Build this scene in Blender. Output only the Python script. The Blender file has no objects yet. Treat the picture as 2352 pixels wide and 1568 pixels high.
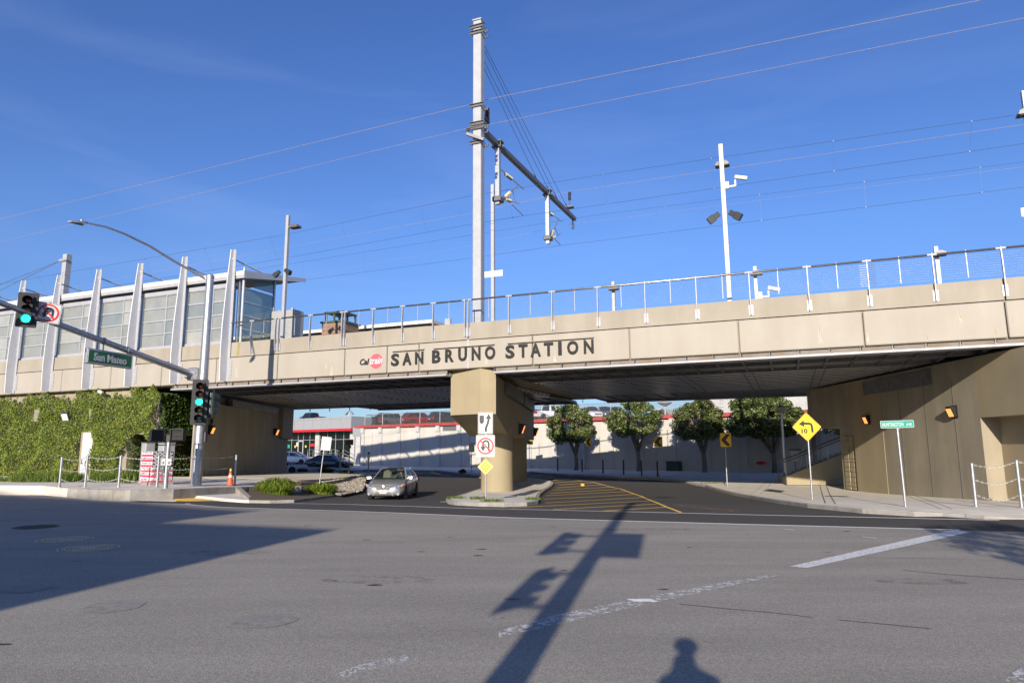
import bpy, bmesh, math, random
import numpy as np
from mathutils import Vector, Matrix
from mathutils.geometry import tessellate_polygon
random.seed(7)
SC = bpy.context.scene
COL = SC.collection
R = math.radians

# ------------------------------------------------------------------ camera
CAM_H = 2.05
PITCH = math.atan(.16)
ROLL = R(.18)
FP = 1568.0            # focal length measured on a picture 2352 wide (24 mm lens)
cd = bpy.data.cameras.new('camera'); cam = bpy.data.objects.new('camera', cd); COL.objects.link(cam)
cd.sensor_width = 36; cd.lens = 24; cd.clip_start = .05; cd.clip_end = 3000
cam.matrix_world = Matrix.Translation((0, 0, CAM_H)) @ Matrix.Rotation(math.pi/2+PITCH, 4, 'X') @ Matrix.Rotation(-ROLL, 4, 'Z')
SC.camera = cam
# ------------------------------------------------------------------ sky, sun, exposure
SUN_EL, SUN_AZ = R(17.5), R(12.4)
W = bpy.data.worlds.new('World'); SC.world = W; W.use_nodes = True
nt = W.node_tree; bg = nt.nodes['Background']
sky = nt.nodes.new('ShaderNodeTexSky'); sky.sky_type = 'NISHITA'; sky.sun_disc = False
sky.sun_elevation = SUN_EL; sky.sun_rotation = math.pi + SUN_AZ
sky.altitude = 0; sky.air_density = 1.0; sky.dust_density = .5; sky.ozone_density = 4.0
hs = nt.nodes.new('ShaderNodeHueSaturation'); hs.inputs['Saturation'].default_value = 1.14; hs.inputs['Hue'].default_value = .517
tcw = nt.nodes.new('ShaderNodeTexCoord'); mp = nt.nodes.new('ShaderNodeMapping'); mp.inputs['Scale'].default_value = (1.2, 1.2, 7)
mp.inputs['Rotation'].default_value = (R(12), R(8), 0)
nz = nt.nodes.new('ShaderNodeTexNoise'); nz.inputs['Scale'].default_value = 1.6; nz.inputs['Detail'].default_value = 7; nz.inputs['Distortion'].default_value = .6
cr = nt.nodes.new('ShaderNodeValToRGB'); cr.color_ramp.elements[0].position = .48; cr.color_ramp.elements[1].position = .85
cr.color_ramp.elements[1].color = (.07, .07, .07, 1)
mxw = nt.nodes.new('ShaderNodeMixRGB'); mxw.inputs['Color2'].default_value = (6.0, 6.6, 8.0, 1)
L = nt.links.new
L(sky.outputs[0], hs.inputs['Color']); L(tcw.outputs['Generated'], mp.inputs[0]); L(mp.outputs[0], nz.inputs['Vector'])
L(nz.outputs[0], cr.inputs[0]); L(cr.outputs[0], mxw.inputs['Fac']); L(hs.outputs[0], mxw.inputs['Color1']); 
sx_ = nt.nodes.new('ShaderNodeSeparateXYZ'); L(tcw.outputs['Generated'], sx_.inputs[0])      # keeps the horizon blue on this clear day
hz_ = nt.nodes.new('ShaderNodeValToRGB'); hz_.color_ramp.elements[0].position = .0; hz_.color_ramp.elements[0].color = (.50, .56, .74, 1); hz_.color_ramp.elements[1].position = .30; hz_.color_ramp.elements[1].color = (1, 1, 1, 1)
L(sx_.outputs['Z'], hz_.inputs[0]); ml_ = nt.nodes.new('ShaderNodeMixRGB'); ml_.blend_type = 'MULTIPLY'; ml_.inputs[0].default_value = 1
L(mxw.outputs[0], ml_.inputs[1]); L(hz_.outputs[0], ml_.inputs[2]); L(ml_.outputs[0], bg.inputs['Color'])
bg.inputs['Strength'].default_value = .118
sd = bpy.data.lights.new('sun', 'SUN'); sd.energy = 4.8; sd.angle = R(.53); sd.color = (1, .90, .76)
sun = bpy.data.objects.new('sun', sd); COL.objects.link(sun)
SUNV = Vector((math.sin(SUN_AZ)*math.cos(SUN_EL), math.cos(SUN_AZ)*math.cos(SUN_EL), -math.sin(SUN_EL)))
sun.rotation_euler = SUNV.to_track_quat('-Z', 'Y').to_euler(); sun.location = (-20, -60, 40)
SC.view_settings.view_transform = 'Standard'; SC.view_settings.look = 'None'; SC.view_settings.gamma = 1
SC.view_settings.exposure = .55
SC.cycles.max_bounces = 8; SC.cycles.transparent_max_bounces = 24; SC.cycles.use_denoising = True
SC.cycles.caustics_reflective = False; SC.cycles.caustics_refractive = False

# ------------------------------------------------------------------ measuring helpers (survey of the place)
def ray(px, py):
    u = px-1176; v = 784-py
    c, s = math.cos(ROLL), math.sin(ROLL); u, v = u*c+v*s, -u*s+v*c
    return Vector((u, FP*math.cos(PITCH)-v*math.sin(PITCH), FP*math.sin(PITCH)+v*math.cos(PITCH)))
def sstep(a, b, x):
    x = min(1., max(0., (x-a)/(b-a))); return x*x*(3-2*x)
def T(x, y):
    """the road dips a little where it passes under the bridge"""
    return -.40*sstep(20, 40, y)*(1-sstep(44, 57, y))*sstep(-16, -11, x)
def G(px, py, z=0.0):
    """point of the ground (plus z) seen at a measured spot"""
    r = ray(px, py); zz = z
    for _ in range(12):
        k = (zz-CAM_H)/r.z; zz = .5*zz+.5*(z+T(r.x*k, r.y*k))
    k = (zz-CAM_H)/r.z; return Vector((r.x*k, r.y*k, zz))
def GF(px, py, z=0.0):
    p = G(px, py, z); p.z = z; return p
def AY(px, py, y):
    r = ray(px, py); k = y/r.y; return Vector((r.x*k, y, CAM_H+r.z*k))
def onplane(px, py, p0, nn):
    r = ray(px, py); o = Vector((0, 0, CAM_H)); k = (Vector(p0)-o).dot(nn)/r.dot(nn); return o+r*k
PHI = R(-21.85)
EB = Vector((math.cos(PHI), math.sin(PHI), 0)); NB = Vector((-math.sin(PHI), math.cos(PHI), 0)); B0 = Vector((-2.0, 34.6, 0))
GR = .004
def BL(px, py, d):       # local (t, z) on the vertical plane d metres behind the fascia
    w = onplane(px, py, B0+NB*d, NB); t = (w-B0).dot(EB); return t, w.z-GR*t
def BT(px, py, t):       # local (d, z) on the cross plane at t
    w = onplane(px, py, B0+EB*t, EB); return (w-B0).dot(NB), w.z-GR*t

# ------------------------------------------------------------------ materials
MATS = {}
def pm(name, col, rough=.6, metal=0., var=.12, scale=3., bump=0., bscale=40., spec=.5, col2=None, detail=6., coat=0., bdist=.02, stretch=None):
    if name in MATS: return MATS[name]
    m = bpy.data.materials.new(name); m.use_nodes = True; MATS[name] = m
    t = m.node_tree; b = t.nodes['Principled BSDF']
    b.inputs['Roughness'].default_value = rough; b.inputs['Metallic'].default_value = metal; b.inputs['Specular IOR Level'].default_value = spec
    if coat: b.inputs['Coat Weight'].default_value = coat; b.inputs['Coat Roughness'].default_value = .06
    c = (*col, 1)
    if var <= 0 and not bump: b.inputs['Base Color'].default_value = c; return m
    tc = t.nodes.new('ShaderNodeTexCoord'); src = tc.outputs['Object']
    if stretch:
        mp = t.nodes.new('ShaderNodeMapping'); mp.inputs['Scale'].default_value = stretch; t.links.new(src, mp.inputs[0]); src = mp.outputs[0]
    n = t.nodes.new('ShaderNodeTexNoise'); n.inputs['Scale'].default_value = scale; n.inputs['Detail'].default_value = detail; n.inputs['Roughness'].default_value = .62
    t.links.new(src, n.inputs['Vector'])
    rp = t.nodes.new('ShaderNodeValToRGB'); rp.color_ramp.elements[0].position = .3; rp.color_ramp.elements[1].position = .7
    d = col2 or tuple(x*(1-var) for x in col); l = tuple(min(1, x*(1+var)) for x in col)
    rp.color_ramp.elements[0].color = (*d, 1); rp.color_ramp.elements[1].color = (*l, 1) if not col2 else c
    t.links.new(n.outputs[0], rp.inputs[0]); t.links.new(rp.outputs[0], b.inputs['Base Color'])
    if bump:
        n2 = t.nodes.new('ShaderNodeTexNoise'); n2.inputs['Scale'].default_value = bscale; n2.inputs['Detail'].default_value = 4
        t.links.new(tc.outputs['Object'], n2.inputs['Vector'])
        bp = t.nodes.new('ShaderNodeBump'); bp.inputs['Strength'].default_value = bump; bp.inputs['Distance'].default_value = bdist
        t.links.new(n2.outputs[0], bp.inputs['Height']); t.links.new(bp.outputs[0], b.inputs['Normal'])
    return m
def emat(name, col, strength, base=(.02, .02, .02)):
    if name in MATS: return MATS[name]
    m = pm(name, base, .3, 0, 0); b = m.node_tree.nodes['Principled BSDF']
    b.inputs['Emission Color'].default_value = (*col, 1); b.inputs['Emission Strength'].default_value = strength
    return m
def node(m, kind): return m.node_tree.nodes.new(kind)

def asphalt(name, base, fine, worn, tint=(1, 1, 1)):
    m = pm(name, base, .85, 0, 0, spec=.3); t = m.node_tree; b = t.nodes['Principled BSDF']
    tc = node(m, 'ShaderNodeTexCoord')
    def nse(sc, det, ro=.6):
        n = node(m, 'ShaderNodeTexNoise'); n.inputs['Scale'].default_value = sc; n.inputs['Detail'].default_value = det; n.inputs['Roughness'].default_value = ro
        t.links.new(tc.outputs['Object'], n.inputs['Vector']); return n
    mpb = node(m, 'ShaderNodeMapping'); mpb.inputs['Scale'].default_value = (.35, 1.6, 1); mpb.inputs['Rotation'].default_value = (0, 0, R(-12)); t.links.new(tc.outputs['Object'], mpb.inputs[0]); big = nse(.5, 6); t.links.new(mpb.outputs[0], big.inputs['Vector']); mid = nse(16, 6, .75); vor = node(m, 'ShaderNodeTexVoronoi'); vor.inputs['Scale'].default_value = 95; t.links.new(tc.outputs['Object'], vor.inputs['Vector'])
    rp = node(m, 'ShaderNodeValToRGB'); e = rp.color_ramp.elements
    e[0].position = .25; e[1].position = .75
    e[0].color = (*[x*(1-worn) for x in base], 1); e[1].color = (*[x*(1+worn) for x in base], 1)
    t.links.new(big.outputs[0], rp.inputs[0])
    rp2 = node(m, 'ShaderNodeValToRGB'); e = rp2.color_ramp.elements; e[0].position = .32; e[1].position = .68
    e[0].color = (1-fine*.28,)*3+(1,); e[1].color = (1+fine*.28,)*3+(1,); t.links.new(mid.outputs[0], rp2.inputs[0])
    mx = node(m, 'ShaderNodeMixRGB'); mx.blend_type = 'MULTIPLY'; mx.inputs[0].default_value = 1
    t.links.new(rp.outputs[0], mx.inputs[1]); t.links.new(rp2.outputs[0], mx.inputs[2])
    rp3 = node(m, 'ShaderNodeValToRGB'); e = rp3.color_ramp.elements; e[0].position = .0; e[1].position = 1.
    e[0].color = (1-fine,)*3+(1,); e[1].color = (1+fine*1.1, 1+fine*1.05, 1+fine, 1)
    t.links.new(vor.outputs['Color'], rp3.inputs[0])
    mx2 = node(m, 'ShaderNodeMixRGB'); mx2.blend_type = 'MULTIPLY'; mx2.inputs[0].default_value = 1
    t.links.new(mx.outputs[0], mx2.inputs[1]); t.links.new(rp3.outputs[0], mx2.inputs[2]); t.links.new(mx2.outputs[0], b.inputs['Base Color'])
    bp = node(m, 'ShaderNodeBump'); bp.inputs['Strength'].default_value = .55; bp.inputs['Distance'].default_value = .006
    t.links.new(vor.outputs['Distance'], bp.inputs['Height']); t.links.new(bp.outputs[0], b.inputs['Normal'])
    return m
def worn_paint(name, col, lo, hi, scale=9.):
    """road paint with flaked-off holes (alpha through noise)"""
    m = pm(name, col, .7, 0, .08, 6); t = m.node_tree; b = t.nodes['Principled BSDF']
    tc = node(m, 'ShaderNodeTexCoord'); n = node(m, 'ShaderNodeTexNoise'); n.inputs['Scale'].default_value = scale; n.inputs['Detail'].default_value = 12; n.inputs['Roughness'].default_value = .84
    t.links.new(tc.outputs['Object'], n.inputs['Vector'])
    rp = node(m, 'ShaderNodeValToRGB'); rp.color_ramp.elements[0].position = lo; rp.color_ramp.elements[1].position = hi
    t.links.new(n.outputs[0], rp.inputs[0]); t.links.new(rp.outputs[0], b.inputs['Alpha'])
    return m
def streaked(name, col, stain, rough=.75, amt=.25, sx=1.2, bump=.05):
    """painted concrete with faint vertical streaks"""
    m = pm(name, col, rough, 0, 0); t = m.node_tree; b = t.nodes['Principled BSDF']
    tc = node(m, 'ShaderNodeTexCoord')
    def nn(scale, st, det=6):
        mp = node(m, 'ShaderNodeMapping'); mp.inputs['Scale'].default_value = st; t.links.new(tc.outputs['Object'], mp.inputs[0])
        n = node(m, 'ShaderNodeTexNoise'); n.inputs['Scale'].default_value = scale; n.inputs['Detail'].default_value = det; n.inputs['Roughness'].default_value = .6
        t.links.new(mp.outputs[0], n.inputs[0]); return n
    a = nn(sx, (1, 1, .12)); c = nn(.5, (1, 1, 1), 5)
    ma = node(m, 'ShaderNodeMath'); ma.operation = 'MULTIPLY'; t.links.new(a.outputs[0], ma.inputs[0]); t.links.new(c.outputs[0], ma.inputs[1])
    rp = node(m, 'ShaderNodeValToRGB'); e = rp.color_ramp.elements; e[0].position = .12; e[1].position = .38
    e[0].color = (*[x*(1-amt)+y*amt for x, y in zip(col, stain)], 1); e[1].color = (*col, 1)
    t.links.new(ma.outputs[0], rp.inputs[0]); t.links.new(rp.outputs[0], b.inputs['Base Color'])
    n2 = nn(30, (1, 1, 1), 4); bp = node(m, 'ShaderNodeBump'); bp.inputs['Strength'].default_value = bump*4; bp.inputs['Distance'].default_value = .01
    t.links.new(n2.outputs[0], bp.inputs['Height']); t.links.new(bp.outputs[0], b.inputs['Normal'])
    return m
def glassmat(name, col, opacity, rough=.1, tr=(1, 1, 1)):
    m = pm(name, col, rough, 0, .12, 1.2, spec=.7); t = m.node_tree; b = t.nodes['Principled BSDF']; o = t.nodes['Material Output']
    tb = node(m, 'ShaderNodeBsdfTransparent'); tb.inputs[0].default_value = (*tr, 1); mx = node(m, 'ShaderNodeMixShader'); mx.inputs[0].default_value = opacity
    t.links.new(tb.outputs[0], mx.inputs[1]); t.links.new(b.outputs[0], mx.inputs[2]); t.links.new(mx.outputs[0], o.inputs[0])
    return m

# ------------------------------------------------------------------ mesh builder
class M:
    def __init__(s): s.v = []; s.f = []; s.mi = []; s.cur = 0
    def add(s, vs, fs):
        k = len(s.v); s.v += [tuple(v) for v in vs]; s.f += [tuple(i+k for i in f) for f in fs]; s.mi += [s.cur]*len(fs); return s
    def poly(s, pts): return s.add(pts, [tuple(range(len(pts)))])
    def box(s, c, d, rot=None, bev=0.):
        x, y, z = d[0]/2, d[1]/2, d[2]/2
        if bev <= 0:
            vs = [(-x, -y, -z), (x, -y, -z), (x, y, -z), (-x, y, -z), (-x, -y, z), (x, -y, z), (x, y, z), (-x, y, z)]
            fs = [(3, 2, 1, 0), (4, 5, 6, 7), (0, 1, 5, 4), (1, 2, 6, 5), (2, 3, 7, 6), (3, 0, 4, 7)]
        else:
            b = min(bev, x*.9, y*.9, z*.9); vs = []; idx = {}
            for sx in (-1, 1):
                for sy in (-1, 1):
                    for sz in (-1, 1):
                        for a in range(3):
                            p = [sx*(x-b), sy*(y-b), sz*(z-b)]; p[a] = (sx*x, sy*y, sz*z)[a]
                            idx[(sx, sy, sz, a)] = len(vs); vs.append(tuple(p))
            fs = []
            for a in range(3):
                o = [i for i in range(3) if i != a]
                for sg in (-1, 1):
                    q = []
                    for s1, s2 in ((-1, -1), (1, -1), (1, 1), (-1, 1)):
                        k = [0, 0, 0]; k[a] = sg; k[o[0]] = s1; k[o[1]] = s2; q.append(idx[(*k, a)])
                    fs.append(tuple(q))
            for a in range(3):                       # edges along axis a
                o = [i for i in range(3) if i != a]
                for s1 in (-1, 1):
                    for s2 in (-1, 1):
                        q = []
                        for sa, w in ((-1, 0), (-1, 1), (1, 1), (1, 0)):
                            k = [0, 0, 0]; k[a] = sa; k[o[0]] = s1; k[o[1]] = s2; q.append(idx[(*k, o[w])])
                        fs.append(tuple(q))
            for sx in (-1, 1):
                for sy in (-1, 1):
                    for sz in (-1, 1): fs.append(tuple(idx[(sx, sy, sz, a)] for a in range(3)))
        c = Vector(c)
        if rot is not None:
            if not isinstance(rot, Matrix): rot = Matrix.Rotation(rot, 3, 'Z')
            vs = [rot @ Vector(v)+c for v in vs]
        else: vs = [Vector(v)+c for v in vs]
        return s.add(vs, fs)
    def bb(s, a, b, bev=0.): return s.box([(p+q)/2 for p, q in zip(a, b)], [abs(q-p) for p, q in zip(a, b)], None, bev)
    def prism(s, pts, vec):
        """polygon (any, 3-D, planar) swept along vec; concave allowed"""
        pts = [Vector(p) for p in pts]; vec = Vector(vec); n = len(pts); tr = tessellate_polygon([pts])
        vs = pts+[p+vec for p in pts]; fs = [tuple(t) for t in tr]+[tuple(i+n for i in reversed(t)) for t in tr]
        fs += [(i, (i+1) % n, (i+1) % n+n, i+n) for i in range(n)]
        return s.add(vs, fs)
    def sheet(s, pts):
        pts = [Vector(p) for p in pts]
        return s.add(pts, [tuple(t) for t in tessellate_polygon([[Vector((p.x, p.y, 0)) for p in pts]])])
    def slab(s, pts, z0=-.2):
        """ground slab: top sheet through pts with sides down to z0"""
        pts = [Vector(p) for p in pts]; s.sheet(pts); n = len(pts)
        lo = [Vector((p.x, p.y, z0)) for p in pts]
        return s.add(pts+lo, [(i, (i+1) % n, (i+1) % n+n, i+n) for i in range(n)])
    def tube(s, pts, r, n=8, cap=True):
        pts = [Vector(p) for p in pts]; k = len(pts); rr = r if isinstance(r, (list, tuple)) else [r]*k
        vs = []; up = None
        for i, p in enumerate(pts):
            d = (pts[min(i+1, k-1)]-pts[max(i-1, 0)]).normalized()
            if up is None: a = d.orthogonal().normalized()
            else:
                a = up-d*up.dot(d); a = a.normalized() if a.length > 1e-6 else d.orthogonal().normalized()
            up = a; b = d.cross(a)
            vs += [p+(a*math.cos(2*math.pi*j/n)+b*math.sin(2*math.pi*j/n))*rr[i] for j in range(n)]
        fs = [(i*n+j, i*n+(j+1) % n, (i+1)*n+(j+1) % n, (i+1)*n+j) for i in range(k-1) for j in range(n)]
        if cap: fs += [tuple(reversed(range(n))), tuple(range((k-1)*n, k*n))]
        return s.add(vs, fs)
    def bar(s, a, b, w, h=None, up=(0, 0, 1)):
        """rectangular bar from a to b"""
        a, b = Vector(a), Vector(b); h = h or w; d = (b-a).normalized(); u = Vector(up)
        x = d.cross(u); x = x.normalized() if x.length > 1e-5 else Vector((1, 0, 0)); y = x.cross(d)
        x *= w/2; y *= h/2
        vs = [a-x-y, a+x-y, a+x+y, a-x+y, b-x-y, b+x-y, b+x+y, b-x+y]
        return s.add(vs, [(3, 2, 1, 0), (4, 5, 6, 7), (0, 1, 5, 4), (1, 2, 6, 5), (2, 3, 7, 6), (3, 0, 4, 7)])
    def lathe(s, prof, c=(0, 0, 0), n=16, axis=(0, 0, 1)):
        z = Vector(axis).normalized(); x = z.orthogonal().normalized(); y = z.cross(x); c = Vector(c); vs = []
        for r, h in prof: vs += [c+z*h+(x*math.cos(2*math.pi*j/n)+y*math.sin(2*math.pi*j/n))*r for j in range(n)]
        k = len(prof)
        fs = [(i*n+j, i*n+(j+1) % n, (i+1)*n+(j+1) % n, (i+1)*n+j) for i in range(k-1) for j in range(n)]
        if prof[0][0] > 1e-4: fs.append(tuple(reversed(range(n))))
        if prof[-1][0] > 1e-4: fs.append(tuple(range((k-1)*n, k*n)))
        return s.add(vs, fs)
    def ball(s, c, r, n=10, m=6, scale=(1, 1, 1)):
        c = Vector(c); vs = [c+Vector((0, 0, -r*scale[2]))]
        for i in range(1, m):
            a = -math.pi/2+math.pi*i/m
            vs += [c+Vector((r*scale[0]*math.cos(a)*math.cos(2*math.pi*j/n), r*scale[1]*math.cos(a)*math.sin(2*math.pi*j/n), r*scale[2]*math.sin(a))) for j in range(n)]
        vs.append(c+Vector((0, 0, r*scale[2]))); fs = []
        for j in range(n): fs.append((0, 1+(j+1) % n, 1+j))
        for i in range(m-2):
            for j in range(n): fs.append((1+i*n+j, 1+i*n+(j+1) % n, 1+(i+1)*n+(j+1) % n, 1+(i+1)*n+j))
        t = len(vs)-1
        for j in range(n): fs.append((1+(m-2)*n+j, 1+(m-2)*n+(j+1) % n, t))
        return s.add(vs, fs)
    def mesh(s, name, mats, smooth=False, fix=True):
        me = bpy.data.meshes.new(name); me.from_pydata(s.v, [], s.f)
        if not isinstance(mats, (list, tuple)): mats = [mats]
        for m in mats: me.materials.append(MATS[m] if isinstance(m, str) else m)
        if len(mats) > 1: me.polygons.foreach_set('material_index', s.mi)
        if fix:
            bm = bmesh.new(); bm.from_mesh(me); bmesh.ops.recalc_face_normals(bm, faces=bm.faces); bm.to_mesh(me); bm.free()
        if smooth:
            me.polygons.foreach_set('use_smooth', [True]*len(me.polygons))
            if smooth != 'all': me.set_sharp_from_angle(angle=R(38))
        me.update(); return me
    def build(s, name, mats, parent=None, smooth=False, fix=True):
        return ob(name, s.mesh(name, mats, smooth, fix), parent)
def ob(name, me, parent=None, loc=None, rot=None):
    o = bpy.data.objects.new(name, me); COL.objects.link(o); o.parent = parent
    if loc is not None: o.location = loc
    if rot is not None: o.rotation_euler = rot
    return o
def tag(o, label, cat, group=None, kind=None):
    o['label'] = label; o['category'] = cat
    if group: o['group'] = group
    if kind: o['kind'] = kind
    return o
def thing(name, label, cat, loc=(0, 0, 0), rotz=0., group=None):
    o = ob(name, None); o.location = loc; o.rotation_euler = (0, 0, rotz); return tag(o, label, cat, group)
def bthing(name, label, cat, group=None):
    """a thing laid out in the bridge's own frame: x along the bridge, y back from its face, z up"""
    o = thing(name, label, cat, B0, 0, group); o.rotation_euler = (0, -GR, PHI); return o
def drape(o):
    me = o.data; bm = bmesh.new(); bm.from_mesh(me)
    ys = [v.co.y for v in bm.verts]; xs = [v.co.x for v in bm.verts]
    cuts = [((0, y, 0), (0, 1, 0)) for y in range(20, 70, 2) if min(ys) < y < max(ys)] if max(xs) > -16 else []
    cuts += [((x, 0, 0), (1, 0, 0)) for x in (-16, -15, -14, -13, -12, -11) if min(xs) < x < max(xs)] if max(ys) > 20 and min(ys) < 68 else []
    for co, no in cuts: bmesh.ops.bisect_plane(bm, geom=bm.verts[:]+bm.edges[:]+bm.faces[:], plane_co=co, plane_no=no)
    for v in bm.verts: v.co.z += T(v.co.x, v.co.y)
    bm.to_mesh(me); bm.free(); return o
def struct(o):
    """piece of the setting laid on the terrain"""
    o['kind'] = 'structure'; drape(o)
    for c in o.children: drape(c)
    return o
def copy_tree(o, parent=None, label=None):
    c = o.copy(); COL.objects.link(c); c.parent = parent
    for ch in list(o.children): copy_tree(ch, c)
    if label: c['label'] = label
    return c
def text(name, s, size, mat, parent=None, loc=(0, 0, 0), rot=(math.pi/2, 0, 0), extrude=.002, bold=0., align='CENTER', width=None, height=None, shear=0., spacing=1.):
    cu = bpy.data.curves.new(name, 'FONT'); cu.body = s; cu.size = size; cu.extrude = extrude; cu.offset = bold; cu.align_x = align; cu.align_y = 'CENTER'; cu.shear = shear; cu.space_character = spacing
    cu.resolution_u = 3
    t = bpy.data.objects.new(name, cu); me = bpy.data.meshes.new_from_object(t)
    bpy.data.objects.remove(t); bpy.data.curves.remove(cu)
    xs = [v.co.x for v in me.vertices]; ys = [v.co.y for v in me.vertices]
    if xs and (width or height):
        w = max(xs)-min(xs); h = max(ys)-min(ys); cx = (max(xs)+min(xs))/2; cy = (max(ys)+min(ys))/2
        fx = (width/w) if width else (height/h); fy = (height/h) if height else fx
        for v in me.vertices:
            v.co.x = (v.co.x-cx)*fx; v.co.y = (v.co.y-cy)*fy
    me.materials.clear(); me.materials.append(MATS[mat])
    return ob(name, me, parent, loc, rot)
# ------------------------------------------------------------------ survey grids (enlargements of the photograph the measurements were read from)
def grid(ox, oy, k): return lambda x, y: (ox+k*x, oy+k*y)
Z1 = grid(0, 490, .28645); Z2 = grid(0, 857.5, .28645); Z3 = grid(428.7, 857.5, .28645); Z16 = grid(980, 918.7, .2344); Z23 = grid(1408.7, 857.5, .2344)
Z29 = grid(1776.2, 796.2, .27338); Z5 = grid(0, 1102.4, .5); Z6 = grid(1176, 1102.4, .5); Z7 = grid(643, 918.7, .11716); Z8 = grid(490, 612.5, .2344)
Z35 = grid(1071.8, 214.4, .2343); Z17 = grid(1041.2, 30.6, .25397); Z26 = grid(1592.5, 306.2, .25379); ZC = grid(814.6, 1035.1, .082); Z44 = grid(269.5, 1010.6, .09764)
Z10 = grid(612.5, 857.5, .28645); Z30 = grid(1837.5, 490, .27337); Z24 = grid(1470, 551.2, .2344)

# ------------------------------------------------------------------ shared materials
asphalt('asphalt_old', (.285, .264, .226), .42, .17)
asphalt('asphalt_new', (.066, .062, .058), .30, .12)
pm('concrete_walk', (.62, .575, .50), .85, 0, .14, .9, .25, 25)
pm('concrete_kerb', (.38, .36, .325), .85, 0, .2, 1.6, .3, 18, col2=(.22, .205, .18))
pm('concrete_dirty', (.50, .49, .46), .85, 0, .3, 2.2, .3, 18, col2=(.2, .19, .18))
pm('score_line', (.13, .125, .12), .9, 0, .1)
worn_paint('paint_white', (.80, .80, .78), .34, .42, 7)
worn_paint('paint_white_mid', (.66, .66, .64), .40, .47, 12)
worn_paint('paint_white_worn', (.60, .60, .58), .48, .55, 9)
worn_paint('paint_white_faint', (.62, .62, .60), .56, .61, 22)
worn_paint('paint_yellow', (.80, .50, .09), .28, .34, 6)
worn_paint('paint_red_flakes', (.62, .26, .16), .54, .58, 9)
pm('tar', (.03, .03, .03), .6, 0, .3, 4)
pm('soil', (.10, .075, .05), .95, 0, .4, 5, .6, 30)
streaked('beige_panel', (.365, .335, .288), (.21, .17, .12), .7, .28)
streaked('beige_parapet', (.335, .30, .247), (.17, .135, .09), .75, .38)
streaked('tan_pier', (.35, .29, .18), (.20, .16, .10), .7, .38)
streaked('tan_wall', (.34, .295, .215), (.16, .135, .10), .8, .5)
streaked('tan_light', (.33, .27, .17), (.24, .2, .13), .75, .25)
streaked('white_wall', (.52, .50, .46), (.33, .30, .25), .85, .45, 1.0, .2)
pm('white_trim', (.45, .445, .44), .7, 0, .06, 2)
pm('galv', (.42, .43, .45), .42, .75, .18, 9)
pm('galv_matt', (.40, .41, .42), .55, .5, .2, 8)
pm('galv_dark', (.13, .13, .135), .5, .3, .2, 8)
pm('steel_white', (.37, .375, .40), .45, .1, .08, 2)
pm('fin_white', (.62, .63, .67), .5, 0, .05, 2)
pm('steel_dark', (.15, .15, .155), .5, .4, .3, 3)
pm('steel_rib', (.72, .72, .73), .30, .8, .2, 1.5, stretch=(.3, 2, 2))
pm('steel_bright', (.36, .33, .29), .32, .9, .15, 6)
pm('black_metal', (.012, .012, .013), .45, 0, .2, 5)
pm('black_plastic', (.018, .018, .020), .5, 0, .15, 6)
pm('charcoal', (.035, .037, .042), .55, 0, .15, 4)
pm('sign_white', (.55, .55, .55), .4, 0, .04, 8)
pm('sign_back', (.50, .51, .52), .45, .5, .12, 8)
pm('sign_yellow', (.85, .52, .015), .45, 0, .06, 8)
pm('sign_green', (.010, .16, .06), .45, 0, .06, 8)
pm('sign_teal', (.02, .30, .22), .45, 0, .06, 8)
pm('sign_red', (.62, .02, .025), .45, 0, .06, 8)
pm('rubber', (.015, .015, .016), .8, 0, .2, 12)
pm('grass', (.11, .17, .03), .8, 0, .45, 3)

# ------------------------------------------------------------------ ground and roads
m = M(); m.sheet([(-900, -400, 0), (900, -400, 0), (900, 1500, 0), (-900, 1500, 0)]); struct(m.build('ground', 'asphalt_old'))
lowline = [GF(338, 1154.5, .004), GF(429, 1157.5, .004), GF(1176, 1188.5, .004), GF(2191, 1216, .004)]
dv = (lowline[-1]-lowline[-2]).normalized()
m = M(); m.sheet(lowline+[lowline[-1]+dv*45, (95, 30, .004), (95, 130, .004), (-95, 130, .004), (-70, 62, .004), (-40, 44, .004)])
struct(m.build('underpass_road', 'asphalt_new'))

def edge_strip(name, pts, w, mat, up=.004, face=.012, zlo=-.05, parent=None):
    """kerb along an edge polyline: top band w wide to the left of travel, face set proud"""
    pts = [Vector(p) for p in pts]; n = len(pts); lat = []
    for i in range(n):
        d = pts[min(i+1, n-1)]-pts[max(i-1, 0)]; d.z = 0; d.normalize(); lat.append(Vector((-d.y, d.x, 0)))
    m = M(); vs = []
    for p, l in zip(pts, lat):
        o = p-l*face; ii = p+l*w; u = Vector((0, 0, up))
        vs += [Vector((o.x, o.y, zlo)), o+Vector((0, 0, up-.02)), o+l*.02+u, ii+u, ii-Vector((0, 0, .05))]
    m.add(vs, [(i*5+j, i*5+j+1, i*5+j+6, i*5+j+5) for i in range(n-1) for j in range(4)])
    o = m.build(name, mat, parent); 
    # joints between kerb stones
    k = M(); s = 0.; nxt = 1.2
    for i in range(n-1):
        a, b = pts[i], pts[i+1]; ln = (b-a).length
        while nxt < s+ln:
            p = a.lerp(b, (nxt-s)/ln); l = lat[i]; d = (b-a).normalized()*.008
            q = [p-l*(face+.003)-d, p-l*(face+.003)+d]; z = Vector((0, 0, up+.002))
            k.add([Vector((q[0].x, q[0].y, .0)), Vector((q[1].x, q[1].y, .0)), q[1]+z, q[0]+z, p+l*w+d+z, p+l*w-d+z], [(0, 1, 2, 3), (3, 2, 4, 5)])
            nxt += 3.0
        s += ln
    if k.v: k.build('kerb_joint', 'score_line', o)
    return o

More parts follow.
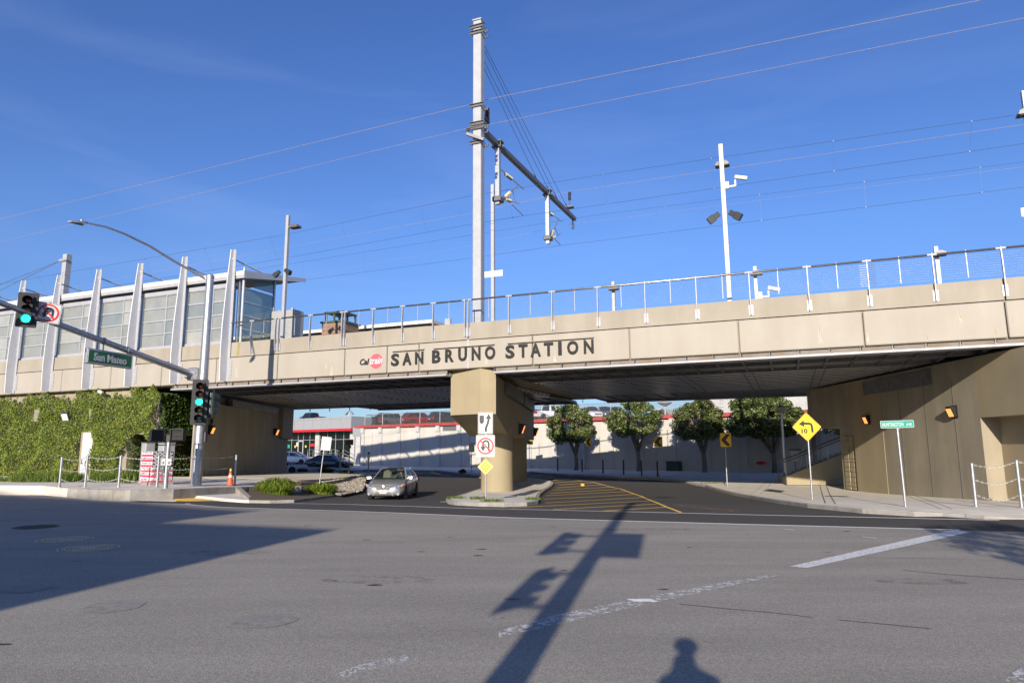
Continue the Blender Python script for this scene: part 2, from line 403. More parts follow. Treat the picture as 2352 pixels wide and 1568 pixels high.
# far and right-hand pavement, one continuous raised walk
FR = [(700, 1073), (833, 1077.5), (1010, 1080), (1055, 1086), (1102, 1093), (1170, 1093), (1219, 1083), (1308, 1089), (1420, 1094.5), (1505, 1097.5), (1573, 1103.5),
      (1620, 1113), (1666, 1126.5), (1725, 1137.5), (1784, 1147), (1855, 1156.5), (1981, 1168), (2100, 1174.5), (2165, 1178), (2260, 1184), (2352, 1190), (2700, 1205)]
fr = [GF(x, y, .15 if x < 2165 else (.10 if x < 2300 else .03)) for x, y in FR]
m = M(); m.slab(fr+[Vector((70, 15, .15)), Vector((70, 120, .15)), Vector((-24, 120, .15)), Vector((-26, 92, .15))]); sw = struct(m.build('far_sidewalk', 'concrete_walk'))
k = edge_strip('kerb', fr[1:-1], .16, 'concrete_kerb'); struct(k)
for a, b, w in [(Z29(388, 1140), Z29(437, 1312), .05), (Z29(440, 1140), Z29(520, 1316), .05), (Z29(1160, 1236), Z29(1500, 1360), .03), (Z29(1066, 1225), Z29(1410, 1362), .03), (Z23(1500, 1045), Z23(1345, 1180), .02), (Z23(1560, 1045), Z23(1440, 1180), .02)]:
    p, q = GF(*a, .154), GF(*b, .154); l = (q-p).cross(Vector((0, 0, 1))).normalized()*w/2
    m = M(); m.poly([p-l, p+l, q+l, q-l]); drape(m.build('score_joint', 'score_line', sw))
for i in range(14):            # scored slab joints across the right walk
    y = 24+i*2.4; m = M(); m.poly([(9.5+max(0, (y-30))*.02, y, .1535), (17.7, y, .1535), (17.7, y+.018, .1535), (9.5+max(0, (y-30))*.02, y+.018, .1535)])
    if 28 < y: drape(m.build('score_joint', 'score_line', sw))
# median island round the pier
IS = [(190, 965), (300, 932), (420, 895), (525, 862), (640, 800), (760, 765), (1000, 757), (1130, 767), (1215, 788), (1246, 805), (1225, 835), (1160, 875), (1110, 915), (1100, 945), (1102, 968), (1085, 985), (980, 1000), (760, 1008), (510, 1003), (280, 992), (215, 982)]
isl = [GF(*Z16(x, y), .15) for x, y in reversed(IS)]
m = M(); m.slab(isl); io = struct(m.build('median_island', 'concrete_walk')); struct(edge_strip('kerb', isl+isl[:1], .17, 'concrete_kerb'))
# left corner: low walk with kerb ramp, raised walk behind a kerb wall
LOW = [(-260, 1122, .15), (0, 1124, .15), (60, 1125.5, .15), (140, 1131, .11), (220, 1140, .06), (300, 1149, .012), (400, 1150.5, .012), (502, 1149.5, .012), (572, 1148, .13), (590, 1110, .2), (160, 1100, .3), (-260, 1096, .3)]
low = [GF(*a) for a in LOW]
m = M(); m.slab(low); struct(m.build('corner_sidewalk', 'concrete_walk')); struct(edge_strip('kerb', low[0:6], .15, 'concrete_kerb'))
UP = [(-300, 1112, .45), (100, 1115, .45), (157, 1121.5, .40), (230, 1124, .46), (300, 1125, .46), (398, 1123, .46), (485, 1119.5, .46), (541, 1118, .46)]
up = [GF(*a) for a in UP]
tail = [GF(572, 1117, .42), GF(686, 1105, .34), GF(824, 1095, .18), GF(824, 1091, .16), Vector((-12, 64, .12)), Vector((-20.4, 66, .10)), Vector((-20.4, 45, .46)), Vector((-70, 60, .46)), Vector((-70, 40, .45))]
m = M(); m.slab(up+tail); struct(m.build('raised_sidewalk', 'concrete_walk'))
kw = edge_strip('kerb_wall', up[2:], .2, 'concrete_kerb', face=.03); struct(kw)
m = M(); a, b = GF(541, 1118, .462), GF(572, 1145.5, .14); c = GF(497, 1140, .015)   # sloped wing wall at the end of the kerb wall
m.prism([a, b, Vector((b.x, b.y, -.05)), Vector((a.x, a.y, -.05))], Vector((.22, .12, 0))); struct(m.build('wing_kerb', 'concrete_kerb'))
# planting bed between kerb and raised walk
BED = [(572, 1148, .13), (620, 1148.5, .13), (675, 1147, .13), (744, 1138.5, .13), (790, 1131.5, .13), (832, 1125, .13), (838, 1110, .13), (828, 1095.5, .17), (686, 1105.5, .33), (572, 1118, .41)]
bed = [GF(*a) for a in BED]
m = M(); m.slab(bed); struct(m.build('planting_bed', 'soil')); struct(edge_strip('kerb', bed[0:8], .15, 'concrete_kerb'))
# yellow tactile strip: plate with domes
t = thing('tactile_plate', 'yellow tactile paving strip at the kerb ramp below the kerb wall', 'tactile plate')
pm('tactile', (.72, .43, .04), .7, 0, .15, 6)
q = [G(400, 1146.2, .018), G(497, 1141.5, .018), G(506, 1148, .018), G(404, 1150.3, .018)]; m = M(); m.prism(q, (0, 0, .012)); m.build('plate', 'tactile', t)
m = M()
for i in range(26):
    for j in range(4):
        p = q[0].lerp(q[1], (i+.5)/26).lerp(q[3].lerp(q[2], (i+.5)/26), (j+.5)/4); m.lathe([(.03, 0), (.022, .012), (0, .014)], p+Vector((0, 0, .011)), 6)
d = m.build('domes', 'tactile', t); d['kind'] = 'stuff'
# back lot rising towards the showroom
m = M(); m.slab([(-22, 66, .02), (-22, 88, .40), (-27, 100, .52), (-80, 120, .5), (-80, 66, .02)], -.1); struct(m.build('showroom_lot', 'asphalt_old'))

# ------------------------------------------------------------------ painted markings
def strip(name, pts, mat, z=.008):
    m = M(); m.sheet([GF(*p, z) for p in pts]); return struct(m.build(name, mat))
def line(name, pts, w, mat, z=.008):
    P = [GF(*p, z) for p in pts]; m = M(); vs = []
    for i, p in enumerate(P):
        d = P[min(i+1, len(P)-1)]-P[max(i-1, 0)]; l = Vector((-d.y, d.x, 0)).normalized()*w/2; vs += [p-l, p+l]
    m.add(vs, [(2*i, 2*i+1, 2*i+3, 2*i+2) for i in range(len(P)-1)]); return struct(m.build(name, mat))
line('crosswalk_line', [(338, 1155), (429, 1157.3), (800, 1173), (1176, 1188.3), (1700, 1203), (2205, 1216)], .16, 'paint_white')
line('crosswalk_line', [(566, 1151.5), (800, 1157.5), (1102, 1167.3), (1176, 1168.5), (1750, 1182), (2296, 1194)], .15, 'paint_white')
line('crosswalk_line', [(-200, 1176), (0, 1169), (338, 1155)], .12, 'paint_white_worn')
line('crosswalk_line', [(-200, 1160), (0, 1152), (172, 1145)], .14, 'paint_white_worn')
strip('lane_arrow', [(50, 1147), (70, 1141.5), (84, 1141.5), (72, 1147)], 'paint_white_worn')
strip('stop_line', [Z6(1275, 395), Z6(1355, 402), Z6(1700, 326), Z6(2105, 238), Z6(2030, 226), Z6(1640, 312)], 'paint_white_mid')
strip('stop_line', [Z6(905, 478), Z6(1215, 428), Z6(1217, 438), Z6(945, 497)], 'paint_white_worn', .0085)
strip('stop_line', [Z6(-60, 690), Z6(230, 610), Z6(905, 478), Z6(950, 496), Z6(660, 560), Z6(230, 655), Z6(-60, 722)], 'paint_white_worn')
strip('stop_line', [Z6(525, 543), Z6(640, 545), Z6(672, 557), Z6(560, 556)], 'paint_white', .012)
strip('stop_line', [Z5(1650, 848), Z5(1870, 798), Z5(1885, 828), Z5(1690, 872), Z5(1590, 905), Z5(1540, 890)], 'paint_white_worn')
strip('stop_line', [Z5(1890, 800), Z5(2300, 712), Z5(2340, 728), Z5(1900, 830)], 'paint_white_faint')
strip('stop_line', [Z5(1270, 925), Z5(1540, 885), Z5(1590, 905), Z5(1330, 960)], 'paint_white_faint')
strip('stop_line', [Z6(2235, 945), Z6(2300, 880), Z6(2440, 800), Z6(2500, 850), Z6(2420, 945)], 'paint_white_worn')
line('survey_mark', [Z6(1252, 224), Z6(1298, 228)], .07, 'paint_white'); line('survey_mark', [Z6(1610, 259), Z6(1676, 265)], .06, 'paint_white')
line('hatch_outline', [Z16(1000, 742), Z16(1230, 756), Z16(1640, 803), Z16(1900, 868), Z16(2100, 938), Z16(2250, 1000), Z16(2352, 1045), (1564, 1176)], .13, 'paint_yellow', .012)
for a, b in [((1020, 748), (1075, 743)), ((1140, 768), (1230, 757)), ((1220, 785), (1390, 770)), ((1255, 808), (1545, 790)), ((1290, 830), (1640, 806)), ((1270, 857), (1740, 825)), ((1235, 880), (1830, 847)), ((1210, 910), (1900, 869)),
             ((1165, 933), (1975, 893)), ((1150, 968), (2040, 920)), ((1165, 1004), (2120, 950)), ((830, 1052), (2200, 983)), ((1240, 1068), (2260, 1015)), ((1735, 1082), (2340, 1047))]:
    line('hatch_stripe', [Z16(*a), Z16(*b)], .17, 'paint_yellow')
line('hatch_stripe', [Z3(1910, 777), Z3(2030, 806)], .3, 'paint_yellow'); line('hatch_stripe', [Z3(2080, 785), Z3(2170, 800)], .3, 'paint_yellow'); line('hatch_outline', [Z3(1830, 790), Z3(2115, 818)], .15, 'paint_yellow')
strip('worn_marking', [Z6(740, 108), Z6(860, 115), Z6(1050, 138), Z6(1040, 145), Z6(880, 132), Z6(740, 118)], 'paint_red_flakes')
for pts in ([Z6(770, 567), Z6(1000, 590), Z6(1180, 605), Z6(1380, 628)], [Z6(1500, 640), Z6(1720, 660), Z6(1930, 681)], [Z6(1800, 412), Z6(2000, 432), Z6(2352, 455)]):
    line('tar_crack', pts, .022, 'tar', .006)
rc = random.Random(21)
for x0, y0, x1, y1, n in ((2.5, 15, 9.5, 13.2, 24), (-14, 22, -4, 23.5, 24)):     # hairline cracks
    P = []; off = 0.
    for i in range(n+1):
        off += rc.uniform(-.06, .06); f = i/n; P.append((x0+(x1-x0)*f+off*.4, y0+(y1-y0)*f+off))
    m = M(); vs = []
    for i, (x, y) in enumerate(P):
        a, b = P[max(i-1, 0)], P[min(i+1, n)]; l = Vector((-(b[1]-a[1]), b[0]-a[0], 0)).normalized()*rc.uniform(.002, .008); vs += [Vector((x, y, .0055))-l, Vector((x, y, .0055))+l]
    m.add(vs, [(2*i, 2*i+1, 2*i+3, 2*i+2) for i in range(n)]); struct(m.build('hairline_crack', 'tar'))
worn_paint('oil_stain', (.17, .16, .145), .47, .80, 2.2)
for x, y, rx, ry in ((-2.2, 11.5, .9, .35), (3.2, 18.5, 1.6, .3), (6.5, 11.2, .8, .25), (-6, 14.5, 1.1, .3), (0, 21.5, 2.2, .28), (-4.8, 27.6, 1.4, .5), (4.5, 24.8, 1.5, .4), (7.2, 31, .6, 1.8), (6.2, 31.5, .5, 2.0)):
    m = M(); m.sheet([(x+rx*math.cos(i*math.pi/10), y+ry*math.sin(i*math.pi/10), .0065) for i in range(20)]); struct(m.build('oil_stain', 'oil_stain'))
rp = random.Random(11)
for _ in range(46):           # specks and scars on the old asphalt
    x, y = rp.uniform(-12, 13), rp.uniform(6.5, 20); r = rp.uniform(.015, .07)
    m = M(); m.sheet([(x+r*rp.uniform(.5, 1.5)*1.6*math.cos(a), y+r*rp.uniform(.4, 1)*math.sin(a), .005) for a in [i*math.pi/4 for i in range(8)]]); struct(m.build('tar_spot', 'tar'))
pm('asphalt_patch', (.25, .235, .205), .9, 0, .25, 8, .5, 60)
for px, py, r in [(62, 1350, .36), (262, 1391, .38), (606, 1424, .38), (975, 1333, .11)]:
    c = GF(px, py, .005); m = M(); m.sheet([c+Vector((r*math.cos(i*math.pi/10)*rp.uniform(.9, 1.1), r*math.sin(i*math.pi/10)*rp.uniform(.9, 1.1), 0)) for i in range(20)]); struct(m.build('road_patch', 'asphalt_patch'))
# manhole covers
pm('iron', (.50, .43, .30), .7, 0, .25, 14); pm('iron_dark', (.06, .055, .05), .75, 0, .3, 14)
def manhole(px, py, r, label, mat='iron'):
    t = thing('manhole_cover', label, 'manhole cover', GF(px, py, .004), 0, 'round covers in the road')
    m = M(); m.lathe([(r, 0), (r, .008), (r*.93, .010), (r*.93, .003), (0, .003)], (0, 0, 0), 40); m.build('ring', 'iron_dark' if mat != 'iron' else 'iron', t)
    m = M(); m.lathe([(r*.9, .0), (r*.9, .008), (r*.86, .008), (r*.86, .005), (0, .005)], (0, 0, 0), 40); m.build('lid', 'iron_dark', t)
    m = M(); k = 0
    for rr in (.36, .48, .60, .72, .82):
        n = int(2*math.pi*rr/.11)
        for i in range(n):
            a = 2*math.pi*(i+.5*(k % 2))/n; m.box((r*rr*math.cos(a), r*rr*math.sin(a), .008), (r*.07, r*.075, .008), a)
        k += 1
    m.lathe([(r*.27, .004), (r*.27, .012), (r*.23, .012), (r*.23, .006), (0, .006)], (0, 0, 0), 24)
    m.build('studs', mat, t)
manhole(203.7, 1258.5, .60, 'nearest round iron manhole cover with studded lid in the shaded road')
manhole(149.5, 1238.5, .60, 'round studded manhole cover between the nearest one and the dark one')
manhole(83, 1209.5, .55, 'dark worn manhole cover farthest left in the shaded road', 'iron_dark')
# ------------------------------------------------------------------ the railway bridge
pm('letter_black', (.014, .014, .016), .75, 0, .1, 4)
pm('rust_mesh', (.30, .29, .275), .8, .3, .3, 1.1, .9, 90, col2=(.24, .17, .11))
pm('soffit', (.16, .16, .165), .5, .45, .3, 1.2)
br = bthing('rail_bridge', 'beige concrete and steel railway bridge crossing above the road', 'bridge')
JT = [-40, -35.2, -30.5, -25.86, -21.4, -16.95, -12.35, -7.73, -5.01, -3.06, -.21, 3.32, 8.14, 12.99, 17.91, 22.87, 27.8]
for a, b in zip(JT, JT[1:]):
    m = M(); m.bb((a+.022, -.14, 6.2), (b-.022, -.002, 7.655), .035); m.build('fascia_panel', 'beige_panel', br)
for a, b in ((-40, -16.1), (-16.06, -.24), (-.18, 22.9), (22.96, 28)):
    m = M(); m.prism([(a, -.10, 7.70), (a, .30, 7.70), (a, .30, 8.57), (a, .16, 8.585), (a, -.085, 8.565)], (b-a, 0, 0)); m.build('parapet', 'beige_parapet', br)
m = M(); m.bb((-40, .0, 6.18), (28, .9, 7.69)); m.bb((-40, .9, 6.225), (28, 23.3, 6.4)); m.build('deck', 'tan_wall', br)
SP = [(-20.5, -1.42), (1.22, 26)]      # the two spans
for a, b in SP:
    m = M(); m.bb((a, -.16, 5.88), (b, .42, 5.975), .012); m.build('bottom_flange', 'steel_white', br)
    m = M(); m.bb((a, .30, 5.97), (b, .36, 6.19)); m.build('girder_web', 'steel_dark', br)
    n = int(round((b-a)/1.16)); w = (b-a)/n
    for i in range(n):
        m = M(); m.bb((a+i*w+.06, .02, 5.985), (a+(i+1)*w-.03, .05, 6.185)); m.build('screen_panel', 'rust_mesh', br)
        m = M(); m.bb((a+i*w-.02, -.03, 5.975), (a+i*w+.02, .1, 6.19)); m.bb((a+i*w-.05, -.05, 6.0), (a+i*w+.05, -.03, 6.04)); m.build('screen_bracket', 'galv_dark', br)
    m = M(); m.bb((a, .42, 6.05), (b, 5.3, 6.12)); m.bb((a, 16.6, 6.05), (b, 23.3, 6.12)); m.bb((a, 5.3, 6.16), (b, 16.6, 6.22)); m.build('soffit_plate', 'steel_dark', br)
    for i in range(n+1):
        m = M(); t = a+i*w
        m.bb((t-.05, .42, 5.95), (t+.05, 5.3, 6.05)); m.bb((t-.012, .42, 5.90), (t+.012, 5.3, 5.955)); m.build('cross_rib', 'steel_dark', br)
        m = M(); m.bb((t-.05, 16.6, 5.95), (t+.05, 23.2, 6.05)); m.build('cross_rib', 'steel_dark', br)
    for d in (2.6, 5.25, 16.6):
        m = M(); m.bb((a, d-.09, 5.90), (b, d+.09, 6.06)); m.build('stringer', 'steel_dark', br)
    m = M(); m.bb((a, 23.0, 5.88), (b, 23.5, 6.05)); m.build('bottom_flange', 'steel_dark', br)
    nr = 13; rw_ = (16.5-5.45)/nr
    rib = M(); rib.prism([(a, .04, 6.15), (a, .04, 5.965), (a, .10, 5.935), (a, rw_-.10, 5.935), (a, rw_-.04, 5.965), (a, rw_-.04, 6.15)], (b-a, 0, 0)); rme = rib.mesh('rib', 'steel_rib')
    lip = M(); lip.bb((a, -.035, 5.905), (b, .035, 6.15)); lme = lip.mesh('rib_gap_shade', 'steel_dark')  # dark bars added below the ribs to stand in for the shaded gaps
    for i in range(nr): ob('rib', rme, br, (0, 5.45+i*rw_, 0)); ob('rib_gap_shade', lme, br, (0, 5.45+i*rw_, 0))
    m = M(); t = a+1.6
    while t < b-1:
        for i in range(nr):
            d = 5.45+i*rw_
            for q in (-.22, .22): m.bb((t+q-.04, d-.035, 5.885), (t+q+.04, d+.035, 5.904))
        t += 3.4
    o = m.build('splice_bolts', 'black_metal', br); o['kind'] = 'stuff'
m = M(); m.box((-.2, -.125, 6.95), (.11, .02, 1.5)); m.build('joint_cover', 'galv_matt', br)

# rust runs and lime streaks below anchor holes
def stain(name, pts, mat, d, parent):
    m = M(); m.poly([(t, d, z) for t, z in pts]); return m.build(name, mat, parent)
def stainmat(name, col, lo, hi):
    m = worn_paint(name, col, lo, hi, 3.2); return m
stainmat('rust_run', (.50, .24, .06), .42, .62); stainmat('lime_run', (.80, .74, .64), .42, .72); stainmat('algae_run', (.36, .33, .05), .38, .62)
for px, py, h, w, mt in [(*Z8(1163, 972), .42, .035, 'rust_run'), (*Z8(1163, 972), .55, .19, 'lime_run'), (*Z8(230, 990), .55, .16, 'lime_run'), (*Z8(2178, 950), .22, .03, 'rust_run'),
        (*Z24(1762, 828), .35, .05, 'rust_run'), (*Z24(1762, 850), .7, .2, 'lime_run'), (*Z30(1345, 795), .4, .045, 'rust_run'), (*Z30(1345, 810), .7, .14, 'lime_run'), (*Z30(1075, 1015), .2, .04, 'rust_run'), (*Z30(1647, 958), .28, .03, 'rust_run'),
        (*Z30(567, 945), .3, .03, 'rust_run'), (*Z30(567, 960), .6, .09, 'lime_run'), (*Z30(1792, 872), .2, .03, 'rust_run'), (1175, 805, .32, .03, 'rust_run'), (1181, 798, .28, .025, 'rust_run'), (1275, 805, .55, .18, 'lime_run'), (1118, 822, .3, .12, 'lime_run'), (870, 838, .2, .1, 'lime_run'), (750, 835, .3, .08, 'lime_run')]:
    t, z = BL(px, py, -.143); z2 = max(6.24, z-h)
    stain('stain', [(t-w*.12, z), (t+w*.12, z), (t+w*.5, z2), (t-w*.5, z2)], mt, -.1405-(.001 if mt == 'rust_run' else 0), br)
t, z = BL(*Z8(255, 745), -.1); stain('stain', [(t-.1, 8.55), (t+.1, 8.55), (t+.06, 7.75), (t-.12, 7.75)], 'algae_run', -.1025, br)

# station name letters with their light shields
sg = bthing('station_name_sign', 'raised black capital letters SAN BRUNO STATION on the bridge face', 'sign')
Z16b = grid(980, 612.5, .2344)
LT = [('S', Z8(1783, 915)), ('A', Z8(1900, 905)), ('N', Z8(2020, 893)), ('B', Z16b(97, 878)), ('R', Z16b(226, 868)), ('U', Z16b(355, 855)), ('N', Z16b(487, 848)), ('O', Z16b(625, 838)),
      ('S', Z16b(820, 830)), ('T', Z16b(948, 820)), ('A', Z16b(1072, 812)), ('T', Z16b(1198, 805)), ('I', Z16b(1310, 795)), ('O', Z16b(1435, 790)), ('N', Z16b(1592, 780))]
zz = sum(BL(*p, -.2)[1] for c, p in LT)/len(LT)
for c, p in LT:
    t, z = BL(*p, -.2); w = {'I': .17, 'A': .53, 'O': .56, 'T': .47}.get(c, .48)
    text('letter', c, .7, 'letter_black', sg, (t, -.185, (z+zz)/2), extrude=.025, bold=.022, width=w, height=.66)
for (x0, y0), (x1, y1) in ((Z8(1748, 850), Z8(2060, 832)), (Z16b(62, 820), Z16b(660, 775)), (Z16b(790, 768), Z16b(1638, 712))):
    a, b = BL(x0, y0, -.3)[0], BL(x1, y1, -.3)[0]
    m = M(); m.prism([(a, -.145, zz+.46), (a, -.27, zz+.42), (a, -.27, zz+.40), (a, -.145, zz+.44)], (b-a, 0, 0)); m.build('light_shield', 'beige_panel', sg)
lg = bthing('operator_logo', 'red disc with black and white lettering Caltrain on the bridge face', 'sign')
pm('logo_red', (.78, .10, .13), .5, 0, .04); t, z = BL(865, 829, -.15)
m = M(); m.lathe([(.40, 0), (.40, .02), (0, .02)], (t, -.143, z), 40, (0, -1, 0)); m.build('disc', 'logo_red', lg)
text('lettering', 'Cal', .4, 'black_plastic', lg, (t-.73, -.172, z+.0), extrude=.006, bold=.012, shear=.22, width=.60, height=.34)
text('lettering', 'train', .4, 'sign_white', lg, (t+.02, -.172, z+.02), extrude=.006, bold=.010, shear=.22, width=.80, height=.36)

# cable railing
rl = bthing('cable_railing', 'steel cable railing with round top rail along the bridge parapet', 'railing')
PM_ = [Z8(390, 530), Z8(625, 510), Z8(657, 508), Z8(963, 490), Z8(1275, 475), Z8(1301, 472), Z8(1578, 437), Z8(1865, 405), Z8(2165, 368), (1070.5, 690), (1078.5, 689), (1171, 680), (1270, 668), (1374, 655), (1483, 650), (1600, 640), (1722, 630), (1855, 614), (1992, 597), (2142, 583), (2300, 567)]
PT = [BL(x, y, -.15)[0] for x, y in PM_]+[25.3, 27.6]
pc = M()
for i in range(6):
    z0, z1 = 7.86+i*.325, 7.86+(i+1)*.325; o0 = -.05*math.sin(math.pi*i/6); o1 = -.05*math.sin(math.pi*(i+1)/6)
    pc.prism([(-.018, -.22+o0, z0), (-.018, -.13, z0), (-.018, -.13, z1), (-.018, -.22+o1, z1)], (.036, 0, 0))
pme = pc.mesh('post', 'steel_white')
bp = M(); bp.bb((-.10, -.125, 7.84), (.10, -.103, 8.30)); [bp.box((sx*.07, -.13, z), (.025, .02, .025)) for sx in (-1, 1) for z in (7.9, 8.24)]; bme = bp.mesh('base_plate', 'steel_white')
jm = M(); jm.tube([(-.17, -.17, 9.75), (.17, -.17, 9.75)], .052, 10); jme = jm.mesh('rail_sleeve', 'steel_white')
for t in PT:
    p = ob('post', pme, rl, (t, 0, 0)); ob('base_plate', bme, p); ob('rail_sleeve', jme, p)
bal = M(); bal.bb((-.014, -.185, 8.68), (.014, -.155, 9.82)); blm = bal.mesh('baluster', 'steel_white')
pts = sorted(PT)
for a, b in zip(pts, pts[1:]):
    if b-a > .8: ob('baluster', blm, rl, ((a+b)/2, 0, 0))
m = M(); m.tube([(-15.9, -.17, 9.75), (27.6, -.17, 9.75)], .048, 10); m.build('top_rail', 'steel_bright', rl, 'all')
for i in range(10):
    z = 8.70+i*.098; m = M(); m.tube([(-15.95, -.17, z), (27.6, -.17, z)], .0042, 4, False); m.build('cable', 'steel_dark', rl)
m = M()
for i in range(10):
    z = 8.70+i*.098; t = BL(1992, 597, -.15)[0]
    for s in (-1, 1): m.tube([(t+s*.03, -.17, z), (t+s*.3, -.17, z)], .012, 5)
m.build('turnbuckles', 'galv', rl)
r2 = bthing('rear_railing', 'cable railing along the far edge of the bridge', 'railing')
for i in range(30): ob('post', pme, r2, (-40+i*2.3, 23.6, -1.9))
m = M(); m.tube([(-40, 23.4, 7.5), (28, 23.4, 7.5)], .05, 8); m.build('top_rail', 'steel_bright', r2)

# ------------------------------------------------------------------ pier
pr = thing('bridge_pier', 'tan concrete bridge pier with wide cap on two round columns', 'pier', (0, 0, 0))
c1 = AY(1141.5, 1060, 40.6); c2 = AY(1180.5, 1060, 50.3)
for c, r in ((c1, .94), (c2, .94)):
    m = M(); m.lathe([(r, -.6), (r, 3.3)], (c.x, c.y, 0), 48); m.build('column', 'tan_pier', pr, True)
fl_, fm_, frr = AY(1035, 950, 35.6), AY(1103, 950, 34.35), AY(1139, 950, 34.5)
bkR = AY(1226, 950, 57.5); ax = (Vector((bkR.x, bkR.y))-Vector((frr.x, frr.y))).normalized(); lat = Vector((-ax.y, ax.x))*2.28
def cap_sec(y, zb, zt):
    k = (y-frr.y)/ax.y; p = Vector((frr.x, frr.y))+ax*k; q = p+lat; return [(q.x, q.y, zb), (p.x, p.y, zb), (p.x, p.y, zt), (q.x, q.y, zt)]
st = [[(fl_.x, fl_.y, 3.88), (frr.x, frr.y, 3.88), (frr.x, frr.y, 5.86), (fl_.x, fl_.y, 5.86)], cap_sec(39.9, 2.92, 5.86), cap_sec(57.5, 2.92, 5.86)]
m = M(); vs = [v for s_ in st for v in s_]; m.add(vs, [(i*4+j, i*4+(j+1) % 4, i*4+4+(j+1) % 4, i*4+4+j) for i in range(2) for j in range(4)]+[(3, 2, 1, 0), (8, 9, 10, 11)]); m.build('cap', 'tan_pier', pr)
m = M(); m.prism([(fl_.x, fl_.y+.01, 3.882), (fm_.x, fm_.y, 3.882), (frr.x, frr.y+.01, 3.882)], (0, 0, 1.35)); m.build('cap_nose', 'tan_pier', pr)
m = M(); m.prism([(fl_.x+.05, fl_.y-.02, 5.232), (fm_.x, fm_.y+.06, 5.232), (frr.x-.03, frr.y+.02, 5.232), (frr.x-.03, frr.y+.9, 5.232), (fl_.x+.05, fl_.y+.9, 5.232)], (0, 0, .97)); m.build('bearing_block', 'tan_pier', pr)
for k0, k1 in ((3.5, 12), (13, 21)):
    p, q = Vector((frr.x, frr.y))+ax*k0, Vector((frr.x, frr.y))+ax*k1; o = -lat.normalized()*.03
    m = M(); m.prism([(p.x+o.x, p.y+o.y, 5.15), (q.x+o.x, q.y+o.y, 5.15), (q.x+o.x, q.y+o.y, 5.84), (p.x+o.x, p.y+o.y, 5.84)], (-lat.x*.1, -lat.y*.1, 0)); m.build('bearing_shade_box', 'steel_dark', pr)  # dark box added on the cap side in place of the shaded bearing recess

# ------------------------------------------------------------------ abutments
la = thing('abutment_wall', 'shaded tan concrete abutment wall on the left of the underpass', 'wall', (0, 0, 0))
LX = -20.45
m = M(); m.bb((LX-.12, 44.3, -.6), (LX, 60.4, 5.3)); m.build('wall', 'tan_wall', la)
m = M(); m.bb((LX-.5, 47, 5.302), (LX-.4, 60.35, 5.86)); m.build('bearing_recess', 'steel_dark', la)  # back of the recess coloured dark for its shade
m = M(); m.bb((LX-.6, 60.42, 3.2), (LX+.30, 63.2, 5.87)); m.bb((LX-.6, 60.42, -.5), (LX-.05, 63.0, 3.19)); m.build('end_block', 'tan_wall', la)
m = M(); m.bb((LX-.35, 50, 5.32), (LX+.02, 60.3, 5.82)); m.build('bearing_shade_box', 'steel_dark', la)  # dark sheet painted in for the shade of the bearing recess
ra = thing('abutment_wall', 'tan concrete abutment wall on the right with two lit lamps', 'wall', (0, 0, 0))
RX = G(2269.6, 1149, .15).x+.05; ya = G(2269.6, 1149, .15).y; yb = RX*2.0154
m = M(); m.bb((RX, ya, -.4), (RX+3, yb-3.1, 5.87)); m.build('wall', 'tan_wall', ra)
m = M(); m.bb((RX-.02, yb-3.098, -.4), (RX+3, yb, 5.87)); m.build('end_pilaster', 'tan_pier', ra)
m = M(); m.bb((RX-.01, yb+.002, 3.4), (RX+3, RX*2.316, 5.87)); m.build('beam', 'tan_wall', ra)
m = M(); m.bb((RX+.1, yb+.002, -.4), (RX+1.19, yb+1.9, 3.398)); m.build('rear_pier', 'tan_wall', ra)
a0, a1 = AY(*Z29(695, 430), yb-2), None
m = M(); m.bb((RX-.06, ya+3.0, 5.0), (RX-.003, yb-1.5, 5.7)); m.build('bearing_shade_box', 'steel_dark', ra)  # dark strip put in for the shade at the wall top
for i in range(5):
    y = ya+1.6+i*2.1; m = M(); m.bb((RX-.012, y, -.3), (RX-.001, y+.025, 5.0)); m.build('wall_joint', 'score_line', ra)
# recessed lighter bay at the road-side end
m = M(); m.bb((RX+.0, ya-9, 3.35), (RX+3, ya-.002, 5.87)); m.build('beam', 'tan_pier', ra)
m = M(); m.bb((RX+.75, ya-9, -.4), (RX+3, ya-.004, 3.348)); m.build('recessed_bay', 'tan_light', ra)
m = M()
rs = random.Random(3)
bl = thing('block_panel', 'tall narrow panel of pale stone blocks beside the stair opening', 'wall', (0, 0, 0))
z = -.2
while z < 2.6:
    h = rs.choice((.18, .24, .3)); y = yb+2.55-.6
    m = M(); m.bb((RX+.04, yb+.35, z), (RX+.12, yb+.35+rs.choice((.4, .5)), z+h-.02), .01); m.build('stone', 'tan_light', bl)
    m = M(); m.bb((RX+.04, yb+.95, z), (RX+.12, yb+1.5, z+h-.02), .01); m.build('stone', 'tan_light', bl); z += h

# wall lamps (lit)
emat('lamp_glow', (1, .27, .06), 1.5, (.5, .2, .06))
def wall_lamp(p, rotz, label, s=1.):
    t = thing('wall_lamp', label, 'lamp', p, rotz, 'lit lamps under the bridge')
    m = M(); m.prism([(-.17, 0, -.22), (-.17, -.12, -.22), (-.17, -.26, .16), (-.17, -.24, .22), (-.17, 0, .22)], (.34, 0, 0)); m.build('housing', 'black_metal', t)
    m = M(); m.prism([(-.145, -.128, -.20), (-.145, -.25, .12), (-.145, -.262, .118), (-.145, -.142, -.205)], (.29, 0, 0)); m.build('lens', 'lamp_glow', t)
    m = M(); m.box((0, -.01, .0), (.44, .02, .52)); m.build('back_plate', 'black_metal', t)
    t.scale = (s, s, s); return t
def on_x(px, py, x):
    r = ray(px, py); k = x/r.x; return Vector((x, r.y*k, CAM_H+r.z*k))
wall_lamp(on_x(*Z29(800, 612), RX-.01), R(-90), 'lit orange lamp on the right abutment nearer the stair opening', 1.0)
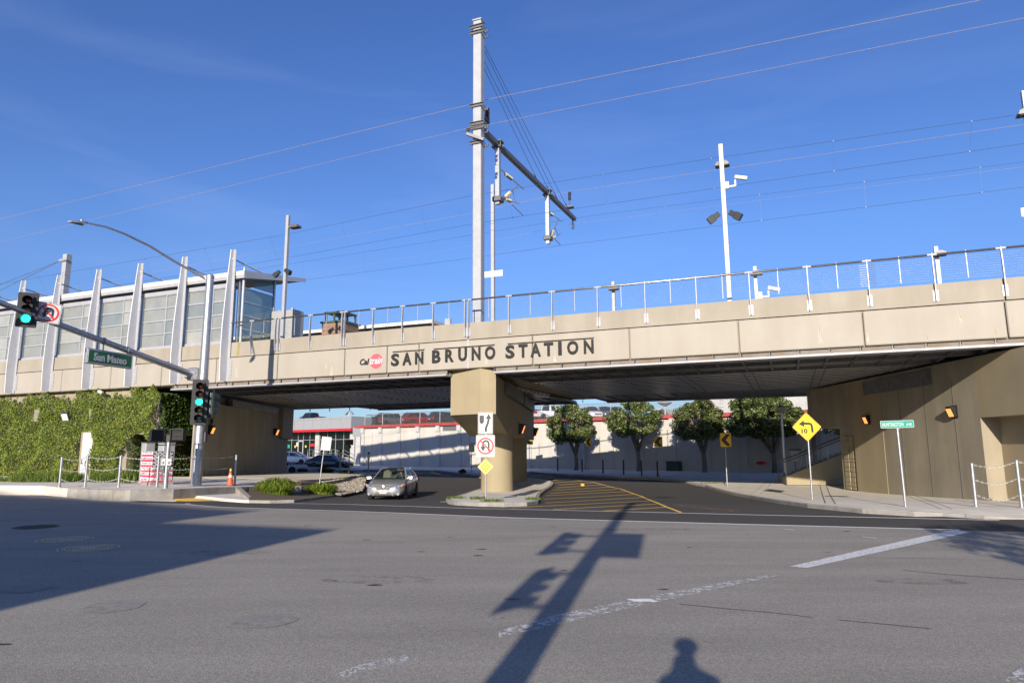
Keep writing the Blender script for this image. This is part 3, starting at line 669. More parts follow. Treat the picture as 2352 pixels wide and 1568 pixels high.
wall_lamp(on_x(*Z29(1520, 545), RX-.01), R(-90), 'large lit lamp on the right abutment above the street name sign', 1.05)
wall_lamp(on_x(*Z3(185, 452), LX+.01), R(90), 'lit orange lamp on the left abutment beside the traffic signal', 1.2)
wall_lamp(on_x(*Z3(706, 467), LX+.01), R(90), 'lit orange lamp at the far end of the left abutment', 1.3)
nl = Vector((lat.x, lat.y, 0)).normalized()
for q, lb in (((905, 280), 'lit lamp on the side of the pier cap nearer the signs'), ((1049, 310), 'lit lamp at the back of the pier cap')):
    p = onplane(*Z16(*q), (frr.x, frr.y, 0), nl); p = p-nl*.01; wall_lamp(p, math.atan2(-nl.y, -nl.x)+math.pi/2, lb, 1.5)
# ------------------------------------------------------------------ platform shelter with fins
glassmat('frost_glass', (.29, .30, .285), .76, .42, (.85, .9, .88)); glassmat('frost_glass_b', (.36, .365, .345), .80, .5, (.85, .9, .88)); glassmat('frost_glass_c', (.24, .265, .26), .70, .34, (.8, .88, .87)); glassmat('end_glass', (.20, .26, .26), .55, .12, (.8, .88, .86))
pm('alu', (.55, .56, .58), .4, .5, .1, 4); pm('roof_beige', (.62, .58, .50), .7, 0, .1, 2); pm('roof_dark', (.13, .13, .14), .6, .2, .15, 2)
FT = [-16.12, -20.05, -23.9, -27.75, -31.65, -35.4, -39.3]
sh = bthing('platform_shelter', 'glazed platform shelter with tall white fins and sloping roof', 'shelter')
m = M(); m.bb((-41, .1, 8.575), (-16.0, .45, 8.75)); m.build('sill', 'steel_white', sh)
m = M(); m.bb((-41, .15, 12.10), (-16.0, .45, 12.36)); m.build('header', 'steel_white', sh)
m = M(); m.bb((-41, .5, 12.362), (-16.0, .55, 12.55)); m.build('eaves_gap_shade', 'roof_dark', sh)  # dark strip standing in for the shaded gap between header and roof
fin = M()
prof = [(.0, 6.25), (-.52, 6.25), (-.58, 8.0), (-.55, 9.6), (-.43, 11.6), (-.29, 13.4), (-.21, 14.30), (-.05, 14.36), (.0, 14.36)]
fin.prism([(-.03, -.14+d, z) for d, z in prof], (.06, 0, 0)); fme = fin.mesh('fin', 'fin_white')
fg = M(); fg.bb((-.03, -.16, 6.25), (.23, -.142, 14.34)); fgm = fg.mesh('flange', 'steel_white')
fp = M(); fp.bb((.232, -.165, 6.45), (.40, -.143, 7.5)); [fp.box((.33, -.175, 6.6+i*.26), (.04, .03, .04)) for i in range(4)]; fpm = fp.mesh('bolt_plate', 'steel_white')
sb_ = BT(*Z1(1887, 322), FT[0]); se_ = BT(*Z1(2130, 455), FT[0])
stt = M(); stt.tube([(.05, -.2, 13.75), (.05, 3.6, 13.35)], .05, 8); stt.box((.05, 3.6, 13.3), (.12, .3, .12)); stm = stt.mesh('strut', 'fin_white')
for t in FT:
    f = ob('fin', fme, sh, (t, 0, 0)); ob('flange', fgm, f); ob('bolt_plate', fpm, f); ob('strut', stm, f)
rng = random.Random(5)
for b, a in zip(FT, FT[1:]):
    a2, b2 = a+.12, b-.08; mid = a2+(b2-a2)*.56
    for i in range(5):
        z = 8.75+i*(12.10-8.75)/4; m = M(); m.bb((a2, .18, z-.035), (b2, .30, z+.035)); m.build('mullion', 'alu', sh)
    for x in (a2, mid, b2): m = M(); m.bb((x-.035, .16, 8.752), (x+.035, .31, 12.098)); m.build('mullion', 'alu', sh)
    for i in range(4):
        z = 8.75+i*.8375
        for p, q in ((a2, mid), (mid, b2)):
            tl = rng.uniform(-.004, .004); m = M(); m.prism([(p+.03, .235+tl, z+.03), (q-.03, .235-tl, z+.03), (q-.03, .235-tl, z+.80), (p+.03, .235+tl, z+.80)], (0, .02, 0)); m.build('pane', rng.choice(('frost_glass', 'frost_glass', 'frost_glass_b', 'frost_glass_c')), sh)
# gable end
m = M(); m.prism([(-16.02, 0, 0), (-16.02, .0, 0), (-16.02, .0, 0)], (0, .001, 0)) if False else None
ED = 3.45
for d in (.38, ED): m = M(); m.bb((-16.06, d-.06, 8.58), (-15.94, d+.06, 12.5 if d < 1 else 13.3)); m.build('end_post', 'alu', sh)
for i in range(5):
    z = 8.70+i*.86; m = M(); m.bb((-16.04, .44, z-.035), (-15.96, ED-.06, z+.035)); m.build('mullion', 'alu', sh)
    if i < 4: m = M(); m.bb((-16.01, .46, z+.04), (-15.99, ED-.08, z+.82)); m.build('pane', 'end_glass', sh)
m = M(); m.prism([(-16.01, 1.6, 12.3), (-16.01, ED-.1, 12.3), (-16.01, ED-.1, 13.1), (-16.01, 1.6, 12.75)], (.02, 0, 0)); m.build('pane', 'end_glass', sh)
m = M(); m.bb((-41, 3.4, 8.58), (-16.05, 3.5, 9.4)); m.build('back_wall', 'alu', sh)
m = M(); m.prism([(-41, -.02, 12.56), (-41, -.02, 12.95), (-41, 5.6, 13.75), (-41, 5.6, 13.60), (-41, .15, 12.56)], (25.7, 0, 0)); m.build('roof', 'roof_dark', sh)
m = M(); m.bb((-41, -.06, 12.70), (-15.28, -.022, 12.97)); m.build('roof_fascia', 'roof_beige', sh)
m = M(); m.bb((-41, -.04, 12.52), (-15.28, -.021, 12.698)); m.build('gutter', 'steel_white', sh)
m = M(); m.prism([(-15.298, -.03, 12.50), (-15.298, -.03, 12.98), (-15.298, 5.65, 13.80), (-15.298, 5.65, 13.55)], (.03, 0, 0)); m.build('barge_board', 'alu', sh)
m = M(); m.tube([(-15.55, .25, 8.55), (-15.55, .25, 13.25)], .085, 12); m.build('round_column', 'steel_white', sh, True)

# ------------------------------------------------------------------ overhead line mast and wires
ct = -.2
cm = bthing('catenary_mast', 'tall white square mast carrying the overhead line arm above the bridge', 'mast')
pw = .25
m = M(); m.bb((ct-pw, .92, 7.5), (ct+pw, 1.42, 26.3), .03); m.bb((ct-.42, .75, 7.5), (ct+.42, 1.6, 8.72)); m.build('pole', 'steel_white', cm)
m = M(); m.bb((ct-pw-.03, .87, 26.302), (ct+pw+.03, 1.47, 26.37)); m.build('cap', 'galv_matt', cm)
def zat(px, py): return BL(px, py, .85)[1]
def collar(z, h=.16, w=.42):
    m = M()
    for y in (.84, 1.46): m.bb((ct-w, y, z-h/2), (ct+w, y+.05, z+h/2)); m.bb((ct-w, y-.08 if y < 1 else y+.05, z+h/2-.03), (ct+w, y if y < 1 else y+.13, z+h/2))
    for s in (-1, 1): m.tube([(ct+s*(w-.06), .8, z), (ct+s*(w-.06), 1.6, z)], .02, 5)
    m.build('collar', 'galv_dark', cm)
zc = [zat(*Z17(245, 108)), zat(*Z17(245, 160)), zat(*Z17(240, 823)), zat(*Z17(230, 990)), zat(*Z17(230, 1030)), zat(*Z17(230, 1160))]
for z in zc: collar(z)
armz0, armz1 = 19.95, 20.55; dE = 19.8
m = M(); m.bar((ct, 1.45, armz0), (ct, dE, armz1), .28, .28); m.bb((ct-.24, 1.45, armz0-.3), (ct+.24, 1.75, armz0+.45)); m.build('arm', 'galv_dark', cm)
def insul(m, a, b, r=.10, n=6, core=.03):
    a, b = Vector(a), Vector(b); d = (b-a); L_ = d.length; prof = [(core, 0)]
    for i in range(n):
        h = L_*(i+.5)/n; prof += [(core*1.3, h-L_/n*.42), (r, h-L_/n*.05), (r*.95, h+L_/n*.1), (core*1.3, h+L_/n*.3)]
    prof.append((core, L_)); m.lathe(prof, a, 10, d)
pm('ceramic', (.10, .085, .06), .3, 0, .1, 5); pm('ceramic_tan', (.42, .38, .26), .5, 0, .2, 5)
def bp35(x, y): d, z = BT(*Z35(x, y), ct); return Vector((ct, d, z))
# drop tubes and cantilevers, read on the cross plane through the mast
d1, d2 = bp35(318, 520), bp35(802, 990)
for top, zlo in ((d1, bp35(310, 1080).z), (d2, bp35(795, 1465).z)):
    z1 = armz0+(armz1-armz0)*(top.y-1.4)/18.4
    m = M(); m.bb((ct-.13, top.y-.13, zlo), (ct+.13, top.y+.13, z1-.14)); m.build('drop_tube', 'galv', cm)
    m = M(); m.bb((ct-.3, top.y-.26, z1-.2), (ct+.3, top.y+.26, z1-.14)); m.bb((ct-.3, top.y-.26, z1+.14), (ct+.3, top.y+.26, z1+.2)); [m.tube([(ct+s*.25, top.y+q*.2, z1-.25), (ct+s*.25, top.y+q*.2, z1+.25)], .025, 5) for s in (-1, 1) for q in (-1, 1)]; m.build('clamp', 'galv_dark', cm)
def cant(y0, upA, upI0, upI1, upB, dgA, dgB, loB, stA, stB, zlo):
    m = M(); m.tube([upA, upB], .035, 6); m.tube([dgA, dgB], .045, 6); m.tube([dgA+Vector((0, 0, -.1)), loB], .035, 6); m.tube([dgB.lerp(dgA, .4), loB.lerp(dgA, .25)], .025, 5); m.tube([stA, stB], .03, 5); m.build('cantilever', 'galv', cm)
    m = M(); insul(m, upI0, upI1, .12, 6); m.build('insulator', 'ceramic_tan', cm); m = M(); insul(m, dgA.lerp(dgB, .1), dgA.lerp(dgB, .42), .13, 6); m.build('insulator', 'ceramic_tan', cm); m = M(); insul(m, dgA.lerp(loB, .12), dgA.lerp(loB, .45), .12, 6); m.build('insulator', 'ceramic_tan', cm)
    m = M(); m.bb((ct-.28, y0-.26, zlo), (ct+.28, y0+.3, zlo+.32), .04); m.build('foot_bracket', 'galv_dark', cm)
cant(d1.y, bp35(335, 735), bp35(390, 790), bp35(455, 840), bp35(570, 940), bp35(370, 1030), bp35(520, 900), bp35(525, 1080), bp35(455, 1090), bp35(560, 1195), bp35(310, 1060).z)
cant(d2.y, bp35(820, 1170), bp35(822, 1172), bp35(852, 1195), bp35(940, 1255), bp35(822, 1425), bp35(905, 1245), bp35(932, 1375), bp35(855, 1405), bp35(928, 1488), bp35(795, 1430).z)
ei = bp35(1020, 965); eb = bp35(1020, 1110)
m = M(); m.bb((ct-.3, eb.y-.25, eb.z-.1), (ct+.3, eb.y+.25, eb.z)); m.tube([(ct, eb.y, eb.z), (ct, eb.y, eb.z+.6)], .06, 6); m.build('end_bracket', 'galv_dark', cm); m = M(); m.tube([(ct, dE-.5, armz1-.1), (ct, dE-.5, armz1-.5)], .08, 6); m.build('end_bracket', 'galv_dark', cm)
m = M(); insul(m, (ct, eb.y, eb.z+.5), (ct, ei.y, ei.z), .13, 7); m.build('insulator', 'ceramic', cm); m = M(); insul(m, (ct, dE-.5, armz1-.45), (ct, dE-.5, armz1-1.0), .12, 4); m.build('insulator', 'ceramic', cm); m = M()
f0 = BT(*Z35(258, 50), ct); f1 = BT(*Z35(262, 190), ct)
insul(m, (ct, 2.35, zc[2]-.25), (ct, 2.35, zc[2]+.55), .15, 7); m.build('insulator', 'ceramic', cm); m = M(); insul(m, (ct-.45, .72, zc[4]-.35), (ct-.45, .72, zc[4]), .1, 3); m.build('insulator', 'ceramic', cm)
m = M(); m.bar((ct, 1.4, zc[2]-.1), (ct, 2.55, zc[2]-.3), .16, .16); m.build('bracket', 'galv_dark', cm); m = M(); m.bar((ct-.45, .55, zc[4]-.42), (ct+.5, .75, zc[5]), .15, .15); m.build('bracket', 'galv_dark', cm)
GS = [Z17(325, 150), Z17(320, 195), Z17(296, 305), Z17(295, 365)]; GE = [(1025, 1105), (912, 1050), (838, 925), (710, 850)]
for s_, e_ in zip(GS, GE):
    a = Vector((ct, 1.5, zat(*s_))); b = bp35(*e_); zz_ = armz0+(armz1-armz0)*(b.y-1.4)/18.4; b.z = zz_+.15
    m = M(); m.tube([a, b], .016, 5); m.tube([b.lerp(a, .02), b.lerp(a, .08)], .035, 6); m.build('guy_wire', 'steel_dark', cm)
def wire(name, label, pts, d, r, mat, grp='overhead wires of the railway'):
    P = []
    for x, y in pts: t, z = BL(x, y, d); P.append(Vector((t, d, z)))
    a = P[0]+(P[0]-P[1])*.6; b = P[-1]+(P[-1]-P[-2])*.8
    o = bthing(name, label, 'wire', grp); m = M(); m.tube([a]+P+[b], r, 5, False); m.build('strand', mat, o); return o, P
pm('wire_pale', (.36, .29, .25), .5, .2, .1, 5); pm('wire_dark', (.06, .07, .10), .6, .3, .1, 5)
wire('feeder_wire', 'topmost pale feeder wire passing the mast on its upper insulator', [(0, 503), (1090, 238), (1131, 226), (2250, 1)], 2.35, .013, 'wire_pale')
wire('feeder_wire', 'second pale wire from the top fixed to the front of the mast', [(0, 556), (1085, 292), (1117, 287), (2352, 42)], .7, .010, 'wire_pale')
m1y = bp35(505, 890).y; k1y = bp35(560, 1195).y; m2y = bp35(915, 1235).y; k2y = bp35(930, 1490).y
o, A1 = wire('messenger_wire', 'dark carrying wire above the nearer track', [(0, 652), (660, 538), (1072, 452), (1190, 432), (1378, 402), (1650, 362), (2352, 262)], m1y, .010, 'wire_dark')
wire('feeder_wire', 'pale wire fixed to the insulator at the arm end', [(0, 690), (1072, 492), (1311, 440), (1378, 430), (2352, 286)], ei.y, .011, 'wire_pale')
o, A2 = wire('contact_wire', 'dark contact wire over the nearer track', [(0, 700), (660, 592), (1072, 517), (1203, 495.6), (1378, 471), (2352, 330)], k1y, .010, 'wire_dark')
o, C1 = wire('messenger_wire', 'dark carrying wire above the farther track', [(660, 607), (1072, 541.7), (1286, 507), (1378, 492.5), (2352, 372)], m2y, .009, 'wire_dark')
wire('feeder_wire', 'thin pale wire hung under the arm end', [(660, 640), (1072, 567), (1316, 513.5), (1378, 507), (2352, 383)], dE-.5, .007, 'wire_pale')
o, C2 = wire('contact_wire', 'lowest dark contact wire over the farther track', [(660, 648), (1072, 594), (1290, 563.5), (1378, 553), (2352, 430)], k2y, .010, 'wire_dark')
def at_t(P, t):
    for a, b in zip(P, P[1:]):
        if a.x <= t <= b.x: return a.lerp(b, (t-a.x)/(b.x-a.x))
    a, b = (P[0], P[1]) if t < P[0].x else (P[-2], P[-1]); return a+(b-a)*((t-a.x)/(b.x-a.x))
hd = bthing('dropper_set', 'thin vertical droppers linking carrying and contact wires', 'wire', 'overhead wires of the railway')
for i in range(14):
    t = -45+i*6.3
    for X, Y_, o_ in ((A1, A2, 0), (C1, C2, 2.3)):
        a, b = at_t(X, t+o_), at_t(Y_, t+o_); m = M(); m.tube([a, b], .004, 4); m.box(a, (.05, .04, .05)); m.box(b, (.05, .04, .05)); m.build('dropper', 'steel_dark', hd)

# ------------------------------------------------------------------ platform poles and fittings
def bpole(name, label, base, top, d, w, zlow=8.0, mat='steel_white', grp=None):
    t, z0 = BL(*base, d); t1, z1 = BL(*top, d); o = bthing(name, label, 'pole', grp); m = M(); m.bb((t-w/2, d-w/2, zlow), (t+w/2, d+w/2, z1), .01); m.build('pole', mat, o); return o, t, z1
def lamp_head(o, p, s=1., dirx=1):
    m = M(); m.prism([(p[0]-.38*s, p[1]-.2*s, p[2]-.12*s), (p[0]-.30*s, p[1]-.2*s, p[2]+.06*s), (p[0]-.1*s, p[1]-.2*s, p[2]+.15*s), (p[0]+.1*s, p[1]-.2*s, p[2]+.15*s), (p[0]+.30*s, p[1]-.2*s, p[2]+.06*s), (p[0]+.38*s, p[1]-.2*s, p[2]-.12*s)], (0, .5*s, 0)); h = m.build('lamp_head', 'galv_dark', o)
    m = M(); m.bb((p[0]-.3*s, p[1]-.15*s, p[2]-.15*s), (p[0]+.3*s, p[1]+.25*s, p[2]-.122*s)); m.build('lens', 'black_plastic', h)
def camera_box(o, p, a, s=1.):
    rt = Matrix.Rotation(a, 3, 'Y') @ Matrix.Rotation(.3, 3, 'X'); m = M(); m.box(p, (.5*s, .26*s, .26*s), rt, .02); m.box(Vector(p)+rt @ Vector((.2*s*(1 if a > 0 else -1), 0, 0)), (.34*s, .34*s, .36*s), rt, .02); m.build('floodlight', 'charcoal', o)
o, t, z = bpole('platform_light_pole', 'white square light pole just right of the platform shelter', (652, 735), (662, 495), 2, .2); z2 = BL(678, 521, 2)[1]; lamp_head(o, (t+.55, 2, z2+.05), .9)
m = M(); m.bb((t+.08, 1.95, z2+.0), (t+.4, 2.05, z2+.1)); m.build('lamp_arm', 'steel_white', o); z3 = BL(656, 628, 2)[1]; camera_box(o, (t-.38, 1.7, z3-.02), -.6, .8); camera_box(o, (t+.38, 1.7, z3+.03), .6, .8)
o, t, z = bpole('platform_light_pole', 'white square pole with security cameras above the right-hand parapet', (1678, 690), (1656, 332), 2, .21)
z2 = BL(1660, 370, 2)[1]; lamp_head(o, (t, 2.35, z2), .9); z3 = BL(1668, 498, 2)[1]; camera_box(o, (t-.45, 1.8, z3), -.6); camera_box(o, (t+.45, 1.8, z3), .6)
def cctv(o, t, d, z, s=1.):
    m = M(); m.bb((t+.1, d-.08*s, z-.15*s), (t+.28*s, d+.08*s, z+.2*s)); m.bar((t+.25*s, d, z-.05*s), (t+.6*s, d, z-.05*s), .08*s); m.bar((t+.58*s, d, z-.05*s), (t+.58*s, d, z+.25*s), .07*s)
    m.box((t+.85*s, d, z+.32*s), (.6*s, .18*s, .18*s), Matrix.Rotation(.28, 3, 'Y'), .03); m.build('camera', 'sign_white', o)
cctv(o, t, 2, BL(1672, 427, 2)[1])
o, t, z = bpole('platform_sign_pole', 'thin white pole with a pale sign blade behind the mast', (1134, 735), (1133, 424), 9, .22); zz2 = BL(1137, 630, 9)[1]
m = M(); m.bb((t-.65, 8.86, zz2-.2), (t+.75, 8.885, zz2+.22)); m.build('sign_blade', 'sign_white', o)
for base, top, lb in (((1412, 714), (1408, 647), 'short lamp pole on the far platform left of the camera pole'), ((1740, 685), (1734, 612), 'short lamp pole with camera right of the camera pole'), ((2160, 650), (2154, 566), 'short lamp pole on the far platform at far right')):
    o, t, z = bpole('far_platform_lamp', lb, base, top, 16, .22, grp='lamp poles of the far platform'); lamp_head(o, (t+.1, 15.6, z-.55), 1.0)
    if 'camera right' in lb: cctv(o, t, 15.8, z-2.1, 1.3)
o, t, z = bpole('platform_light_pole', 'light pole at the right picture edge, only its lamp showing', (2420, 700), (2412, 200), 2, .21); t2, z2 = BL(2362, 258, 2); lamp_head(o, (t2, 1.95, z2), .95); m = M(); m.bb((t2, 1.9, z2), (t, 2.0, z2+.1)); m.build('lamp_arm', 'steel_white', o)
m = M(); tt, z3 = BL(2356, 487, 1.9); m.box((tt, 1.9, z3), (.25, .05, .4), None, .04); m.build('sign_plate', 'sign_white', o)
# signal cabinet, brick vent, far canopy
ca = bthing('platform_cabinet', 'grey steel cabinet on the platform behind the railing', 'cabinet'); a = BL(*Z8(560, 700), 3.2)[0]; b = BL(*Z8(785, 700), 3.2)[0]; z = BL(*Z8(690, 425), 3.2)[1]
pm('cab_grey', (.36, .365, .37), .55, .2, .1, 3); m = M(); m.bb((a, 3.2, 8.2), (b, 4.2, z), .04); m.build('body', 'cab_grey', ca); m = M(); m.bb(((a+b)/2-.03, 3.17, 8.3), ((a+b)/2+.03, 3.198, z-.1)); m.build('door_seam', 'steel_dark', ca)
m = M(); m.bb((a+.3, 3.5, z), (a+.45, 3.6, z+.12)); m.bb((b-.5, 3.5, z), (b-.35, 3.6, z+.2)); m.build('lifting_lug', 'cab_grey', ca)
pm('brick', (.27, .17, .115), .85, 0, .2, 9, .5, 14); vb = bthing('brick_vent', 'brown brick vent shaft with green metal cap on the platform', 'chimney'); a = BL(*Z8(1068, 600), 9)[0]; b = BL(*Z8(1272, 600), 9)[0]; z = BL(*Z8(1180, 545), 9)[1]
for i in range(12): m = M(); m.bb((a, 9, 8+i*(z-8)/12), (b, 11, 8+(i+1)*(z-8)/12-.025)); m.build('brick_course', 'brick', vb)
pm('green_cap', (.06, .12, .09), .5, .2, .1, 4); m = M(); m.bb((a-.1, 8.9, z), (b+.1, 11.1, z+.12)); [m.bb((x-.06, y-.06, z+.12), (x+.06, y+.06, z+.75)) for x in (a+.2, (a+b)/2, b-.2) for y in (9.2, 10.8)]; m.bb((a+.1, 9.1, z+.75), (b-.1, 10.9, z+.85)); m.build('cap', 'green_cap', vb)
cn = bthing('far_canopy', 'long low canopy roof of the far platform behind the railing', 'canopy'); x0 = BL(*Z8(500, 660), 14)[0]-9; x1, zc1 = BL(*Z8(2160, 520), 14)
m = M(); m.prism([(x0, 13.8, zc1-.25), (x0, 13.8, zc1), (x0, 17.6, zc1+.05), (x0, 17.6, zc1-.2)], (x1-x0, 0, 0)); m.build('roof', 'roof_beige', cn); m = M(); m.bb((x0, 14.2, zc1-.5), (x1-.5, 17.5, zc1-.26)); m.build('roof_underside', 'roof_dark', cn)
for i in range(7): m = M(); t = x0+3+i*(x1-x0-4)/6; m.bar((t, 14.4, zc1-.4), (t+.5, 16, zc1-1.6), .12); m.build('bracket', 'steel_white', cn)
m = M(); m.bb((x1+1.0, 14, 8), (x1+1.45, 14.2, zc1)); m.build('post', 'steel_white', cn)
# mast behind the shelter
o, t, z = bpole('catenary_mast', 'white line mast rising behind the platform shelter roof', (147, 680), (148.5, 586), 7.5, .5)
m = M(); zb_ = BL(147, 598, 7.3)[1]; m.bb((t-.5, 7.1, zb_-.1), (t+.5, 7.22, zb_+.1)); m.build('collar', 'galv_matt', o)
for k_ in (0, .25): m = M(); q = BL(-20, 662+k_*60, 7.2); m.tube([(t-.3, 7.2, zb_), (q[0], 7.2, q[1])], .022, 5); m.build('guy_wire', 'steel_dark', o)
# ------------------------------------------------------------------ street furniture
def face_cam(p): return math.atan2(-p[0], p[1])
emat('green_lit', (.02, .95, .62), 3.0, (0, .3, .2)); pm('lens_red', (.05, .008, .006), .25, 0, 0); pm('lens_amber', (.06, .03, .005), .25, 0, 0); pm('lens_dark', (.01, .03, .025), .25, 0, 0)
pm('signal_green', (.10, .14, .125), .5, 0, .1, 4)
def signal_head(parent, loc, rotz, n, lit, lenses, s=1., housing='black_plastic', plate=True):
    h = ob('signal_head', None, parent, loc, (0, 0, rotz)); h.scale = (s, s, s); H_ = .36*n
    if plate:
        m = M(); w, hh = .34, H_/2+.14; pts = []
        for cx, cz, a0 in ((w-.05, hh-.05, 0), (-w+.05, hh-.05, 90), (-w+.05, -hh+.05, 180), (w-.05, -hh+.05, 270)): pts += [(cx+.05*math.cos(R(a0+k)), .09, cz+.05*math.sin(R(a0+k))) for k in (0, 45, 90)]
        m.prism(pts, (0, .015, 0)); m.build('backplate', 'black_plastic', h)
    m = M(); m.bb((-.18, -.02, -H_/2), (.18, .22, H_/2), .02)
    for i in range(n):                                   # tunnel visors
        z = H_/2-.18-i*.36; vs = []; N = 14
        for j in range(N):
            a = R(-50+280*j/(N-1)); c, s_ = math.cos(a), math.sin(a); ln = .27 if s_ > -.3 else .2
            vs += [(.155*c, -.02, z+.155*s_), (.165*c, -.02-ln, z+.165*s_-.02)]
        m.add(vs, [(2*j, 2*j+1, 2*j+3, 2*j+2) for j in range(N-1)])
    m.build('housing', housing, h)
    for i in range(n):
        z = H_/2-.18-i*.36; m = M(); m.lathe([(.145, 0), (.12, .035), (.07, .055), (0, .06)], (0, -.022, z), 20, (0, -1, 0)); m.build('lens', 'green_lit' if i == lit else lenses[i], h, 'all')
    return h
SPB = G(450, 1115, .46); sy = SPB.y
ts = thing('traffic_signal', 'galvanised traffic signal pole with mast arm and street light at the left corner', 'traffic signal')
top = AY(478, 633, sy)
m = M(); m.tube([(SPB.x, sy, .4), (top.x*.3+SPB.x*.7, sy, SPB.z+(top.z-SPB.z)*.3), (SPB.x, sy, top.z)], [.25, .23, .18], 20) if False else m.lathe([(.255, .44), (.255, .5), (.25, .5), (.18, top.z-.12), (.20, top.z-.12), (.20, top.z-.02), (.15, top.z+.04), (0, top.z+.05)], (SPB.x, sy, 0), 24); m.build('pole', 'galv', ts, True)
A = AY(447, 862, sy); Bn = AY(0, 695, 24.2); ad = (Bn-A).normalized()
m = M(); m.tube([A-ad*.1, A.lerp(Bn, .5), Bn, Bn+ad*2.2], [.155, .13, .105, .09], 14); m.build('mast_arm', 'galv', ts, True)
m = M(); m.box(A+Vector((.0, 0, .05)), (.55, .5, .62), math.atan2(ad.y, ad.x), .04); [m.tube([A+ad*.3+Vector((sx*.16, 0, sz*.2)), A+ad*.42+Vector((sx*.16, 0, sz*.2))], .03, 6) for sx in (-1, 1) for sz in (-1, 1)]; m.build('arm_flange', 'galv', ts)
LA = [(1640, 520), (1400, 385), (1200, 262), (1000, 165), (850, 110), (700, 79)]; n_ = len(LA)
lp = [AY(*Z1(*q), sy-6.0*i/(n_-1)) for i, q in enumerate(LA)]
m = M(); m.tube([Vector((SPB.x, sy, lp[0].z-.05))]+lp, [.07, .065, .06, .055, .05, .045, .035], 10); m.build('lamp_arm', 'galv', ts, True)
e1 = lp[-1]; e2 = AY(*Z1(540, 66), sy-6.6); dl = (e2-e1).normalized()
lh = M(); sx = dl.cross(Vector((0, 0, 1))).normalized(); L_ = (e2-e1).length
pr_ = [(0, .06, .05), (.15, .13, .09), (.55, .15, .07), (.85, .11, .04), (1, .03, .02)]; vs = []
for f, w, h in pr_:
    c = e1+dl*L_*f; vs += [c-sx*w-Vector((0, 0, h*.6)), c+sx*w-Vector((0, 0, h*.6)), c+sx*w*.8+Vector((0, 0, h*.7)), c-sx*w*.8+Vector((0, 0, h*.7))]
lh.add(vs, [(i*4+j, i*4+(j+1) % 4, i*4+4+(j+1) % 4, i*4+4+j) for i in range(4) for j in range(4)]+[(3, 2, 1, 0), (16, 17, 18, 19)]); lo = lh.build('luminaire', 'galv', ts)
m = M(); m.lathe([(.05, 0), (.05, .06), (.03, .09), (0, .09)], e1+dl*L_*.3+Vector((0, 0, .06)), 10); m.build('photocell', 'galv_matt', lo)
m = M(); c = e1+dl*L_*.55-Vector((0, 0, .055)); m.box(c, (L_*.7, .2, .012), math.atan2(dl.y, dl.x)); m.build('lens', 'black_plastic', lo)
def on_arm(px):
    lo_, hi_ = 0., 1.3
    for _ in range(40):
        mid = (lo_+hi_)/2; p = A.lerp(Bn, mid); r = p.x/(p.y)     # screen x falls as we move out along the arm
        f = p.y*math.cos(PITCH)+(p.z-CAM_H)*math.sin(PITCH); x = 1176+FP*p.x/f
        if x > px: lo_ = mid
        else: hi_ = mid
    return A.lerp(Bn, (lo_+hi_)/2)
hp = on_arm(68); hc = AY(*Z1(232, 775), hp.y)
signal_head(ts, hc+Vector((0, -.1, 0)), face_cam(hc)-R(6), 3, 2, ['lens_red', 'lens_amber', 'lens_dark'], .98)
h5 = AY(*Z2(1598, 228), sy-.4); signal_head(ts, h5, face_cam(h5)-R(4), 5, 2, ['lens_red', 'lens_amber', 'lens_dark', 'lens_amber', 'lens_dark'], 1.06)
hg = AY(*Z2(1703, 245), sy+.25); signal_head(ts, hg, face_cam(hg)+R(118), 3, -1, ['lens_red', 'lens_amber', 'lens_dark'], 1.02, 'signal_green')
m = M(); m.bar((SPB.x, sy, hg.z+.55), (hg.x, hg.y, hg.z+.55), .06); m.bar((SPB.x, sy, hg.z-.55), (hg.x, hg.y, hg.z-.55), .06); m.bar((SPB.x, sy, h5.z+.85), (h5.x, h5.y+.1, h5.z+.85), .07); m.bar((SPB.x, sy, h5.z-.85), (h5.x, h5.y+.1, h5.z-.85), .07); m.build('bracket', 'black_metal', ts)
m = M(); m.box((SPB.x+.32, sy-.05, AY(*Z2(1642, 510), sy).z), (.12, .16, .5), None, .02); m.build('button_box', 'black_plastic', ts)
# hanging street-name sign
sn = on_arm(251); ang = math.atan2(-ad.y, -ad.x); sc_ = AY(251, 824, sn.y)
ns = thing('street_name_sign', 'green hanging street sign reading San Mateo below the mast arm', 'sign', sc_, ang)
m = M(); m.bb((-1.14, -.07, -.32), (1.14, .07, .32), .03); m.build('frame', 'galv', ns)
m = M(); m.bb((-1.06, -.085, -.25), (1.06, -.072, .25)); m.build('face', 'sign_green', ns)
for a, b in (((-1.08, -.27), (1.08, -.25)), ((-1.08, .25), (1.08, .27)), ((-1.08, -.249), (-1.06, .249)), ((1.06, -.249), (1.08, .249))): m = M(); m.bb((a[0], -.084, a[1]), (b[0], -.0715, b[1])); m.build('border', 'sign_white', ns)
text('lettering', 'San Mateo', .4, 'sign_white', ns, (0, -.092, .0), extrude=.004, bold=.012, width=1.62, height=.34)
for px in (825, 1012):
    p = on_arm(px*.28645); xx = (p-sc_).dot(Vector((math.cos(ang), math.sin(ang), 0))); m = M(); m.bar((xx, 0, .32), (xx, 0, p.z-sc_.z), .05, .03); m.tube([(xx-.03, 0, p.z-sc_.z), (xx+.03, 0, p.z-sc_.z)], .15, 12); m.build('hanger', 'galv', ns)

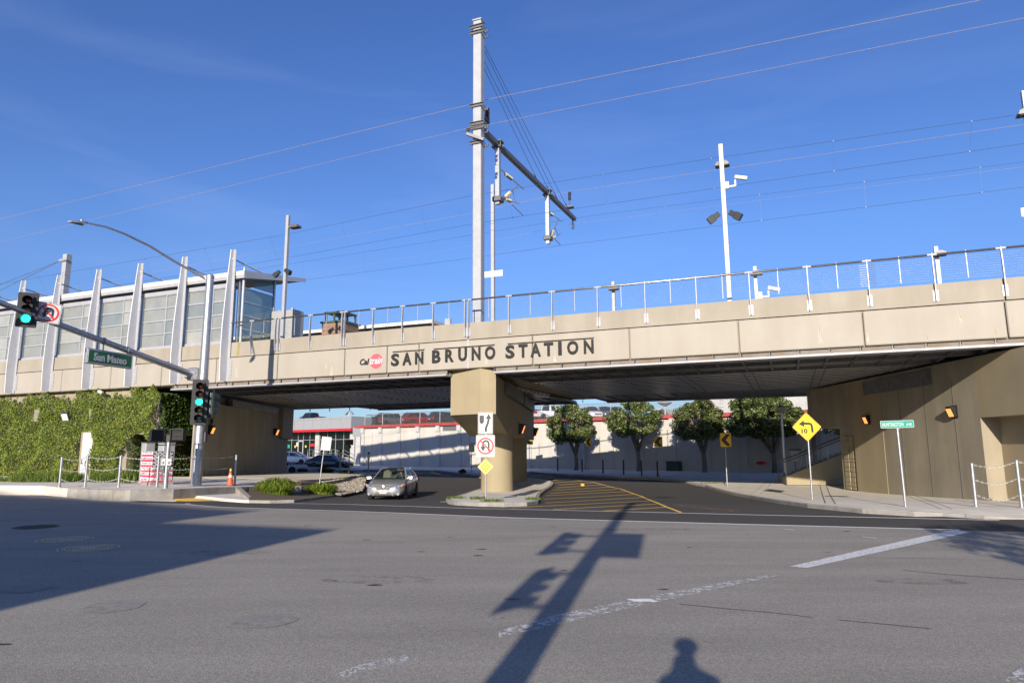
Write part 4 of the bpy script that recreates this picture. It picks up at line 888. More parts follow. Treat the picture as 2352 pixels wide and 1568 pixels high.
# ------------------------------------------------------------------ sign plates
def rrect(w, h, r, y, n=4):
    o = []
    for cx, cz, a0 in ((w/2-r, h/2-r, 0), (-w/2+r, h/2-r, 90), (-w/2+r, -h/2+r, 180), (w/2-r, -h/2+r, 270)): o += [(cx+r*math.cos(R(a0+90*k/n)), y, cz+r*math.sin(R(a0+90*k/n))) for k in range(n+1)]
    return o
def arc(cx, cz, r, a0, a1, n): return [(cx+r*math.cos(R(a0+(a1-a0)*k/n)), cz+r*math.sin(R(a0+(a1-a0)*k/n))) for k in range(n+1)]
def flat(parent, name, pts, mat, y, th=.004): m = M(); m.prism([(x, y, z) for x, z in pts], (0, -th, 0)); return m.build(name, mat, parent)
def strokepath(pts, w):
    L_, R_ = [], []
    for i, (x, z) in enumerate(pts):
        a, b = pts[max(i-1, 0)], pts[min(i+1, len(pts)-1)]; dx, dz = b[0]-a[0], b[1]-a[1]; l = math.hypot(dx, dz) or 1; L_.append((x-dz/l*w/2, z+dx/l*w/2)); R_.append((x+dz/l*w/2, z-dx/l*w/2))
    return L_+R_[::-1]
def p_blank(parent, w, h, mat='sign_white', back='sign_back', rim=True):
    m = M(); m.prism(rrect(w, h, .06*w, 0), (0, .004, 0)); o = m.build('sign_plate', back, parent); flat(o, 'face', [(x, z) for x, _, z in rrect(w*.995, h*.995, .06*w, 0)], mat, -.001, .002); return o
def ring(o, w, h, mat, inset=.04, th=.018):
    P = rrect(w-inset*2, h-inset*2, .05*w, 0); Q = rrect(w-inset*2-th*2, h-inset*2-th*2, .05*w, 0); n = len(P); m = M()
    m.add([(x, -.005, z) for x, _, z in P]+[(x, -.005, z) for x, _, z in Q], [(i, (i+1) % n, n+(i+1) % n, n+i) for i in range(n)]); m.build('border', mat, o)
def p_keep(parent, w, h):
    o = p_blank(parent, w, h); ring(o, w, h, 'black_plastic', .03*w)
    flat(o, 'island_symbol', [(-.40*w, .36*h), (-.10*w, .36*h), (-.10*w, .10*h)]+[(-.25*w+.15*w*math.cos(R(-a)), .10*h-.13*h*math.sin(R(a))) for a in range(15, 180, 15)]+[(-.40*w, .10*h)], 'black_plastic', -.005)
    pth = [(.02*w, -.40*h), (.03*w, -.24*h), (.09*w, -.12*h), (.16*w, -.0*h), (.20*w, .12*h), (.21*w, .24*h)]; flat(o, 'arrow_shaft', strokepath(pth, .15*w), 'black_plastic', -.005)
    flat(o, 'arrow_head', [(.0*w, .19*h), (.21*w, .43*h), (.42*w, .19*h), (.21*w, .23*h)], 'black_plastic', -.0052)
def p_noU(parent, w, h, oldstyle=False):
    o = p_blank(parent, w, h); ring(o, w, h, 'black_plastic', .025*w, .012)
    k = .44*min(w, h)
    pth = [(.17*w, -.24*h), (.17*w, .08*h)]+[(.02*w+.15*w*math.cos(R(a)), .10*h+.13*h*math.sin(R(a))) for a in range(15, 181, 15)]+[(-.13*w, -.04*h)]
    flat(o, 'arrow_shaft', strokepath(pth, .095*w), 'black_plastic', -.005); flat(o, 'arrow_head', [(-.27*w, -.03*h), (-.13*w, -.25*h), (.01*w, -.03*h)], 'black_plastic', -.0052)
    m = M(); n = 40; m.add([(r*math.cos(2*math.pi*i/n), -.012, r*math.sin(2*math.pi*i/n)) for r in (k, k*.82) for i in range(n)], [(i, (i+1) % n, n+(i+1) % n, n+i) for i in range(n)]); m.build('prohibition_ring', 'sign_red', o)
    flat(o, 'prohibition_bar', strokepath([(-k*.62, k*.62), (k*.62, -k*.62)], k*.17), 'sign_red', -.0095)
def p_diamond(parent, w, mat='sign_yellow'):
    q = w/math.sqrt(2); P = rrect(q, q, .05*w, 0); c = math.cos(R(45)); P = [((x-z)*c, (x+z)*c) for x, _, z in P]
    o = flat(parent, 'sign_plate', P, 'sign_back', .004, .004); flat(o, 'face', [(x*.995, z*.995) for x, z in P], mat, -.001, .002); return o, P
def p_curve(parent, w, h):
    o, P = p_diamond(parent, w); n = len(P); m = M(); m.add([(x*.95, -.005, z*.95) for x, z in P]+[(x*.92, -.005, z*.92) for x, z in P], [(i, (i+1) % n, n+(i+1) % n, n+i) for i in range(n)]); m.build('border', 'black_plastic', o)
    pth = [(.185*w, -.19*w), (.17*w, .02*w), (.155*w, .085*w), (.10*w, .115*w), (-.09*w, .12*w)]; flat(o, 'arrow_shaft', strokepath(pth, .075*w), 'black_plastic', -.005)
    flat(o, 'arrow_head', [(-.27*w, .10*w), (-.09*w, .235*w), (-.09*w, .0*w)], 'black_plastic', -.0052); text('lettering', '10', .3, 'black_plastic', o, (-.09*w, -.006, -.14*w), extrude=.001, bold=.014, width=.21*w, height=.16*w)
def p_marker(parent, w, h):
    pm('marker_yellow', (.80, .52, .12), .5, 0, .06, 6); pm('reflector', (.85, .33, .01), .3, 0, .1, 20)
    o, P = p_diamond(parent, w, 'marker_yellow')
    for i in (-1, 0, 1):
        for j in (-1, 0, 1): m = M(); m.lathe([(.065*w, 0), (.05*w, .012), (0, .015)], ((i-j)*.115*w, -.004, (i+j)*.125*w), 14, (0, -1, 0)); m.build('reflector', 'reflector', o)
def p_chev(parent, w, h):
    o = p_blank(parent, w, h, 'sign_yellow'); flat(o, 'chevron', [(.05*w, .43*h), (.46*w, .43*h), (0*w, .0), (.46*w, -.43*h), (.05*w, -.43*h), (-.42*w, 0)], 'black_plastic', -.005)
def p_bare(parent, w, h): p_blank(parent, w, h, 'sign_back')
def p_white(parent, w, h): p_blank(parent, w, h, 'sign_white', 'sign_white')
def p_dark(parent, w, h): p_blank(parent, w, h, 'charcoal', 'charcoal')
def sign_post(label, base, z, plates, rot=None, r=.03, topy=None, name='sign_post', polemat='galv', lean=0., grp=None):
    """plates: (builder, x0, y0, x1, y1) rectangles measured in the picture; base: foot of the post"""
    p = base if isinstance(base, Vector) else G(*base, z); f = rot if rot is not None else face_cam(p)*.6
    t = thing(name, label, 'sign', p, f, grp); hi = 0
    for fn, x0, y0, x1, y1 in plates:
        a, b = AY(x0, (y0+y1)/2, p.y), AY(x1, (y0+y1)/2, p.y); c = AY((x0+x1)/2, (y0+y1)/2, p.y); u = AY((x0+x1)/2, y0, p.y); l = AY((x0+x1)/2, y1, p.y)
        e = ob('sign_panel', None, t, ((c.x-p.x)*.4, -r-.006, c.z-p.z)); hi = max(hi, u.z-p.z)
        w, h = (b-a).length/max(.5, abs(math.cos(f))), u.z-l.z
        e.name = 'sign_panel'; fn(e, w) if fn in () else (fn(e, w, h))
        # the panel empty itself is replaced by its plate
        for ch in list(e.children): ch.parent = t; ch.location = e.location; 
        bpy.data.objects.remove(e)
    m = M(); m.tube([(0, 0, -.05), (lean, 0, hi-.02)], r, 10); m.build('post', polemat, t, True); return t
KP = G(1116, 1150, .15)
sign_post('post with keep-right, no U-turn and yellow diamond marker signs on the island', KP, .15, [(p_keep, *Z16(494, 120), *Z16(640, 331)), (p_noU, *Z16(477, 340), *Z16(661, 556)), (p_marker, *Z16(492, 563), *Z16(649, 740))], 0, .032)
sign_post('yellow diamond left-curve sign with 10 on the right pavement', (1866, 1147), .15, [(p_curve, *Z23(1740, 390), *Z23(2022, 657))], R(-3), .035)
t = sign_post('teal street sign reading HUNTINGTON AVE on a tall post', (2080, 1163), .15, [], None, .035)
for c in list(t.children): bpy.data.objects.remove(c)
t.rotation_euler.z = R(-2); hh = AY(2062, 983, G(2080, 1163, .15).y).z-t.location.z; m = M(); m.tube([(0, 0, -.05), (-.04, 0, hh)], .045, 12); m.build('post', 'galv', t, True)
m = M(); m.prism(rrect(1.16, .255, .04, 0), (0, .006, 0)); o = m.build('sign_plate', 'sign_white', t); o.location = (-.04, -.02, hh+.14); o.rotation_euler = (0, R(-1.5), 0)
flat(o, 'face', [(x, z) for x, _, z in rrect(1.13, .225, .035, 0)], 'sign_teal', -.001, .002)
text('lettering', 'HUNTINGTON', .2, 'sign_white', o, (-.155, -.006, -.005), extrude=.001, bold=.004, width=.74, height=.135); text('lettering', 'AVE', .15, 'sign_white', o, (.40, -.006, -.02), extrude=.001, bold=.003, width=.20, height=.095)
m = M(); m.bb((-.08, -.02, hh-.05), (.02, .02, hh+.02)); m.build('clamp', 'galv', t)
gch = 'chevron signs along the far kerb'
sign_post('chevron sign half hidden behind the pier lamp', G(1216, 1079, .15), .15, [(p_chev, 1204, 1003.5, 1223, 1020.5)], 0, .03, grp=gch)
sign_post('black and yellow chevron sign beside the leftmost tree', Z16(1590, 712), .15, [(p_chev, *Z16(1562, 366), *Z16(1615, 454))], 0, .03, grp=gch, polemat='galv_matt')
sign_post('black and yellow chevron sign beside the second tree', Z16(2277, 747), .15, [(p_chev, *Z16(2233, 357), *Z16(2315, 458))], 0, .03, grp=gch, polemat='galv_matt')
sign_post('largest black and yellow chevron sign, nearest the kerb bend', Z23(1117, 1102), .15, [(p_chev, *Z23(1053, 583), *Z23(1160, 717))], 0, .035, grp=gch, polemat='galv_matt')
t = sign_post('leaning white sign back beside the cobble bed', Z3(1062, 908), .2, [(p_white, *Z3(1068, 505), *Z3(1143, 613))], R(12), .035); t.rotation_euler = (0, R(5), R(12))
sign_post('dark square sign back with small plate in the far planting', Z7(1348, 1465), .14, [(p_dark, *Z7(1290, 768), *Z7(1440, 880)), (p_dark, *Z7(1325, 888), *Z7(1395, 940))], 0, .04, polemat='charcoal')
sign_post('small grey sign back on a thin post left of the pier', Z16(440, 705), .15, [(p_bare, *Z16(410, 416), *Z16(466, 508))], 0, .03, polemat='galv_matt')
m = None
pm('notice_ink', (.12, .12, .12), .6, 0, 0)
t = sign_post('white notice board with small print beside the stairs', Z23(1795, 1062), .15, [(p_white, *Z23(1742, 757), *Z23(1826, 860))], 0, .03, polemat='black_metal')
pl = [c for c in t.children if c.name.startswith('sign_plate')][0]; m = M(); m.bb((-.44, -.008, .36), (.44, -.004, .50)); m.build('title_band', 'notice_ink', pl)
for i, s_ in enumerate(('MUST HAVE A VALID', 'CALTRAIN TICKET', 'BEFORE BOARDING', 'No smoking or vaping', 'No loitering', 'Keep clear of tracks')): text('lettering', s_, .1, 'notice_ink', pl, (0, -.007, .27-i*.125), extrude=.001, width=.7 if i < 3 else .6, height=.06)
ns2 = thing('no_u_turn_sign', 'no U-turn sign fixed to the mast arm beside the left signal head', 'sign')
np_ = on_arm(111); nc = AY(*Z1(388, 798), np_.y-.2); ns2.location = nc; ns2.rotation_euler = (0, R(5), face_cam(nc)-R(2)); p_noU(ns2, .78*(np_.y/24.5), .74*(np_.y/24.5))

# delineators, bollards
gb = 'black bollards along the far pavement'
bm_ = M(); bm_.lathe([(.065, -.05), (.065, 1.12), (.05, 1.16), (0, 1.17)], (0, 0, 0), 14); bmesh_ = bm_.mesh('bollard', 'black_metal', True)
BD = [((1284, 693), 'leftmost black bollard on the far pavement'), ((1524, 703), 'second black bollard from the pier, beside the leftmost tree'), ((1729, 716), 'third black bollard from the pier, in front of blank wall'), ((1931, 727), 'fourth black bollard from the pier'), ((2107, 738), 'fifth black bollard from the pier, beside the second tree'), ((2264, 747), 'rightmost black bollard, beside a chevron sign post')]
for q, lb in BD: o = ob('bollard', bmesh_, None, G(*Z16(*q), .15)); tag(o, lb, 'bollard', gb)
def delin(q, h, label, top):
    t = thing('delineator_post', label, 'post', G(*q, .13), 0); m = M(); m.box((0, 0, h/2), (.12, .05, h), None, .01); m.build('post', 'galv_matt', t); m = M(); m.box((0, -.03, h-.25), (.22, .012, .8)); m.build('reflective_strip', top, t); m = M(); m.lathe([(.10, 0), (.12, .1), (.1, .16), (0, .17)], (0, 0, h-.02), 10); m.build('cap', 'black_plastic', t)
delin(Z7(1178, 1412), 1.9, 'slim grey marker post in front of the blue sedan', 'sign_back'); delin(Z7(1730, 1420), 1.7, 'slim marker post behind the silver sedan', 'sign_back'); delin(Z7(172, 1235), 1.0, 'short marker post with orange strip by the white hatchback', 'marker_yellow')

# ------------------------------------------------------------------ pedestrian signal
PB = G(378, 1143.5, .012); py_ = PB.y
ps = thing('pedestrian_signal', 'grey pedestrian signal post with two black heads and push buttons', 'pedestrian signal', PB)
def pl_(x, y): p = AY(*Z2(x, y), py_); return p-PB
ht = pl_(1345, 445).z; m = M(); m.lathe([(.20, 0), (.20, .06), (.15, .12), (.12, .14), (.105, .15), (.085, ht-.4)], (0, 0, 0), 16); m.build('post', 'galv', ps, True)
m = M(); m.box((0, 0, ht-.42), (.2, .2, .34), None, .02); m.tube([(0, 0, ht-.3), (0, 0, ht)], .035, 8); m.tube([(-.55, 0, ht), (.6, 0, ht)], .028, 6); m.tube([(-.5, 0, ht-.72), (.6, 0, ht-.70)], .025, 6); m.build('bracket', 'black_metal', ps)
for x, y, a in ((1256, 497, 20), (1436, 492, -28)):
    c = pl_(x, y); h = ob('signal_head', None, ps, (c.x, -.02, c.z), (0, 0, face_cam(PB)+R(a))); m = M(); m.bb((-.27, -.1, -.26), (.27, .14, .26), .02); m.bb((-.29, -.22, .24), (.29, -.1, .27)); m.bb((-.29, -.22, -.24), (-.27, -.1, .24)); m.bb((.27, -.22, -.24), (.29, -.1, .24)); m.build('housing', 'black_plastic', h)
    m = M(); m.bb((-.24, -.112, -.23), (.24, -.102, .23)); m.build('screen', 'charcoal', h)
    m = M(); [m.bb((-.24, -.2, -.2+i*.055), (.24, -.114, -.195+i*.055)) for i in range(8)]; m.build('louvre', 'black_plastic', h)
for x, a in ((-.12, 0), (.14, 0)):
    z = pl_(1335, 735).z; b = ob('push_button', None, ps, (x*1.0, -.12, z), (0, 0, face_cam(PB)+R(a))); m = M(); m.bb((-.085, -.03, -.0), (.085, 0, .30)); m.build('instruction_plate', 'sign_white', b); m = M(); m.bb((-.08, -.05, -.30), (.08, .02, -.01), .02); m.build('housing', 'signal_green', b); m = M(); m.lathe([(.045, 0), (.04, .02), (0, .025)], (0, -.05, -.13), 12, (0, -1, 0)); m.build('button', 'galv', b)
    m = M(); m.bb((-.03, -.034, .06), (.03, -.031, .16)); m.build('pictogram', 'notice_ink', b)

# ------------------------------------------------------------------ painted cabinet
pm('flag_red', (.66, .07, .12), .55, 0, .08, 5); pm('flag_white', (.80, .79, .80), .55, 0, .05, 5); pm('flag_navy', (.018, .018, .045), .5, 0, .1, 5); pm('heart_grey', (.50, .49, .50), .55, 0, .06, 5)
CC = G(346, 1113.6, .46); cb = thing('painted_cabinet', 'utility cabinet painted as a flag with red stripes, hearts and script', 'cabinet', CC, R(-36))
# local axes: left face runs along -x, right face along +y from the near corner
cw, cdp, chh = 1.08, 1.02, 1.50; z0 = .13
m = M(); m.bb((-cw-.06, -.06, -.05), (.06, cdp+.06, z0)); m.build('plinth', 'concrete_kerb', cb); m = M(); m.bb((-cw, 0, z0), (0, cdp, z0+chh-.03)); m.build('body', 'flag_white', cb); m = M(); m.bb((-cw-.02, -.02, z0+chh-.03), (.02, cdp+.02, z0+chh)); m.build('lid', 'cab_grey', cb)
YB = [250, 325, 385, 450, 512, 580, 640, 705, 760, 825, 885, 955, 1000]; zf = lambda y: z0+chh*(1000-y)/750
for i in range(12):
    za, zb_ = zf(YB[i+1]), zf(YB[i])
    if i % 2: m = M(); m.bb((-cw+.002, -.006, za), (-.002, -.001, zb_)); m.build('stripe', 'flag_red', cb)
    if i % 2 and i >= 7: m = M(); m.bb((.001, .002, za), (.006, cdp-.002, zb_)); m.build('stripe', 'flag_red', cb)
m = M(); m.bb((.001, .002, zf(642)), (.006, cdp-.002, zf(256))); m.build('canton', 'flag_navy', cb)
hrt = [(.0, -.09), (.085, .0), (.09, .045), (.065, .075), (.03, .07), (0, .04), (-.03, .07), (-.065, .075), (-.09, .045), (-.085, .0)]
for r_ in range(9):
    for c_ in range(5):
        yy = .10+c_*.23+(.115 if r_ % 2 else 0); zc_ = zf(275+r_*42)
        if yy < cdp-.05: m = M(); m.prism([(.0065, yy+x*.9, zc_+z*.85) for x, z in hrt], (.003, 0, 0)); m.build('heart', 'heart_grey', cb)
for i, s_ in enumerate(('ur tired, your', 'uddled masses', 'breathe free,', 'ming shore.', 'tossed to me,', 'en door!')): text('lettering', s_, .12, 'flag_navy', cb, (-cw/2-(.12 if i == 5 else 0), -.009, (zf(YB[2*i])+zf(YB[2*i+1]))/2), extrude=.001, bold=.001, width=(.62 if i == 5 else .98), height=.105, shear=.35)
for i, s_ in ((3, 'the wre'), (4, 'Send the'), (5, 'I lift m')): text('lettering', s_, .12, 'flag_navy', cb, (.009, cdp/2, (zf(YB[2*i])+zf(YB[2*i+1]))/2), rot=(math.pi/2, 0, math.pi/2), extrude=.001, bold=.001, width=.9, height=.105, shear=.35)
for (x0, y0, x1, y1), lb, dy in (((590, 70, 815, 890), 'small grey steel box behind the painted cabinet, left one', 3.2), ((985, 70, 1285, 890), 'tall grey steel box behind the painted cabinet, right one', 2.6)):
    a, b = AY(*Z44(x0, y0), CC.y+dy), AY(*Z44(x1, y1), CC.y+dy); w = (b.x-a.x)*.75; t = thing('utility_box', lb, 'cabinet', ((a.x+b.x)/2, CC.y+dy, .46), R(-36), 'grey boxes behind the painted cabinet'); m = M(); m.bb((-w/2, -w/2, -.02), (w/2, w/2, a.z-.46), .02); m.build('body', 'cab_grey', t); m = M(); m.bb((-w/2-.02, -w/2-.02, a.z-.46), (w/2+.02, w/2+.02, a.z-.42)); m.build('lid', 'galv', t)

# ------------------------------------------------------------------ chain fences
def chain_fence(label, bases, tops, z, name='chain_fence', links=None):
    t = thing(name, label, 'fence'); P = []
    for (bx, by), ty in zip(bases, tops):
        p = G(bx, by, z); h = AY(bx, ty, p.y).z; P.append((p, h))
        m = M(); m.lathe([(.10, 0), (.10, .025), (.055, .03), (.055, h-p.z-.05), (.068, h-p.z-.05), (.068, h-p.z-.01), (.03, h-p.z+.02), (0, h-p.z+.02)], p, 12); m.build('post', 'galv', t, True)
    for i, ((p, h), (q, g)) in enumerate(zip(P, P[1:])):
        for f, sag in ((.97, .14), (.62, .17), (.28, .20)):
            N = max(10, int((q-p).length/.07)); m = M(); pts_ = []
            for k in range(N+1):
                s_ = k/N; c = p.lerp(q, s_); c.z = p.z+(h-p.z)*f+(q.z+(g-q.z)*f-p.z-(h-p.z)*f)*s_-sag*4*s_*(1-s_)*(.8 if i else 1); pts_.append(c)
            for k in range(N):
                a, b = pts_[k], pts_[k+1]; d = (b-a)*.65; c = (a+b)/2; u = Vector((0, 0, .022)) if k % 2 else Vector((-d.y, d.x, 0)).normalized()*.022
                m.tube([c-d, c-d*.4+u, c+d*.4+u, c+d], .007, 4, False); m.tube([c-d, c-d*.4-u, c+d*.4-u, c+d], .007, 4, False)
            m.build('chain', 'galv_matt', t)
    return t
chain_fence('galvanised posts with three sagging chains along the left kerb wall', [(136, 1117.6), (195, 1118), (272, 1118), (360, 1117.6), (455, 1115), (539, 1113)], [1049, 1046, 1046, 1046, 1045, 1044], .46)
chain_fence('galvanised posts with sagging chains at the right pavement edge', [(2242, 1163), (2347, 1165.5), (2450, 1167)], [1063, 1056, 1050], .15)

# ------------------------------------------------------------------ traffic cone, foundation stub, litter
cn_ = thing('traffic_cone', 'orange traffic cone with white collar by the chain post', 'cone', G(528, 1113.5, .46)); pm('cone_orange', (.82, .10, .02), .5, 0, .08, 6); pm('cone_tip', (.70, .62, .05), .5, 0, .08, 6)
m = M(); m.bb((-.2, -.2, 0), (.2, .2, .03), .01); m.lathe([(.15, .03), (.105, .38)], (0, 0, 0), 18); m.lathe([(.085, .52), (.06, .72)], (0, 0, 0), 18); m.build('body', 'cone_orange', cn_, True); m = M(); m.lathe([(.105, .38), (.085, .52)], (0, 0, 0), 18); m.lathe([(.06, .62), (.058, .64)], (0, 0, 0), 18); m.build('collar', 'sign_white', cn_, True); m = M(); m.lathe([(.06, .72), (.035, .86), (0, .86)], (0, 0, 0), 18); m.build('tip', 'cone_tip', cn_, True)
fs_ = thing('foundation_stub', 'round concrete pole foundation with rusty ring between two shrubs', 'foundation', G(*Z3(868, 968), .13)); pm('rust', (.22, .085, .05), .85, .1, .3, 8, .4, 30)
m = M(); m.lathe([(.40, -.1), (.42, .42), (.38, .47), (0, .47)], (0, 0, 0), 24); m.build('base', 'concrete_kerb', fs_, True); m = M(); m.lathe([(.33, .47), (.33, .56), (.22, .56), (.22, .5), (0, .5)], (0, 0, 0), 20); [m.tube([(.27*math.cos(a), .27*math.sin(a), .5), (.27*math.cos(a), .27*math.sin(a), .66)], .03, 6) for a in (0, 1.57, 3.14, 4.71)]; m.build('ring', 'rust', fs_)
o = thing('litter_bag', 'crumpled black plastic bag on the far kerb left of the pier', 'bag', G(*Z16(350, 712), .16)); m = M(); rb_ = random.Random(2); m.ball((0, 0, .13), .25, 12, 7, (1.4, .7, .7)); m.v = [(x*rb_.uniform(.75, 1.2), y*rb_.uniform(.7, 1.2), z*rb_.uniform(.6, 1.3)) for x, y, z in m.v]; m.build('bag', 'black_plastic', o)
o = thing('drink_can', 'crushed drink can in the gutter left of the island', 'can', G(*Z16(155, 1010), .0), .3); m = M(); m.tube([(-.12, 0, .06), (-.03, .0, .05), (.12, .02, .06)], [.06, .05, .06], 10); m.build('can', 'steel_bright', o)
o = thing('paper_cup', 'pale crumpled cup lying on the yellow hatching', 'cup', G(*Z16(1528, 840), .0)); m = M(); m.tube([(-.1, 0, .08), (.1, .05, .07)], [.10, .07], 10); m.build('cup', 'marker_yellow', o)
gu = thing('drain_inlet', 'dark drain inlet in the far kerb by the bollards', 'drain', G(*Z16(2000, 762), .03)); m = M(); m.bb((-.7, -.1, -.02), (.7, .05, .10)); m.build('opening', 'black_metal', gu); m = M(); [m.bb((-.65+i*.16, -.6, -.02), (-.60+i*.16, -.1, .0)) for i in range(8)]; g_ = m.build('grate', 'iron_dark', gu); g_['kind'] = 'stuff'
# ------------------------------------------------------------------ vehicles
def paint(name, col, metal=.0, rough=.35): return pm(name, col, rough, metal, .05, 3, coat=.8)
paint('paint_silver', (.37, .375, .39), .5, .30); paint('paint_navy', (.010, .012, .03), .3); paint('paint_carwhite', (.78, .79, .82)); paint('paint_grey', (.13, .135, .145), .4); paint('paint_red', (.26, .015, .022), .3); paint('paint_black', (.012, .012, .014)); paint('paint_blue', (.03, .06, .12), .3)
pm('glass_dark', (.012, .016, .018), .06, 0, .1, 2, spec=.8); glassmat('glass_clear', (.012, .016, .015), .30, .04, (.72, .80, .76)); pm('chrome', (.75, .76, .78), .15, 1, 0); pm('interior', (.03, .029, .028), .8, 0, .2, 6); pm('interior_tan', (.30, .27, .22), .8, 0, .1, 6)
pm('tail_red', (.38, .006, .01), .25, 0, .1, 8); pm('lamp_clear', (.42, .44, .47), .12, .3, .35, 12); pm('lamp_amber', (.75, .2, .03), .3, 0, 0)
def wheel_mesh(r, w):
    m = M(); m.lathe([(r*.66, -w/2), (r*.94, -w/2), (r, -w*.36), (r, w*.36), (r*.94, w/2), (r*.66, w/2)], (0, 0, 0), 24, (0, 1, 0)); ty = m.mesh('tyre', 'rubber', True)
    m = M(); m.lathe([(r*.67, -w*.5), (r*.67, w*.52), (r*.61, w*.52), (r*.58, w*.2), (0, w*.2)], (0, 0, 0), 24, (0, 1, 0)); m.cur = 1
    for k in range(10):
        a = 2*math.pi*k/10+(.14 if k % 2 else -.14); c, s = math.cos(a), math.sin(a); m.bar((c*r*.1, w*.34, s*r*.1), (c*r*.63, w*.44, s*r*.63), r*.075, .03, (0, 1, 0))
    m.lathe([(r*.13, w*.25), (r*.13, w*.46), (0, w*.47)], (0, 0, 0), 12, (0, 1, 0)); ri = m.mesh('rim', ['steel_dark', 'steel_bright'], True); return ty, ri
WM = {}
def subsurf_cut(m, name, mat, arches, lv):
    me = m.mesh(name, mat, 'all'); o = ob(name, me); md = o.modifiers.new('s', 'SUBSURF'); md.levels = lv; md.render_levels = lv; cs = []
    for x, r, y in arches:
        for s in (-1, 1):
            k = M(); k.lathe([(r, 0), (r, .75)], (x, s*(y-.30), r*.93), 24, (0, s, 0)); c = ob('cut', k.mesh('cut', mat)); cs.append(c); b = o.modifiers.new('b', 'BOOLEAN'); b.object = c; b.operation = 'DIFFERENCE'; b.solver = 'EXACT'
    bpy.context.view_layer.update(); dg = bpy.context.evaluated_depsgraph_get(); n = bpy.data.meshes.new_from_object(o.evaluated_get(dg))
    for c in cs+[o]: bpy.data.objects.remove(c)
    n.polygons.foreach_set('use_smooth', [True]*len(n.polygons)); n.set_sharp_from_angle(angle=R(35)); return n
SPEC = {
 'sedan': dict(st=[(2.45, .42, .36, .56), (2.40, .72, .25, .68), (2.2, .855, .20, .78), (1.75, .905, .19, .885), (1.0, .91, .19, .965), (.2, .91, .19, .985), (-1.1, .91, .19, 1.01), (-1.8, .90, .21, 1.055), (-2.2, .87, .25, 1.06), (-2.40, .76, .32, .99), (-2.45, .5, .42, .85)],
   cab=(1.12, .28, -1.10, -1.95, .965, 1.46, .83, .60), wb=(1.42, -1.40), wr=.335),
 'hatch': dict(st=[(2.05, .40, .36, .62), (2.0, .68, .26, .74), (1.8, .80, .2, .86), (1.4, .845, .19, .96), (.9, .85, .19, 1.0), (.1, .85, .19, 1.03), (-1.1, .85, .19, 1.08), (-1.7, .84, .22, 1.10), (-1.98, .78, .3, 1.0), (-2.05, .55, .4, .8)],
   cab=(1.35, .35, -1.35, -1.95, 1.0, 1.53, .80, .60), wb=(1.25, -1.25), wr=.31),
 'suv': dict(st=[(2.3, .45, .42, .74), (2.25, .74, .32, .90), (2.0, .88, .28, 1.0), (1.5, .92, .27, 1.07), (.95, .925, .27, 1.10), (.1, .925, .27, 1.11), (-1.2, .925, .27, 1.13), (-2.0, .92, .3, 1.15), (-2.25, .88, .36, 1.10), (-2.32, .7, .44, .95)],
   cab=(1.2, .45, -1.75, -2.2, 1.09, 1.70, .86, .66), wb=(1.35, -1.35), wr=.36),
 'pickup': dict(st=[(2.85, .5, .5, .85), (2.8, .84, .4, 1.0), (2.5, .95, .36, 1.1), (1.9, .97, .35, 1.17), (1.3, .975, .35, 1.2), (0, .975, .35, 1.2), (-.75, .975, .35, 1.2), (-.85, .975, .35, 1.2), (-1.8, .975, .35, 1.21), (-2.7, .97, .4, 1.21), (-2.85, .94, .5, 1.18), (-2.9, .8, .55, 1.0)],
   cab=(1.45, .75, -.62, -.78, 1.18, 1.90, .90, .72), wb=(1.85, -1.75), wr=.40)}
BODY = {}
